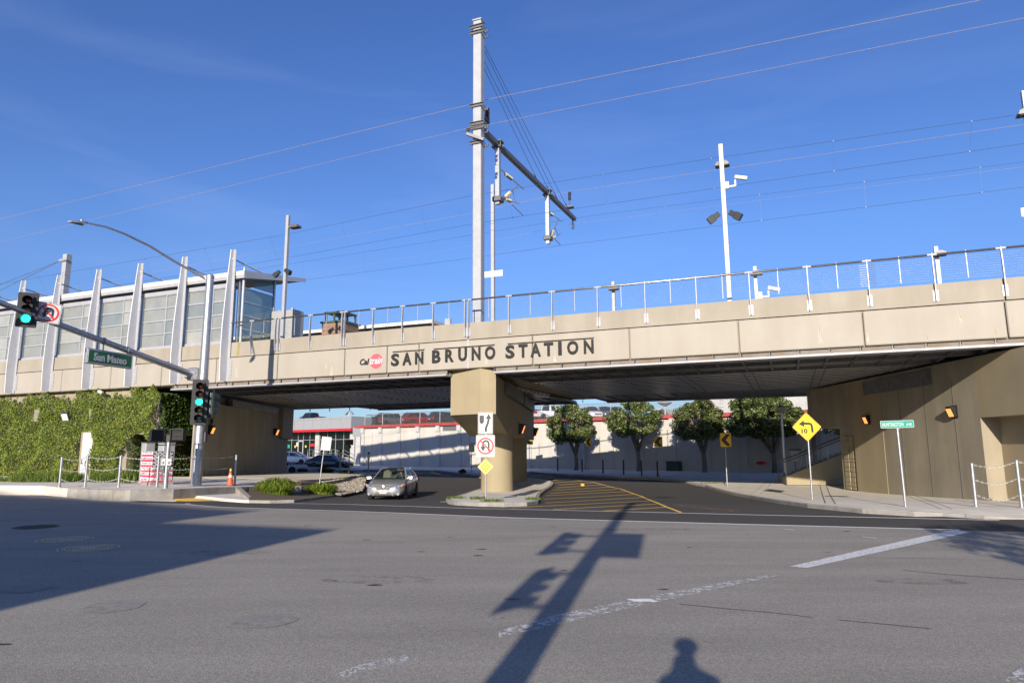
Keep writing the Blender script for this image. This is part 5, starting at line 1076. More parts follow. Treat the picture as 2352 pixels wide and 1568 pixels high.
def car(label, kind, loc, head, pnt, s=1., glass='glass_dark', lv=1, group=None, name='parked_car', detail=False, cat='car'):
    S = SPEC[kind]; t = thing(name, label, cat, loc, math.atan2(head[1], head[0]), group); t.scale = (s, s, s)
    key = (kind, pnt, lv)
    if key not in BODY:
        m = M(); rings = []
        for x, w, zl, zt in S['st']:
            h = zt-zl; half = [(w*.8, zl), (w*.965, zl+.09), (w, zl+.40*h), (w*.985, zl+.70*h), (w*.93, zt-.035), (w*.78, zt), (w*.35, zt+.022)]
            rings.append([(x, y, z) for y, z in half]+[(x, -y, z) for y, z in reversed(half)])
        n = len(rings[0]); m.add([v for r_ in rings for v in r_], [(i*n+j, i*n+(j+1) % n, (i+1)*n+(j+1) % n, (i+1)*n+j) for i in range(len(rings)-1) for j in range(n)]+[tuple(range(n)), tuple(reversed(range((len(rings)-1)*n, len(rings)*n)))])
        BODY[key] = subsurf_cut(m, 'body', pnt, [(S['wb'][0], S['wr']*1.12, .86), (S['wb'][1], S['wr']*1.12, .86)], lv)
    ob('body', BODY[key], t)
    xa, xb, xc, xd, zb, zr, wb, wr = S['cab']; zbr = zb+.05
    if kind == 'pickup': zbr = zb
    def sp(f, v, side):                       # side skin: f along, v up
        lo = xa+(xd-xa)*f; hi = xb+(xc-xb)*f; z = (zb+(zbr-zb)*f)*(1-v)+(zr-.03)*v
        bul = .03*math.sin(math.pi*v); return Vector((lo+(hi-lo)*v, side*(wb+(wr-wb)*v+bul), z))
    def quad(m, pts, th, nrm): m.prism(pts, Vector(nrm)*th)
    cabm = M(); xs = 9
    rf = []                                    # roof
    for i in range(7):
        f = i/6; x = xb+(xc-xb)*f
        for j in range(7): u = -1+j/3; rf.append((x-.05*(u*u)*(1-2*f)*1.0, u*(wr+.005), zr-.03+.05*(1-u*u)+.03*math.sin(math.pi*f)))
    cabm.add(rf, [(i*7+j, i*7+j+1, (i+1)*7+j+1, (i+1)*7+j) for i in range(6) for j in range(6)])
    def strip_(f0, f1, v0, v1, side, nn=6):
        vs = []
        for k in range(nn+1):
            f = f0+(f1-f0)*k/nn; vs += [sp(f, v0, side), sp(f, (v0+v1)/2, side), sp(f, v1, side)]
        cabm.add(vs, [(k*3+q, k*3+q+1, k*3+q+4, k*3+q+3) for k in range(nn) for q in (0, 1)])
    wins = {'sedan': [(.06, .47), (.51, .86)], 'hatch': [(.08, .18), (.20, .50), (.53, .88)], 'suv': [(.06, .36), (.39, .66), (.69, .93)], 'pickup': [(.08, .50), (.55, .90)]}[kind]
    for sd_ in (-1, 1):
        strip_(0, 1, 0, .06, sd_); strip_(0, 1, .90, 1, sd_); prev = 0.
        for a, b in wins: strip_(prev, a, .06, .90, sd_, 2); prev = b
        strip_(prev, 1, .06, .90, sd_, 3)
        for a, b in wins:
            g = M(); vs = []
            for k in range(5):
                f = a+(b-a)*k/4; vs += [sp(f, .06, sd_)-Vector((0, sd_*.008, 0)), sp(f, .48, sd_)-Vector((0, sd_*.008, 0)), sp(f, .90, sd_)-Vector((0, sd_*.008, 0))]
            g.add(vs, [(k*3+q, k*3+q+1, k*3+q+4, k*3+q+3) for k in range(4) for q in (0, 1)]); g.build('side_window', glass, t, 'all')
    def screen(nm, x0, x1, z0_, bul):
        g = M(); vs = []; N = 8
        for i in range(4):
            v = i/3
            for j in range(N+1): u = -1+2*j/N; vs.append((x0+(x1-x0)*v+bul*(1-u*u)*(1-.5*v), u*(wb+(wr-wb)*v)*.965, z0_*(1-v)+(zr-.02)*v+(.05*(1-u*u)*v)))
        g.add(vs, [(i*(N+1)+j, i*(N+1)+j+1, (i+1)*(N+1)+j+1, (i+1)*(N+1)+j) for i in range(3) for j in range(N)]); g.build(nm, glass, t, 'all')
    screen('windshield', xa, xb, zb, .10); screen('rear_window', xd, xc, zbr, -.06)
    for sd_ in (-1, 1): cabm.tube([(xa, sd_*wb*.985, zb), (xb, sd_*wr*.985, zr-.02)], .032, 6); cabm.tube([(xd, sd_*wb*.985, zbr), (xc, sd_*wr*.985, zr-.02)], .045, 6)
    cabm.build('cabin', pnt, t, True)
    m = M(); m.bb((xd+.05, -wb+.06, zb-.06), (xa-.02, wb-.06, zb+.035)); m.build('interior', 'interior', t)
    if S['wr'] not in WM: WM[S['wr']] = wheel_mesh(S['wr'], .22)
    ty, ri = WM[S['wr']]
    for x in S['wb']:
        for sd_ in (-1, 1):
            w = ob('wheel', None, t, (x, sd_*.80, S['wr']-.005), (0, 0, 0 if sd_ > 0 else math.pi)); ob('tyre', ty, w); ob('rim', ri, w)
    x0 = S['st'][0][0]; x1 = S['st'][-1][0]; w2 = S['st'][2][1]; zf_ = S['st'][1][3]; zt2 = S['st'][-2][3]
    for sd_ in (-1, 1):
        m = M(); m.prism([(xa-.12, sd_*(wb+.05), zb+.04), (xa-.12, sd_*(wb+.27), zb+.02), (xa-.14, sd_*(wb+.28), zb+.12), (xa-.12, sd_*(wb+.2), zb+.17), (xa-.12, sd_*(wb+.08), zb+.15)], (.12, 0, 0)); m.build('mirror', pnt, t)
        if not detail:
            m = M(); m.prism([(x0-.06, sd_*.45, zf_-.12), (x0-.14, sd_*.68, zf_-.14), (x0-.34, sd_*(w2-.005), zf_-.04), (x0-.36, sd_*(w2-.01), zf_+.03), (x0-.16, sd_*.66, zf_-.0), (x0-.05, sd_*.5, zf_-.04)], (.03, sd_*.02, 0)); m.build('headlight', 'lamp_clear', t)
        hh_ = .30 if kind in ('suv', 'pickup') else .16
        m = M(); m.bb((x1+.05, sd_*(w2-.33), zt2-.08-hh_), (x1-.02, sd_*(w2-.03), zt2-.05), .01); m.bb((x1+.06, sd_*(w2-.06), zt2-.08-hh_), (x1+.24, sd_*(w2+.015), zt2-.06), .01); m.build('tail_light', 'tail_red', t)
    m = M(); m.bb((x1-.03, -.17, zt2-.42), (x1-.012, .17, zt2-.25)); m.build('number_plate', 'sign_white', t)
    if not detail: m = M(); m.bb((x0-.05, -.40, zf_-.22), (x0+.012, .40, zf_-.08), .02); m.build('grille', 'black_plastic', t); m = M(); m.bb((x0-.0, -.17, zf_-.40), (x0+.03, .17, zf_-.26)); m.build('number_plate', 'sign_white', t)
    return t

# the silver sedan leaving the underpass
fL, fR = G(843.5, 1146.6), G(936.5, 1145.6); cpos = (fL+fR)/2; hd_ = Vector((-.04, -1, 0)).normalized(); ks = 1.045
cpos = cpos-hd_*1.42*ks; cpos.z = T(cpos.x, cpos.y)+.004
sc1 = car('silver four-door sedan driving out from under the bridge', 'sedan', cpos, hd_, 'paint_silver', ks, 'glass_clear', 2, None, 'sedan_car', True)
x0 = 2.44
def yz(pts, x, th, nm, mat, par=sc1): m = M(); m.prism([(x, y, z) for y, z in pts], (th, 0, 0)); return m.build(nm, mat, par)
gr_ = yz([(-.42, .715), (.42, .715), (.28, .525), (-.28, .525)], x0-.12, .13, 'upper_grille', 'black_plastic'); lg_ = yz([(-.26, .455), (.26, .455), (.46, .275), (-.46, .275)], x0-.14, .14, 'lower_grille', 'black_plastic')
for z, w in ((.56, .30), (.595, .325), (.63, .35), (.665, .375)): m = M(); m.bb((x0+.0, -w, z-.008), (x0+.02, w, z+.008)); m.build('grille_bar', 'chrome', gr_)
for z, w in ((.32, .42), (.36, .38), (.40, .335)): m = M(); m.bb((x0, -w, z-.006), (x0+.012, w, z+.006)); m.build('grille_bar', 'steel_dark', lg_)
yz(strokepath([(-.44, .73), (0, .74), (.44, .73)], .022), x0-.02, .045, 'grille_trim', 'chrome')
for s in (-1, 1): yz(strokepath([(s*.44, .725), (s*.275, .50), (s*.49, .25)], .02), x0-.05, .07, 'grille_trim', 'chrome')
yz([(-.29, .52), (.29, .52), (.26, .458), (-.26, .458)], x0-.06, .07, 'bumper_bar', 'paint_silver')
m = M(); n = 24; m.tube([(x0+.03, .085*math.cos(2*math.pi*i/n), .635+.072*math.sin(2*math.pi*i/n)) for i in range(n+1)], .012, 6); m.tube([(x0+.03, .03, .685), (x0+.03, -.035, .60), (x0+.03, .05, .60)], .011, 5); m.build('emblem', 'chrome', gr_)
pl2 = yz([(-.165, .355), (.165, .355), (.165, .50), (-.165, .50)], x0+.008, .012, 'number_plate', 'sign_white'); text('lettering', '7CJS797', .1, 'flag_navy', pl2, (x0+.023, 0, .42), rot=(math.pi/2, 0, math.pi/2), extrude=.001, bold=.002, width=.28, height=.07); text('lettering', 'California', .05, 'sign_red', pl2, (x0+.023, 0, .482), rot=(math.pi/2, 0, math.pi/2), extrude=.001, width=.13, height=.022)
for s in (-1, 1):
    P = [(2.40, .47, .63), (2.33, .62, .60), (2.20, .80, .645), (2.02, .885, .745), (1.96, .895, .79), (2.16, .79, .765), (2.32, .62, .715)]
    m = M(); m.prism([(x, s*y, z) for x, y, z in P], (.05, s*.035, .012)); hl = m.build('headlight', 'lamp_clear', sc1)
    for (x, y, z) in ((2.34, .59, .665), (2.24, .70, .685)): m = M(); m.lathe([(.058, 0), (.058, .03), (.045, .032), (.04, .01), (0, .01)], (x+.045, s*(y+.03), z), 14, (.8, s*.5, .1)); m.build('projector', 'chrome', hl)
    m = M(); m.box((2.10, s*.89, .745), (.16, .05, .05), R(s*-35)); m.build('indicator', 'lamp_amber', hl)
    m = M(); m.lathe([(.075, 0), (.075, .03), (.06, .035), (0, .03)], (2.335, s*.68, .345), 14, (.9, s*.35, 0)); m.build('fog_light', 'lamp_clear', sc1)
    m = M(); m.bb((.25, s*.905, .80), (.45, s*.945, .83), .008); m.bb((-.75, s*.905, .815), (-.55, s*.945, .845), .008); m.build('door_handle', 'chrome', sc1)
    for x in (.95, -.16, -1.15): m = M(); m.tube([(x, s*.905, .24), (x-.02, s*.916, .55), (x, s*.905, .80), (x+.02, s*.86, .965)], .006, 4); m.build('door_seam', 'black_metal', sc1)
    m = M(); m.bb((-1.0, s*.905, .235), (1.0, s*.93, .26)); m.build('sill_trim', 'chrome', sc1)
    st_ = M(); st_.box((.0, s*.36, 1.12), (.16, .46, .42), Matrix.Rotation(-.18, 3, 'Y'), .06); st_.box((-.06, s*.36, 1.36), (.1, .24, .16), None, .04); st_.build('seat', 'interior_tan' if s < 0 else 'interior', sc1)
m = M(); n = 20; m.tube([(.62-.05*math.sin(2*math.pi*i/n), .36+.18*math.cos(2*math.pi*i/n), 1.05+.16*math.sin(2*math.pi*i/n)) for i in range(n+1)], .016, 6); m.build('steering_wheel', 'interior_tan', sc1)
m = M(); m.box((.36, 0, 1.345), (.04, .22, .06), None, .01); m.build('rear_view_mirror', 'black_plastic', sc1); m = M(); m.box((.28, .36, 1.39), (.18, .34, .02), Matrix.Rotation(.3, 3, 'Y')); m.build('sun_visor', 'interior_tan', sc1)
m = M(); m.bb((.12, -.42, 1.497), (-.5, .42, 1.512)); m.build('sunroof', 'glass_dark', sc1)

# ------------------------------------------------------------------ people
pm('skin', (.50, .28, .19), .55, 0, .06, 8); pm('shirt_blue', (.05, .09, .20), .8, 0, .15, 9); pm('hair_dark', (.02, .016, .013), .6, 0, .2, 20); pm('trousers', (.05, .05, .06), .85, 0, .15, 9)
def skin_body(name, J, E_, mat, parent, split=None):
    me = bpy.data.meshes.new(name); me.from_pydata([j[0] for j in J], E_, []); o = ob(name, me, parent); md = o.modifiers.new('skin', 'SKIN'); sv = me.skin_vertices[0].data
    for i, j in enumerate(J): sv[i].radius = j[1] if isinstance(j[1], tuple) else (j[1], j[1])
    sv[0].use_root = True; s2 = o.modifiers.new('sub', 'SUBSURF'); s2.levels = s2.render_levels = 2
    bpy.context.view_layer.update(); n = bpy.data.meshes.new_from_object(o.evaluated_get(bpy.context.evaluated_depsgraph_get())); bpy.data.objects.remove(o)
    n.materials.clear(); [n.materials.append(MATS[x]) for x in mat]
    if split:
        for p in n.polygons: p.material_index = split(p.center)
    n.polygons.foreach_set('use_smooth', [True]*len(n.polygons)); return ob(name, n, parent)
dr = thing('person', 'driver in dark sunglasses and blue shirt behind the sedan windshield', 'person', cpos, math.atan2(hd_.y, hd_.x)); dr.scale = (ks, ks, ks); q = .36
skin_body('body', [((-.02, q, .80), (.15, .13)), ((-.02, q, 1.0), (.17, .12)), ((0, q, 1.12), (.15, .10)), ((.03, q, 1.20), (.06, .06)), ((.05, q, 1.27), (.075, .085)), ((.06, q, 1.35), (.08, .10)), ((.05, q, 1.41), (.06, .07)), ((.02, q+.19, 1.10), .06), ((.22, q+.22, .96), .048), ((.50, q+.14, 1.08), .036), ((.57, q+.12, 1.12), .04), ((.02, q-.19, 1.10), .06), ((.22, q-.22, .96), .048), ((.50, q-.14, 1.08), .036), ((.57, q-.12, 1.12), .04)],
    [(0, 1), (1, 2), (2, 3), (3, 4), (4, 5), (5, 6), (2, 7), (7, 8), (8, 9), (9, 10), (2, 11), (11, 12), (12, 13), (13, 14)], ['shirt_blue', 'skin'], dr, lambda c: 1 if c.z > 1.205 or c.x > .42 else 0)
m = M(); m.ball((.02, q, 1.40), .105, 12, 8, (1, .95, .7)); m.build('hair', 'hair_dark', dr, 'all'); m = M(); m.box((.145, q, 1.335), (.03, .16, .042), None, .01); m.build('sunglasses', 'black_plastic', dr); m = M(); m.ball((.15, q, 1.305), .018, 8, 5); m.ball((.06, q+.09, 1.32), .022, 8, 5, (.6, .5, 1.2)); m.ball((.06, q-.09, 1.32), .022, 8, 5, (.6, .5, 1.2)); m.build('nose_and_ears', 'skin', dr, 'all')

# cars beyond the bridge
bp_ = G(753, 1077.5, .0); car('dark navy sedan crossing behind the planting', 'sedan', bp_+Vector((0, .9, 0)), (.93, -.30), 'paint_navy', 1.03*bp_.y/74, name='sedan_car')
wp = AY(676, 1062.5, 90); wp.z = .42; car('white hatchback parked by the showroom', 'hatch', wp, (.98, -.12), 'paint_carwhite', 1.02, name='hatchback_car')
wp2 = wp+Vector((-2.4, 3.5, .02)); car('dark car mostly hidden behind the white hatchback', 'suv', wp2, (.98, -.12), 'paint_black', 1.0)
# motorcycle at the wall end
mc = thing('motorcycle', 'black motorcycle parked at the end of the left abutment', 'motorcycle', G(*Z7(95, 1440), .05)+Vector((-.2, .3, 0)), R(15)); rt_ = [(-.7, .32), (.72, .32)]
for x, z in rt_: w = ob('wheel', None, mc, (x, 0, z)); ty, ri = wheel_mesh(.32, .14); ob('tyre', ty, w); ob('rim', ri, w)
m = M(); m.ball((.1, 0, .85), .3, 12, 8, (1.1, .6, .62)); m.build('tank', 'paint_black', mc, 'all'); m = M(); m.box((-.45, 0, .82), (.75, .28, .14), Matrix.Rotation(.1, 3, 'Y'), .05); m.build('seat', 'rubber', mc); m = M(); m.box((.02, 0, .45), (.55, .34, .42), None, .08); m.build('engine', 'steel_dark', mc)
m = M(); m.tube([(.72, .1, .32), (.5, .1, .95), (.42, .1, 1.05)], .03, 8); m.tube([(.72, -.1, .32), (.5, -.1, .95), (.42, -.1, 1.05)], .03, 8); m.tube([(.3, .42, 1.1), (.42, .15, 1.05), (.42, -.15, 1.05), (.3, -.42, 1.1)], .02, 8); m.build('fork', 'steel_bright', mc); m = M(); m.tube([(.1, -.2, .35), (-.3, -.24, .28), (-.95, -.24, .42)], .055, 8); m.build('exhaust', 'chrome', mc); m = M(); m.box((-.75, 0, 1.0), (.45, .5, .4), None, .08); m.build('luggage_box', 'black_plastic', mc); m = M(); m.ball((.62, 0, .93), .11, 10, 6); m.build('headlight', 'lamp_clear', mc, 'all')
# ------------------------------------------------------------------ retaining wall with parking deck, frame: x along the wall, y behind, z up
WL = G(833, 1069.5, .15); WR = G(1531, 1080, .15); wv = (WR-WL).normalized(); WANG = math.atan2(wv.y, wv.x); wn = Vector((-wv.y, wv.x, 0)); WO = Vector((WL.x, WL.y, 0))
def WPt(px, py, y=0.):
    p = onplane(px, py, WO+wn*y, wn); return (p-WO).dot(Vector((wv.x, wv.y, 0)).normalized()), p.z
def wthing(name, label, cat, group=None): return thing(name, label, cat, WO, WANG, group)
def wworld(x, y, z): return WO+Vector((wv.x, wv.y, 0)).normalized()*x+wn*y+Vector((0, 0, z))
DZ = WPt(940, 974)[1]
pm('ledge_red', (.34, .05, .055), .7, 0, .25, 1.5); pm('rusty_edge', (.22, .09, .06), .85, 0, .3, 3)
rw = wthing('retaining_wall', 'long white rendered retaining wall with pilasters below the parking deck', 'wall')
m = M(); m.bb((0, 0, -.4), (70, .6, DZ-.3)); m.build('wall', 'white_wall', rw)
m = M(); m.bb((-1.3, -.38, DZ-.30), (70, .7, DZ)); m.build('ledge', 'ledge_red', rw); m = M(); m.bb((-1.3, -.36, DZ), (70, .3, DZ+.06)); m.build('ledge_edge', 'rusty_edge', rw)
xa_ = WPt(*Z3(1416, 600))[0]; xb_ = WPt(*Z3(2190, 600))[0]; spc = (xb_-xa_)/5
pil = M(); pil.bb((-.28, -.16, -.3), (.28, -.002, DZ-.31)); pil.prism([(-.28, -.16, DZ-.31), (-.28, -.34, DZ-.31), (-.28, -.34, DZ-.85), (-.28, -.30, DZ-1.0), (-.28, -.16, DZ-1.0)], (.56, 0, 0)); pilm = pil.mesh('pilaster', 'white_trim')
for i in range(22): ob('pilaster', pilm, rw, (xa_+i*spc, 0, 0))
x, z = WPt(*Z3(2113, 435)); m = M(); m.bb((x-1.15, -.03, z-.35), (x+1.15, -.004, z+.35)); v = m.build('vent', 'steel_dark', rw); m = M(); [m.box((x, -.04, z-.28+i*.14), (2.2, .06, .02), Matrix.Rotation(.5, 3, 'X')) for i in range(5)]; m.build('louvres', 'cab_grey', v)
for q0, q1 in ((Z3(1490, 470), Z3(1488, 735)), (Z3(2270, 470), Z3(2268, 720)), (Z16(2250, 300), Z16(2250, 640)), (Z23(405, 590), Z23(420, 900))):
    a, b = WPt(*q0), WPt(*q1); m = M(); m.tube([(a[0], -.06, a[1]), (a[0], -.06, b[1])], .035, 6); m.build('drain_pipe', 'white_trim', rw)
dk = M(); dk.bb((-.9, .62, DZ-.5), (75, 60, DZ-.02)); o = dk.build('parking_deck', 'asphalt_old'); o.location = WO; o.rotation_euler = (0, 0, WANG); o['kind'] = 'structure'
# chain-link fence
fmt = pm('chainlink', (.25, .24, .22), .5, .6, 0); t_ = fmt.node_tree; b_ = t_.nodes['Principled BSDF']; tc = t_.nodes.new('ShaderNodeTexCoord'); outs = []
for a in (45, -45):
    mp_ = t_.nodes.new('ShaderNodeMapping'); mp_.inputs['Rotation'].default_value = (0, R(a), 0); t_.links.new(tc.outputs['Object'], mp_.inputs[0]); wv_ = t_.nodes.new('ShaderNodeTexWave'); wv_.inputs['Scale'].default_value = 2.6; t_.links.new(mp_.outputs[0], wv_.inputs[0]); gt = t_.nodes.new('ShaderNodeMath'); gt.operation = 'GREATER_THAN'; gt.inputs[1].default_value = .978; t_.links.new(wv_.outputs['Fac'], gt.inputs[0]); outs.append(gt)
mxm = t_.nodes.new('ShaderNodeMath'); mxm.operation = 'MAXIMUM'; t_.links.new(outs[0].outputs[0], mxm.inputs[0]); t_.links.new(outs[1].outputs[0], mxm.inputs[1]); t_.links.new(mxm.outputs[0], b_.inputs['Alpha'])
fn = wthing('chain_link_fence', 'chain-link fence along the edge of the parking deck', 'fence'); fx = [WPt(*Z3(x_, 400))[0] for x_ in (1430, 1575, 1723, 1877, 2030)]; sp_ = (fx[-1]-fx[0])/4; fh = 1.45
for i in range(24): m = M(); m.tube([(fx[0]+i*sp_, 0, DZ), (fx[0]+i*sp_, 0, DZ+fh)], .04, 6); m.build('post', 'galv_matt', fn)
m = M(); m.tube([(fx[0], 0, DZ+fh), (fx[0]+23*sp_, 0, DZ+fh)], .03, 6); m.build('top_rail', 'galv_matt', fn); m = M(); m.bb((fx[0], .0, DZ+.05), (fx[0]+23*sp_, .012, DZ+fh)); m.build('mesh', 'chainlink', fn)
m = M(); m.tube([(fx[0], 0, DZ+fh), (fx[0], 6, DZ+fh)], .03, 6); [m.tube([(fx[0], k, DZ), (fx[0], k, DZ+fh)], .04, 6) for k in (2.5, 5)]; m.build('return_frame', 'galv_matt', fn)
# cars on the deck
def deck_car(label, kind, px, py, y, head, pnt, s=1., name='parked_car', cat='car'):
    x, z = WPt(px, py, y); h = Vector((wv.x, wv.y, 0)).normalized()*head[0]+wn*head[1]; return car(label, kind, wworld(x, y, DZ-.02), h, pnt, s, group='vehicles on the parking deck', name=name, cat=cat)
s1 = deck_car('dark grey SUV with spare wheel on its tailgate on the deck', 'suv', *Z3(1650, 390), 4.0, (.25, .97), 'paint_grey', 1.04)
w = ob('spare_wheel', None, s1, (-2.42, 0, .95), (0, 0, R(90))); ty, ri = WM[.36]; ob('tyre', ty, w); m = M(); m.lathe([(.30, .1), (.30, .13), (.2, .16), (0, .17)], (0, 0, 0), 18, (0, 1, 0)); m.build('cover', 'steel_bright', w)
deck_car('red SUV parked on the deck between two dark SUVs', 'suv', *Z3(1862, 390), 4.0, (.35, .94), 'paint_red', 1.0)
deck_car('black SUV on the deck beside the pier cap', 'suv', *Z3(2075, 390), 4.6, (.40, .92), 'paint_black', .98)
pk_ = deck_car('black pickup parked on the showroom roof', 'pickup', 716, 962, 8.0, (-1, .05), 'paint_black', 1.0, 'pickup_truck', 'pickup'); pk_.location.z = WPt(*Z7(680, 243), 8.0)[1]-1.93
deck_car('white pickup truck seen from behind on the deck', 'pickup', *Z16(1215, 180), 3.8, (.35, .94), 'paint_carwhite', .95, 'pickup_truck', 'pickup')
deck_car('small blue car beside the white pickup', 'hatch', *Z16(1062, 170), 5.2, (.3, .95), 'paint_blue', 1.0)
deck_car('white sedan behind the leftmost tree on the deck', 'sedan', *Z16(1610, 160), 3.2, (.75, -.66), 'paint_carwhite', .95)
deck_car('grey sedan right of the white sedan on the deck', 'sedan', *Z16(1740, 150), 4.0, (.7, -.7), 'paint_grey', .95)
deck_car('second grey sedan, farthest right in the deck row', 'sedan', *Z16(1850, 140), 5.2, (.7, -.7), 'paint_grey', .95)
deck_car('dark red car far left on the deck behind the bin', 'sedan', *Z3(1455, 392), 9, (.3, .95), 'paint_red', .95)
bx, bz = WPt(*Z7(1870, 470), 1.4); bn = thing('wheeled_bin', 'black wheeled bin at the left end of the deck fence', 'bin', wworld(bx, 1.4, DZ-.02), WANG); m = M(); m.prism([(-.32, -.35, .05), (.32, -.35, .05), (.32, .35, .05), (-.32, .35, .05)], (0, 0, .02)); m.add([(-.28, -.3, .07), (.28, -.3, .07), (.28, .3, .07), (-.28, .3, .07), (-.36, -.4, 1.15), (.36, -.4, 1.15), (.36, .4, 1.15), (-.36, .4, 1.15)], [(0, 1, 5, 4), (1, 2, 6, 5), (2, 3, 7, 6), (3, 0, 4, 7)]); m.build('body', 'charcoal', bn); m = M(); m.bb((-.4, -.45, 1.15), (.4, .45, 1.25), .04); m.build('lid', 'charcoal', bn)
for sd_ in (-1, 1): m = M(); m.lathe([(.15, -.04), (.15, .04)], (-.42, sd_*.3, .15), 14, (0, 1, 0)); m.build('wheel', 'rubber', bn)
# deck lamps and white building behind
wb_ = wthing('white_building', 'plain white building with ladder rising behind the parking deck', 'building'); x0_ = WPt(*Z23(950, 300), 16)[0]; x1_ = WPt(*Z23(1900, 250), 16)[0]+6; m = M(); m.bb((x0_, 16, DZ-.5), (x1_, 24, DZ+9)); m.build('walls', 'white_trim', wb_)
m = M(); [m.tube([(x0_+1.0+k, 15.95, DZ-.5), (x0_+1.0+k, 15.95, DZ+9)], .04, 5) for k in (0, .6)]; [m.tube([(x0_+1.0, 15.95, DZ+i*.4), (x0_+1.6, 15.95, DZ+i*.4)], .025, 5) for i in range(22)]; m.build('ladder', 'galv_matt', wb_)
hu = wthing('white_hut', 'low white hut on the deck between the second and third tree', 'building'); a, b = WPt(*Z23(385, 400), 6)[0], WPt(*Z23(480, 400), 6)[0]; zt_ = WPt(*Z23(430, 345), 6)[1]; m = M(); m.bb((a, 6, DZ-.02), (b, 9, zt_)); m.build('walls', 'white_trim', hu)
lx, lz = WPt(*Z23(505, 300), 4); lm = thing('deck_lamp', 'slim lamp post with saucer head on the deck', 'lamp post', wworld(lx, 4, DZ)); m = M(); m.tube([(0, 0, 0), (0, 0, lz-DZ)], .06, 8); m.build('post', 'white_trim', lm); m = M(); m.lathe([(.1, -.25), (.75, .1), (.7, .2), (.2, .3), (0, .3)], (0, 0, lz-DZ), 18); m.build('head', 'galv_matt', lm)
lx, lz = WPt(*Z7(1360, 235), 7); lm = thing('deck_floodlight', 'double floodlight mast behind the showroom roof', 'lamp post', wworld(lx, 7, DZ), WANG); m = M(); m.tube([(0, 0, -1), (0, 0, lz-DZ)], .1, 8); m.build('post', 'white_trim', lm)
for s_ in (-1, 1): m = M(); m.box((s_*.5, 0, lz-DZ-.1), (.8, .4, .2), Matrix.Rotation(s_*.6, 3, 'Y'), .04); m.build('floodlight', 'galv_matt', lm)

# ------------------------------------------------------------------ showroom
pm('clad_grey', (.36, .365, .375), .45, .25, .06, 2); pm('band_red', (.66, .02, .03), .4, 0, .05, 3); glassmat('shop_glass', (.012, .018, .018), .55, .04, (.5, .6, .58))
so = wthing('car_showroom', 'grey clad car showroom with red band and tall shop windows', 'building'); YF = 4.0; YG = 5.6
xR = WPt(*Z7(1385, 450), YF)[0]; xL = WPt(*Z7(-900, 450), YF)[0]; zT = WPt(*Z7(1000, 332), YF)[1]; zB1 = WPt(*Z7(1000, 562), YF)[1]; zB0 = WPt(*Z7(1000, 607), YF)[1]; zS = WPt(*Z7(1000, 775), YG)[1]; zF = WPt(*Z7(600, 1112), YG)[1]
pw_ = (WPt(*Z7(1120, 450), YF)[0]-WPt(*Z7(395, 450), YF)[0])/4; k = 0; x_ = xR
while x_ > xL and k < 14:
    m = M(); m.bb((x_-pw_+.015, YF, zB1+.012), (x_-.015, YF+.12, zT-.32)); m.build('cladding_panel', 'clad_grey', so); m = M(); m.bb((x_-pw_+.015, YF, zT-.30), (x_-.015, YF+.12, zT)); m.build('cladding_panel', 'clad_grey', so); m = M(); m.bb((x_-pw_+.012, YF-.02, zB0), (x_-.012, YF+.12, zB1)); m.build('red_band', 'band_red', so); x_ -= pw_; k += 1
xL = x_
for j, (y0, y1) in enumerate(((YF+.002, YF+1.3), (YF+1.32, YF+2.6))): m = M(); m.bb((xR+.0, y0, zB1+.012), (xR+.12, y1, zT)); m.build('cladding_panel', 'clad_grey', so); m = M(); m.bb((xR, y0, zB0), (xR+.14, y1, zB1)); m.build('red_band', 'band_red', so)
m = M(); m.bb((xL, YF+.13, zB0+.02), (xR-.002, YG+6, zT-.06)); m.build('roof_box', 'clad_grey', so); m = M(); m.bb((xL, YG+4, zF-.6), (xR, YG+4.2, zB0)); m.build('back_wall', 'interior_tan', so); m = M(); m.bb((xL, YG, zF-1.2), (xR+.8, YG+4, zF)); m.build('floor_slab', 'concrete_kerb', so)
cx = [WPt(*Z7(a, 900), YG)[0] for a in (80, 230, 355, 458, 585, 705, 782, 930, 1090, 1248, 1395)]
for i, (a, b) in enumerate(zip(cx, cx[1:])):
    if i == 5: m = M(); m.bb((a, YG-.2, zF), (b, YG+.3, zB0+.02)); m.build('pillar', 'white_trim', so); continue
    for z0_, z1_ in ((zF, zS), (zS+.06, zB0+.02)): m = M(); m.bb((a+.04, YG, z0_), (b-.04, YG+.02, z1_)); m.build('pane', 'shop_glass', so)
    m = M(); m.bb((a-.04, YG-.04, zF), (a+.04, YG+.06, zB0)); m.build('mullion', 'alu', so); m = M(); m.bb((a+.04, YG-.04, zS), (b-.04, YG+.05, zS+.06)); m.build('mullion', 'alu', so)
m = M(); m.bb((cx[-1], YG-.3, zF-.8), (cx[-1]+1.0, YG+.5, zB0+.02)); m.build('pillar', 'white_trim', so); m = M(); m.bb((cx[0]-3, YG-.3, zF-.8), (cx[0], YG+.5, zB0+.02)); m.build('pillar', 'white_trim', so)
a = WPt(*Z7(1478, 1000), 2.2)[0]; b = WPt(*Z7(1565, 1000), 2.2)[0]; m = M(); m.bb((a, 2.2, -.2), (b, 3.2, zB0-.9)); m.build('pillar', 'white_trim', so); m = M(); m.bb((a-.6, 2.15, zB0-.88), (b+1.2, 3.6, zB0+.3)); m.build('side_beam', 'clad_grey', so)
d0, d1_ = cx[2]+.08, cx[3]-.02; m = M(); [m.bb(p_, q_) for p_, q_ in (((d0, YG-.07, zF), (d0+.1, YG-.02, zS-.1)), ((d1_-.1, YG-.07, zF), (d1_, YG-.02, zS-.1)), ((d0, YG-.07, zS-.2), (d1_, YG-.02, zS-.05)))]; m.build('door_frame', 'white_trim', so)
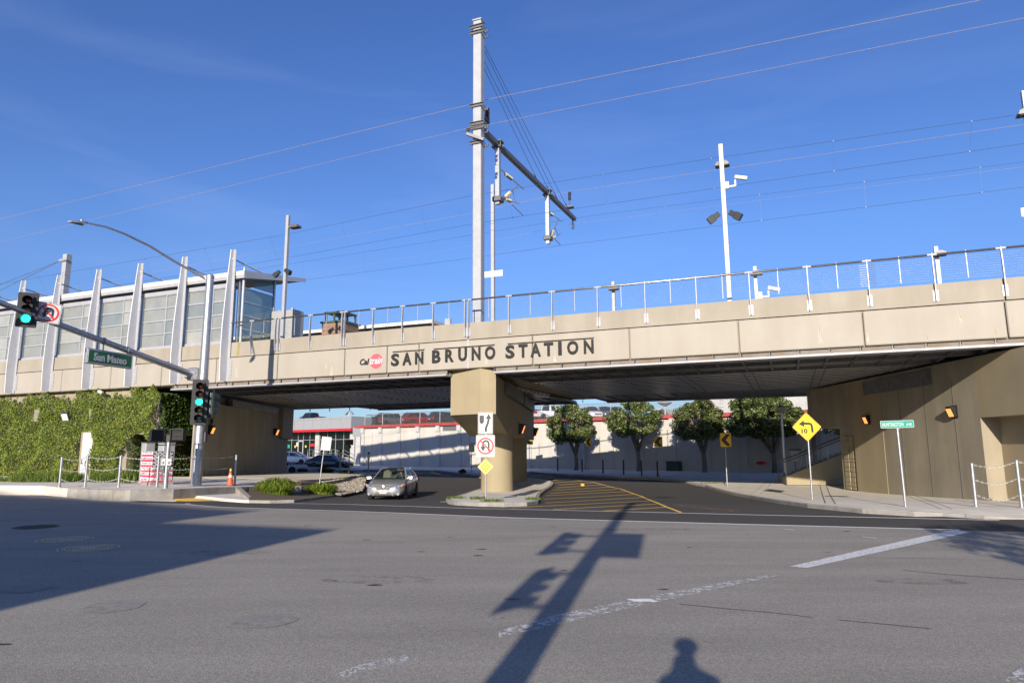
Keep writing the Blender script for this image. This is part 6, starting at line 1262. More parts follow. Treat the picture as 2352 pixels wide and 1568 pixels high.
for (x0_, y0_, x1_, y1_), mt in (((145, 870, 197, 938), 'sign_teal'), ((598, 853, 680, 902), 'sign_red'), ((285, 885, 312, 930), 'cone_tip'), ((492, 885, 520, 925), 'cone_tip'), ((318, 825, 355, 905), 'sign_white')):
    a, b = WPt(*Z7(x0_, y1_), YG-.05), WPt(*Z7(x1_, y0_), YG-.05); m = M(); m.bb((a[0], YG-.06, a[1]), (b[0], YG-.045, b[1])); m.build('window_poster', mt, so)
sr = wthing('entrance_stairs', 'concrete entrance steps with pale handrails before the showroom', 'stairs'); xs0 = WPt(*Z7(1090, 1000), YG-1.8)[0]; xs1 = WPt(*Z7(1420, 1200), YG-1.8)[0]; xw0 = WPt(*Z7(540, 1000), YG-1.8)[0]; NS = 7
for i in range(NS): m = M(); w = (xs1-xs0)/NS; m.bb((xs0+i*w, YG-1.75, -.1), (xs0+(i+1)*w, YG-.35, zF-(i+1)*(zF-.15)/(NS+1))); m.build('step', 'concrete_kerb', sr)
m = M(); m.bb((xw0, YG-1.75, -.2), (xs0, YG-.01, zF)); m.build('landing', 'concrete_kerb', sr)
for yy in (YG-1.75, YG-.45):
    m = M(); m.tube([(xw0, yy, zF), (xw0, yy, zF+1.1), (xs0, yy, zF+1.1), (xs1, yy, 1.15), (xs1+.5, yy, 1.15), (xs1+.5, yy, .1)] if yy < YG-1 else [(xs0, yy, zF), (xs0, yy, zF+1.1), (xs1, yy, 1.15), (xs1, yy, .1)], .04, 6); m.build('handrail', 'galv', sr)
    m = M(); n_ = 5; [m.tube([(xw0+(xs0-xw0)*i/n_, yy, zF), (xw0+(xs0-xw0)*i/n_, yy, zF+1.1)], .025, 5) for i in range(1, n_+1)]; m.tube([(xw0, yy, zF+.55), (xs0, yy, zF+.55), (xs1, yy, .6)], .025, 5); m.build('rail_infill', 'galv', sr)

# ------------------------------------------------------------------ stairs by the right abutment, wall fittings
st2 = thing('station_stairs', 'stairs to the platform with cable handrail beyond the right abutment', 'stairs'); sy_ = yb+6.5
a = AY(*Z23(1702, 1062), sy_); b = AY(*Z23(2230, 1062), sy_); zt0 = AY(*Z23(1702, 1005), sy_).z; zt1 = AY(*Z23(2230, 800), sy_).z
m = M(); m.prism([(a.x, sy_, -.2), (b.x+4, sy_, -.2), (b.x+4, sy_, zt1+(zt1-zt0)/(b.x-a.x)*4), (a.x, sy_, zt0)], (0, .2, 0)); m.build('stringer_wall', 'tan_pier', st2)
m = M(); m.prism([(a.x+2.0, sy_-.05, -.1), (b.x+4, sy_-.05, -.1), (b.x+4, sy_-.05, (zt1-zt0)/(b.x-a.x)*(b.x+2-a.x)*.55), ], (0, .045, 0)); m.build('plinth', 'tan_wall', st2)
sl = (zt1-zt0)/(b.x-a.x); NS = 16
for i in range(NS): x = a.x+.3+i*(b.x+3-a.x)/NS; m = M(); m.bb((x, sy_+.22, -.2), (x+(b.x+3-a.x)/NS-.005, sy_+2.4, zt0-.15+sl*(x-a.x))); m.build('step', 'concrete_kerb', st2)
for i in range(10): h = .12+i*.095; m = M(); m.tube([(a.x, sy_+.1, zt0+h), (b.x+4, sy_+.1, zt0+h+sl*(b.x+4-a.x))], .009, 4); m.build('cable', 'galv', st2)
for h, r_ in ((1.1, .045), (.92, .035)): m = M(); m.tube([(a.x-.5, sy_+.1-(.1 if h < 1 else 0), zt0+h), (a.x, sy_+.1-(.1 if h < 1 else 0), zt0+h), (b.x+4, sy_+.1-(.1 if h < 1 else 0), zt0+h+sl*(b.x+4-a.x))], r_, 8); m.build('handrail', 'steel_dark', st2)
for i in range(5): x = a.x+.02+i*1.4; m = M(); m.bb((x-.02, sy_+.05, zt0+sl*(x-a.x)), (x+.02, sy_+.13, zt0+1.1+sl*(x-a.x))); m.build('baluster', 'galv_matt', st2)
tp = G(*Z23(1690, 1062), .15); tt_ = AY(*Z23(1640, 285), tp.y); po = thing('station_lamp_pole', 'slender grey pole on a concrete foot beside the stairs', 'pole', tp); m = M(); m.tube([(0, 0, 0), (0, 0, tt_.z-tp.z)], [.12, .09], 8); m.build('pole', 'galv', po); m = M(); m.bb((-.3, -.3, -.05), (.3, .3, .2), .02); m.build('foot', 'concrete_kerb', po); m = M(); zz_ = AY(*Z23(1650, 352), tp.y).z-tp.z; m.lathe([(.1, 0), (.35, .15), (.35, .35), (.1, .45), (0, .45)], (.0, -.1, zz_-.2), 14); m.build('lamp_head', 'cab_grey', po)
up_ = thing('utility_pole', 'wooden utility pole seen through the stair railing', 'pole', wworld(WPt(*Z23(1975, 800), -1.2)[0], -1.2, 0)); pm('wood', (.16, .11, .075), .9, 0, .3, 2, .4, 20); m = M(); m.tube([(0, 0, -.1), (0, 0, 9)], [.19, .15], 10); m.build('pole', 'wood', up_)
m = M(); m.tube([(-1.6, -.4, .1), (-.95, -.25, 2.4)], .035, 5); m.build('guy_guard', 'cone_tip', up_)
pm('box_green', (.03, .07, .045), .5, 0, .15, 5); gx0, gz0 = WPt(*Z23(518, 948), -1.2); gx1, gz1 = WPt(*Z23(633, 866), -1.2); gb_ = wthing('green_box', 'dark green equipment box against the white wall', 'cabinet'); m = M(); m.bb((gx0, -1.2, .1), (gx1, -.25, gz1), .03); m.build('body', 'box_green', gb_); m = M(); m.bb((gx0-.04, -1.24, gz1), (gx1+.04, -.2, gz1+.06)); m.build('lid', 'box_green', gb_)
vx, vz = WPt(*Z23(1455, 876), -.2); fv = wthing('fire_valve', 'red twin fire hose valve on the white wall', 'hydrant'); m = M(); m.lathe([(.1, 0), (.1, .3), (.14, .3), (.14, .36)], (vx-.18, -.05, vz), 12, (-.4, -1, 0)); m.lathe([(.1, 0), (.1, .3), (.14, .3), (.14, .36)], (vx+.18, -.05, vz), 12, (.4, -1, 0)); m.bb((vx-.3, -.12, vz-.12), (vx+.3, -.003, vz+.12), .02); m.build('body', 'sign_red', fv)
bx_, bz_ = WPt(*Z23(1535, 578), -.1); ab = wthing('alarm_bell', 'round dark red alarm bell on the white wall behind a tree', 'bell'); m = M(); m.lathe([(.34, 0), (.33, .08), (.2, .16), (0, .18)], (bx_, -.003, bz_), 20, (0, -1, 0)); m.build('gong', 'tail_red', ab)
# ------------------------------------------------------------------ ivy-clad building under the left end of the bridge
NPR = np.random.default_rng(4)
def leafmat(name, col, tr=.35):
    m = pm(name, col, .5, 0, .25, 1.5, spec=.4); t = m.node_tree; b = t.nodes['Principled BSDF']; o = t.nodes['Material Output']; tl = node(m, 'ShaderNodeBsdfTranslucent'); tl.inputs[0].default_value = (col[0]*1.3, col[1]*1.4, col[2], 1); mx = node(m, 'ShaderNodeMixShader'); mx.inputs[0].default_value = tr; t.links.new(b.outputs[0], mx.inputs[1]); t.links.new(tl.outputs[0], mx.inputs[2]); t.links.new(mx.outputs[0], o.inputs[0]); return m
leafmat('ivy_dark', (.045, .085, .014)); leafmat('ivy_mid', (.13, .185, .02)); leafmat('ivy_light', (.30, .33, .04)); leafmat('tree_dark', (.045, .072, .020)); leafmat('tree_mid', (.13, .18, .04)); leafmat('tree_pale', (.33, .35, .17)); leafmat('tree_brown', (.12, .07, .03)); leafmat('strap_a', (.12, .20, .02)); leafmat('strap_b', (.30, .34, .04)); leafmat('strap_c', (.05, .09, .02)); leafmat('grass_a', (.09, .16, .02)); leafmat('grass_b', (.20, .24, .05))
pm('bark', (.15, .115, .085), .9, 0, .35, 4, .6, 14); pm('bark_pale', (.30, .24, .18), .9, 0, .3, 4, .6, 14)
def leaves(name, P, Nn, S, mats, w, parent, kind='stuff', rng=NPR, asp=.62):
    """leaf quads folded along the midrib at points P with normals Nn, sizes S"""
    n = len(P); r = rng.normal(size=(n, 3)); a = np.cross(Nn, r); a /= np.linalg.norm(a, axis=1)[:, None]+1e-9; b = np.cross(Nn, a); S = S[:, None]
    v = np.empty((n, 4, 3)); v[:, 0] = P-a*S*.5; v[:, 1] = P+b*S*asp*.5+Nn*S*.12; v[:, 2] = P+a*S*.5-Nn*S*.08; v[:, 3] = P-b*S*asp*.5+Nn*S*.12
    me = bpy.data.meshes.new(name); me.vertices.add(n*4); me.vertices.foreach_set('co', v.reshape(-1)); me.loops.add(n*4); me.loops.foreach_set('vertex_index', np.arange(n*4)); me.polygons.add(n); me.polygons.foreach_set('loop_start', np.arange(n)*4); me.polygons.foreach_set('loop_total', np.full(n, 4))
    for x in mats: me.materials.append(MATS[x])
    me.polygons.foreach_set('material_index', rng.choice(len(mats), size=n, p=w).astype(np.int32)); me.update(); me.validate(); o = ob(name, me, parent)
    if kind: o['kind'] = kind
    return o
T285 = BL(282, 1020, 0)[0]; T355 = BL(352, 980, 0)[0]; T438 = BL(436, 1060, 3)[0]
iv = bthing('ivy_building', 'low building under the platform overgrown with ivy, with a white door', 'building')
m = M(); m.bb((-46, .35, -.2), (T285, 6, 6.17)); m.build('wall', 'tan_wall', iv); m = M(); m.bb((T285+.003, .35, 3.25), (T355, 4.4, 5.86)); m.build('overhang', 'tan_wall', iv); TB0 = BL(240, 1000, 11)[0]; TB1 = BL(448, 1000, 11)[0]
m = M(); m.bb((TB0, 11, -.3), (TB1, 11.4, 5.86)); m.build('recess_wall', 'tan_pier', iv); m = M(); m.bb((T285-.01, 5.9, -.3), (T285-.3, 11.1, 5.86)); m.build('recess_side', 'tan_wall', iv)
def ivr(x0, y0, x1, y1, d=.2): a, b = BL(*Z2(x0, y1), d), BL(*Z2(x1, y0), d); return a[0], a[1], b[0], b[1]
dx0, dz0, dx1, dz1 = ivr(640, 472, 757, 822); pm('door_white', (.46, .47, .51), .5, 0, .04, 3)
m = M(); m.bb((dx0-.1, .12, .3), (dx0, .36, dz1+.1)); m.bb((dx1, .12, .3), (dx1+.08, .36, dz1+.1)); m.bb((dx0, .12, dz1), (dx1, .36, dz1+.1)); m.build('door_frame', 'tan_light', iv)
m = M(); m.bb((dx0, .15, .40), (dx1, .22, dz1)); dd = m.build('door', 'door_white', iv); m = M(); m.tube([(dx0+.12, .15, 1.45), (dx0+.12, .08, 1.45), (dx0+.28, .08, 1.45)], .02, 6); m.box((dx0+.12, .145, 1.55), (.07, .02, .3)); m.build('handle', 'steel_dark', dd)
exc = [(dx0-.12, .3, dx1+.1, dz1+.08)]
for q in ((292, 292, 346, 392), (735, 287, 778, 375)):
    a = ivr(*q); exc.append((a[0]+.05, a[1]+.05, a[2]-.05, a[3]-.05)); m = M(); m.bb((a[0], .0, a[1]), (a[2], .34, a[3])); vv = m.build('vent_frame', 'tan_light', iv)
    for i in range(9): z = a[1]+.08+i*(a[3]-a[1]-.1)/9; m = M(); m.box(((a[0]+a[2])/2, -.01, z), (a[2]-a[0]-.1, .06, .02), Matrix.Rotation(.5, 3, 'X')); m.build('slat', 'cab_grey', vv)
a = ivr(540, 306, 602, 382); exc.append(a); m = M(); m.prism([(a[0], .1, a[1]), (a[0], -.12, a[1]), (a[0], -.3, a[3]-.15), (a[0], -.3, a[3]), (a[0], .1, a[3])], (a[2]-a[0], 0, 0)); wl = m.build('wall_light', 'charcoal', iv); m = M(); m.prism([(a[0]+.05, -.13, a[1]+.02), (a[0]+.05, -.305, a[3]-.16), (a[0]+.05, -.315, a[3]-.16), (a[0]+.05, -.15, a[1]+.02)], (a[2]-a[0]-.1, 0, 0)); m.build('lens', 'sign_white', wl)
c = BL(*Z2(825, 150), -.2); m = M(); m.box((c[0], -.35, c[1]), (.4, .18, .18), Matrix.Rotation(.3, 3, 'Y'), .03); m.build('camera', 'sign_white', iv)
def ivy_field(n, t0, t1, z0, z1, d, thick, keep=None, size=(.09, .17)):
    t = NPR.uniform(t0, t1, n); z = z0+(z1-z0)*NPR.uniform(0, 1, n)
    bump = .5+.5*np.sin(t*1.9+np.sin(z*2.3)*1.4)*np.sin(z*1.7+t*.6+np.cos(t*1.1)); dd_ = d-thick*(.25+.75*bump)*NPR.uniform(.5, 1, n)**.6
    ok = np.ones(n, bool)
    for e in exc: ok &= ~((t > e[0]) & (t < e[2]) & (z > e[1]) & (z < e[3]))
    if keep is not None: ok &= keep(t, z)
    P = np.stack([t, dd_, z], 1)[ok]; k = len(P); N_ = np.stack([NPR.normal(0, .42, k), -np.ones(k), NPR.normal(.32, .42, k)], 1); N_ /= np.linalg.norm(N_, axis=1)[:, None]; return P, N_, NPR.uniform(*size, k)
top_edge = lambda t: 5.95+.25*np.sin(t*1.3)+.2*np.sin(t*3.7+1)+.12*np.sin(t*9.1)
def kmain(t, z): return (z < top_edge(t)) & ((t < T285-.1+.25*np.sin(z*3)) | (z > 3.15+.3*np.sin(t*4))) & (t < T355+.30+.2*np.sin(z*2.6)-.04*(5.5-z))
iy = bthing('ivy', 'dense sunlit yellow-green ivy covering the building under the platform', 'ivy'); iy['kind'] = 'stuff'
A_ = ivy_field(90000, -46, T355+.55, .42, 6.4, .34, .75, kmain, (.07, .145)); leaves('ivy_leaves', *A_, ['ivy_dark', 'ivy_mid', 'ivy_light', 'tree_brown'], [.33, .40, .26, .01], iy)
B_ = ivy_field(1500, -44, -22, 5.8, 7.4, -.14, .06, lambda t, z: NPR.uniform(0, 1, len(t)) < np.clip((6.35-z)*.7+.25*np.maximum(0, np.sin(t*2.3))**6, 0, 1), (.05, .11)); leaves('ivy_leaves', *B_, ['ivy_mid', 'ivy_light'], [.5, .5], iy)
C_ = ivy_field(16000, TB0, TB1+.2, 1.6, 5.9, 10.9, .9, lambda t, z: z > 2.3+.45*np.sin(t*2.1)+.3*np.sin(t*5.3)); leaves('ivy_leaves', *C_, ['ivy_dark', 'ivy_mid'], [.7, .3], iy)  # darker leaf mix puts the shade of the recess into the leaf colour
P, N_, S_ = ivy_field(14000, 0, 1, .4, 5.6, 0, .3); P2 = np.stack([np.full(len(P), T285)+.05+NPR.uniform(0, .35, len(P)), .4+P[:, 0]*10, P[:, 2]], 1); leaves('ivy_leaves', P2, N_, S_, ['ivy_dark', 'ivy_mid'], [.7, .3], iy)  # side face leaves coloured darker for the shade there
k_ = P[:, 2] > 3.1; P3 = np.stack([np.full(k_.sum(), T355)+.02+NPR.uniform(0, .4, k_.sum()), .4+P[k_, 0]*4.0, P[k_, 2]+.2], 1); leaves('ivy_leaves', P3, N_[k_], S_[k_]*1.2, ['ivy_dark', 'ivy_mid'], [.85, .15], iy)  # mostly dark leaves, shade of the overhang side put into their colour
# grass at the foot of the ivy and weeds on the island
def blades(name, cx, cy, cz, rx, ry, n, h, label, cat='grass', rng=NPR, mats=('grass_a', 'grass_b'), w=.02, rot=0.):
    o = thing(name, label, cat, (cx, cy, cz), rot); o['kind'] = 'stuff'; m = M()
    for _ in range(n):
        a = rng.uniform(0, 6.28); r = math.sqrt(rng.uniform(0, 1)); x, y = rx*r*math.cos(a), ry*r*math.sin(a); hh_ = h*rng.uniform(.4, 1); d = rng.uniform(0, 6.28); l = hh_*rng.uniform(.2, .8); px_, py_ = math.cos(d), math.sin(d); m.cur = int(rng.integers(len(mats)))
        m.add([(x-py_*w, y+px_*w, 0), (x+py_*w, y-px_*w, 0), (x+py_*w*.7+px_*l*.4, y-px_*w*.7+py_*l*.4, hh_*.7), (x-py_*w*.7+px_*l*.4, y+px_*w*.7+py_*l*.4, hh_*.7), (x+px_*l, y+py_*l, hh_)], [(0, 1, 2, 3), (3, 2, 4)])
    b = m.build(name, list(mats), o, False, False); b['kind'] = 'stuff'; return o
for i, (x0_, x1_) in enumerate(((110, 470), (470, 640), (760, 960))):
    a, b = G(*Z2(x0_, 862), .45), G(*Z2(x1_, 862), .45); c = (a+b)/2; blades('verge_grass', c.x, c.y, .44, abs(b.x-a.x)/2+.2, .9, 900, .55, ['long green grass at the foot of the ivy left of the door', 'green grass in front of the white door', 'green grass between the door and the painted cabinet'][i], w=.016, rot=math.atan2(b.y-a.y, b.x-a.x))
a = G(*Z2(30, 862), .42); blades('verge_grass', a.x, a.y, .40, 1.5, .5, 400, .35, 'low grass at the left picture edge')
a = G(*Z2(1035, 870), .46); blades('weed_clump', a.x, a.y, .44, .5, .45, 260, .75, 'dark weeds beside the painted cabinet', 'weeds', w=.03)
for q, lb, rx in (((290, 962), 'grass tuft at the left end of the island', .5), ((500, 968), 'low weeds beside the sign post foot', .35), ((1040, 975), 'grass tuft at the right end of the island', .35), ((640, 992), 'sparse weeds in the island kerb joint', .5)):
    a = G(*Z16(*q), .155); blades('island_weeds', a.x, a.y, a.z, rx, .15, 160, .16, lb, 'weeds', w=.012)
a = G(*Z23(985, 1075), .155); blades('island_weeds', a.x, a.y, a.z, .9, .25, 160, .12, 'weeds in the kerb near the largest chevron sign', 'weeds', w=.012)

# strap-leaved shrubs in the planting bed
def strap(label, x0_, y0_, x1_, y1_, n, Zf, z=.13, mats=('strap_a', 'strap_b', 'strap_c'), w=(.45, .33, .22), hmul=1.):
    base = G(*Zf((x0_+x1_)/2, y1_), z); A = AY(*Zf(x0_, y1_), base.y); B = AY(*Zf(x1_, y1_), base.y); H_ = (AY(*Zf((x0_+x1_)/2, y0_), base.y).z-base.z)*hmul; rx = abs(B.x-A.x)/2
    o = thing('strap_leaf_shrub', label, 'shrub', base+Vector((0, rx*.35, 0)), 0, 'strap-leaved shrubs of the planting bed'); m = M()
    for _ in range(n):
        a = NPR.uniform(0, 6.28); rr = math.sqrt(NPR.uniform(0, 1)); bx, by = rx*.62*rr*math.cos(a), rx*.5*rr*math.sin(a); dd_ = a+NPR.normal(0, .7); L = rx*NPR.uniform(.25, .6); hz = H_*NPR.uniform(.55, 1.)*(1-.35*rr); ww = NPR.uniform(.018, .034); cx_, sx_ = math.cos(dd_), math.sin(dd_); m.cur = int(NPR.choice(3, p=w)); vs = []
        for f, zf2 in ((0, 0), (.25, .62), (.6, 1.), (1., .72)): k_ = ww*(1.05-f*.95); vs += [(bx+cx_*L*f-sx_*k_, by+sx_*L*f+cx_*k_, hz*zf2), (bx+cx_*L*f+sx_*k_, by+sx_*L*f-cx_*k_, hz*zf2)]
        m.add(vs, [(0, 1, 3, 2), (2, 3, 5, 4), (4, 5, 7, 6)])
    b = m.build('leaves', list(mats), o, False, False); b['kind'] = 'stuff'; return o
strap('large yellow-green strap-leaved shrub by the kerb left of the concrete stub', 505, 812, 880, 990, 1500, Z3); strap('smaller strap-leaved shrub between the stub and the cobbles', 905, 862, 1225, 972, 800, Z3)
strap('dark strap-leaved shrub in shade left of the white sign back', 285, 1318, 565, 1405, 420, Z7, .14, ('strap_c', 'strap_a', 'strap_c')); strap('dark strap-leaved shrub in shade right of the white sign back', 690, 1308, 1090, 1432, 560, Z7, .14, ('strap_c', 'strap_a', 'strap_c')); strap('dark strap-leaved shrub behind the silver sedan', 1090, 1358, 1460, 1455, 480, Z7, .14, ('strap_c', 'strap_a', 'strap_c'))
# cobbles
cbd = thing('cobble_bed', 'bed of rounded river cobbles behind the kerb beside the silver sedan', 'cobbles')
CP = [G(*Z3(*q), .2) for q in ((985, 905), (1060, 872), (1200, 850), (1380, 832), (1436, 850), (1425, 900), (1404, 936), (1300, 955), (1225, 968), (1130, 935))]
pcols = ['cob_a', 'cob_b', 'cob_c', 'cob_d']
for nm, c_ in zip(pcols, ((.33, .30, .25), (.19, .175, .155), (.27, .20, .13), (.42, .40, .37))): pm(nm, c_, .7, 0, .2, 6)
sm = []
for i in range(8):
    m = M(); m.ball((0, 0, 0), 1, 8, 5, (1, .72, .5)); m.v = [tuple(Vector(v)*random.uniform(.9, 1.1)) for v in m.v]; sm.append(m.mesh('stone', pcols[i % 4], 'all'))
def inside(x, y, P):
    c = False; n = len(P)
    for i in range(n):
        a, b = P[i], P[(i+1) % n]
        if (a.y > y) != (b.y > y) and x < (b.x-a.x)*(y-a.y)/(b.y-a.y)+a.x: c = not c
    return c
xs_ = [p.x for p in CP]; ys_ = [p.y for p in CP]; cand = []; step = .19; y = min(ys_); j = 0
while y < max(ys_):
    x = min(xs_)+(j % 2)*step/2
    while x < max(xs_):
        xx, yy = x+random.uniform(-.04, .04), y+random.uniform(-.04, .04)
        if inside(xx, yy, CP): cand.append((xx, yy))
        x += step
    y += step*.82; j += 1
cand.sort(key=lambda p: p[1]); bigm = M(); bed_y0 = G(830, 1126, .13).y; y_hi = max(ys_)
def bedz(x, y): return T(x, y)+.15+.16*min(1, max(0, (y-bed_y0)/(y_hi-bed_y0)))
for i, (x, y) in enumerate(cand):
    if i < 300: o = ob('stone', sm[random.randrange(8)], cbd, (x, y, bedz(x, y)+.03), (random.uniform(-.4, .4), random.uniform(-.4, .4), random.uniform(0, 6.28))); s_ = random.uniform(.085, .13); o.scale = (s_, s_, s_)
    else: bigm.cur = random.randrange(4); s_ = random.uniform(.085, .13); a = random.uniform(-.5, .5); bigm.ball((x, y, bedz(x, y)+.03), s_, 7, 4, (1, .75, .55) if random.random() < .5 else (.75, 1, .55))
if bigm.v: o = bigm.build('small_stones', pcols, cbd, 'all'); o['kind'] = 'stuff'

# ------------------------------------------------------------------ trees
def tree(label, base, ztop, zbot, rx, nl=9000, seed=1, tones=(.42, .40, .14, .04), ry=None, off=0., flat=1., grp='clipped street trees along the white wall'):
    rg = np.random.default_rng(seed); ry = ry or rx*.9; t = thing('street_tree', label, 'tree', base, 0, grp); H_ = ztop-base.z; hb = zbot-base.z; fork = hb*.52
    m = M(); m.tube([(0, 0, -.1), (.02, 0, .12), (.05*rx*.3, 0, fork*.5), (.0, 0, fork)], [.30, .22, .18, .17], 10)
    nlb = 6
    for i in range(nlb):
        a = 6.28*i/nlb+rg.uniform(-.3, .3); e = Vector((off+rx*.55*math.cos(a), ry*.55*math.sin(a), hb+(H_-hb)*rg.uniform(.3, .55))); mid = Vector((e.x*.42+rg.normal(0, .08), e.y*.42, fork+(e.z-fork)*.5))
        m.tube([(0, 0, fork-.1), mid*.55+Vector((0, 0, fork*.42)), mid, e], [.13, .105, .08, .03], 7)
        for _ in range(3): f = e+Vector((rg.normal(0, rx*.22), rg.normal(0, ry*.22), rg.uniform(.1, .8))); m.tube([mid.lerp(e, rg.uniform(.2, .7)), f], [.045, .012], 5)
    m.build('trunk', 'bark', t, 'all')
    nc = int(95*max(1, rx/2.6)); cc = []
    while len(cc) < nc:
        d = rg.normal(size=3); d /= np.linalg.norm(d); r = rg.uniform(.45, 1)**.5
        z = d[2]*r
        if z < -.55: z = -.55+rg.uniform(-.1, .1)
        k = 1. if z < 0 else 1-.12*z; cc.append((off+d[0]*r*rx*.92*k, d[1]*r*ry*.92*k, hb+(H_-hb)*(.40+.60*z if z > 0 else .40+.62*z)))
    cc = np.array(cc); ci = rg.integers(0, nc, nl); cs = rg.uniform(.30, .62, nc)[ci]; o_ = rg.normal(size=(nl, 3)); o_ /= np.linalg.norm(o_, axis=1)[:, None]; rr_ = rg.uniform(.3, 1, nl)**.5
    P = cc[ci]+o_*(cs*rr_)[:, None]*np.array([1.1, 1.1, .85]); N_ = o_*.8+rg.normal(0, .5, (nl, 3))+np.array([0, 0, .35]); N_ /= np.linalg.norm(N_, axis=1)[:, None]
    leaves('crown', P, N_, rg.uniform(.11, .22, nl), ['tree_dark', 'tree_mid', 'tree_pale', 'tree_brown'], list(tones), t, 'stuff', rg, .7); return t
def tr(label, bpx, top_, bot_, x0_, x1_, Zf, seed, tones=(.24, .48, .25, .03), nl=17000):
    b = G(*Zf(*bpx), .15); l, r_ = AY(*Zf(x0_, 500), b.y).x, AY(*Zf(x1_, 500), b.y).x; return tree(label, b, AY(*Zf(0, top_), b.y).z, AY(*Zf(0, bot_), b.y).z, (r_-l)/2, nl, seed, tones, ry=min((r_-l)*.45, 2.3), off=(l+r_)/2-b.x)
tr('round-crowned tree nearest the pier before the white wall', (1465, 686), 25, 400, 1180, 1668, Z16, 1); tr('second round-crowned tree from the pier', (2078, 694), 8, 330, 1765, 2312, Z16, 2); tr('third tree from the pier, with brownish leaves on top', (893, 967), 262, 620, 560, 1100, Z23, 3, (.22, .40, .18, .20)); tr('largest dark tree beside the right abutment', (1580, 972), 190, 600, 1075, 1890, Z23, 4, (.36, .46, .15, .03), 34000)
b = wworld(WPt(*Z23(2190, 700), -2)[0]+1, -2, .15); tree('tree glimpsed through the stair opening under the abutment', b, 7.5, 3.4, 3.0, 7000, 5)
for q, lb in (((1465, 688), 'leftmost'), ((2078, 697), 'second'), ((893, 969), 'third'), ((1580, 974), 'largest')):
    pass

# ------------------------------------------------------------------ what stands behind the camera and throws its shadow into the view
sh2 = Vector((math.sin(SUN_AZ), math.cos(SUN_AZ), 0)); sl2 = Vector((sh2.y, -sh2.x, 0)); tn = math.tan(SUN_EL)
def caster(px, py, foot):           # offset to the right of the sun line and height of whatever throws a shadow at (px, py)
    g = G(px, py); d = g-foot; s = d.dot(sh2); return d.dot(sl2), s*tn+g.z
g0 = G(1160, 1568); foot = g0-sh2*((g0.y+2.6)/sh2.y); foot.z = 0
bs = thing('traffic_signal', 'signal pole behind the viewer whose long shadow crosses the road', 'traffic signal', foot, -SUN_AZ)
m = M(); m.lathe([(.22, 0), (.20, 2), (.13, 10.6), (0, 10.65)], (0, 0, 0), 16); m.build('pole', 'galv', bs, True)
for (px, py), fl_ in (((1290, 1245), 0), ((1222, 1348), 1)):
    l, z = caster(px, py, foot); h = signal_head(bs, (l, 0, z), R(90 if fl_ == 0 else 60), 3, -1, ['lens_red', 'lens_amber', 'lens_dark'], 1.05 if fl_ == 0 else .78, plate=fl_ == 1); m = M(); m.bar((0, 0, z+.4), (l, 0, z+.4), .06); m.bar((0, 0, z-.4), (l, 0, z-.4), .06); m.build('bracket', 'galv_matt', bs)
l, z = caster(1432, 1249, foot); m = M(); m.bb((l-.42, -.02, z-.62), (l+.42, .02, z+.62)); m.build('sign_plate', 'sign_back', bs); m = M(); m.bar((0, 0, z), (l-.4, 0, z), .05); m.build('bracket', 'galv_matt', bs)
l, z = caster(1520, 1142, foot); m = M(); m.tube([(0, 0, 9.3), (l*.5, 0, z), (l, 0, z+.1)], .05, 8); m.box((l+.1, 0, z), (.8, .35, .16), None, .04); m.build('street_light', 'galv', bs)
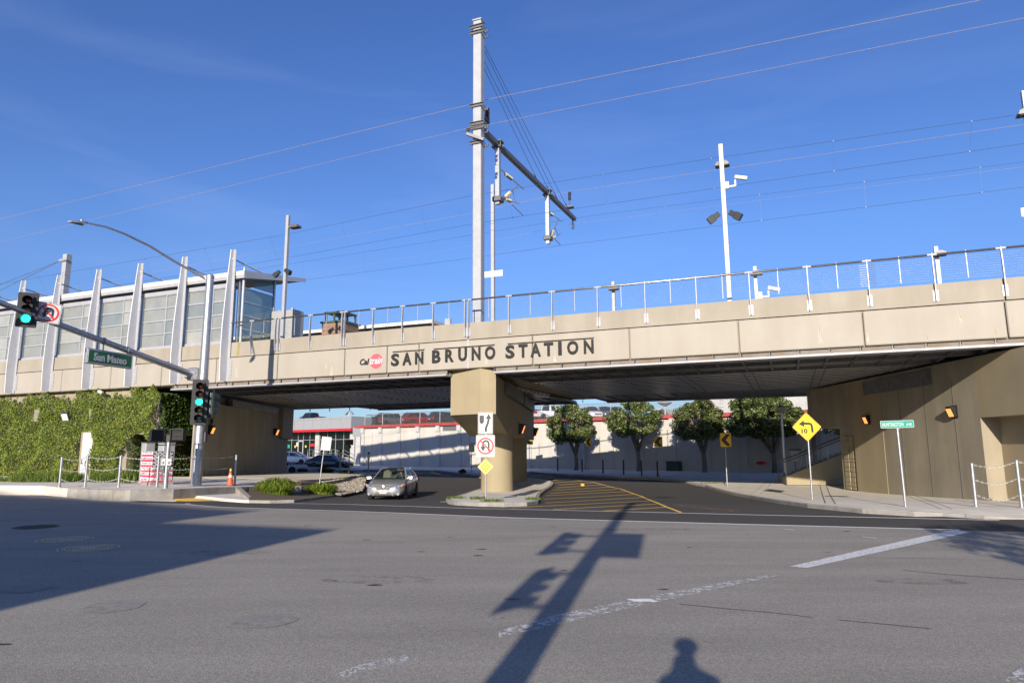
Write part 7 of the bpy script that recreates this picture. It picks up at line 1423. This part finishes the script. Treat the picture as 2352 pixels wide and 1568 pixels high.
def block(label, tip, along, s, depth=25, length=70):
    g = G(*tip); d = (G(*along)-g); d.z = 0; d.normalize(); c = g-sh2*s; h = s*tn; bk = (-sh2+d*.25).normalized()*depth
    t = thing('corner_building', label, 'building', (0, 0, 0)); p = [c, c+d*length, c+d*length+bk, c+bk]; m = M(); m.prism([(q.x, q.y, -.1) for q in p], (0, 0, h+.1)); m.build('walls', 'tan_light', t)
    n_ = int(length/4)
    for i in range(n_): q = c+d*(2+i*4); m = M(); ang_ = math.atan2(d.y, d.x); m.box((q.x+sh2.x*.02, q.y+sh2.y*.02, h*.45), (2.2, .06, h*.4), ang_); m.build('window', 'glass_dark', t)
block('shop building behind the viewer whose corner shadow falls on the road', (775, 1215), (300, 1196), 33); block('taller building farther behind the viewer on the left', (585, 1174), (120, 1141), 62)
g = G(2345, 1252); tb = g-sh2*18.5; tree('street tree behind the viewer on the right', Vector((tb.x+.9, tb.y, 0)), 7.4, 3.4, 2.4, 5000, 9, grp=None)
m = M(); m.slab([(-8, -9, .70), (8, -9, .70), (8, -.08, .70), (-8, -.08, .70)], -.1); o = m.build('photographer_riser', 'concrete_walk'); o['kind'] = 'structure'  # unseen slab added to lift the photographer so the shadow reaches farther
ph = thing('person', 'photographer behind the camera, seen only as a shadow on the road', 'person', (.05, -.45, .70), 0)
skin_body('body', [((0, 0, .95), (.17, .12)), ((0, 0, 1.2), (.17, .12)), ((0, 0, 1.45), (.19, .12)), ((0, 0, 1.56), (.07, .07)), ((0, .02, 1.66), (.085, .1)), ((0, .02, 1.78), (.08, .09)), ((.20, 0, 1.43), .075), ((.24, .14, 1.20), .06), ((.06, .18, 1.48), .05), ((.03, .2, 1.62), .05), ((-.20, 0, 1.43), .075), ((-.24, .14, 1.20), .06), ((-.06, .18, 1.48), .05), ((-.03, .2, 1.62), .05), ((.10, 0, .88), .11), ((.12, .02, .48), .075), ((.13, -.02, .08), .055), ((.13, .14, .03), .045), ((-.10, 0, .88), .11), ((-.12, .02, .48), .075), ((-.13, -.02, .08), .055), ((-.13, .14, .03), .045)],
    [(0, 1), (1, 2), (2, 3), (3, 4), (4, 5), (2, 6), (6, 7), (7, 8), (8, 9), (2, 10), (10, 11), (11, 12), (12, 13), (0, 14), (14, 15), (15, 16), (16, 17), (0, 18), (18, 19), (19, 20), (20, 21)], ['shirt_blue', 'trousers', 'skin'], ph, lambda c: 2 if c.z > 1.57 else (1 if c.z < .95 else 0))
m = M(); m.ball((0, .0, 1.78), .12, 12, 8, (1, 1, .75)); m.build('hair', 'hair_dark', ph, 'all'); ph.scale = (1.08, 1.08, 1.08)
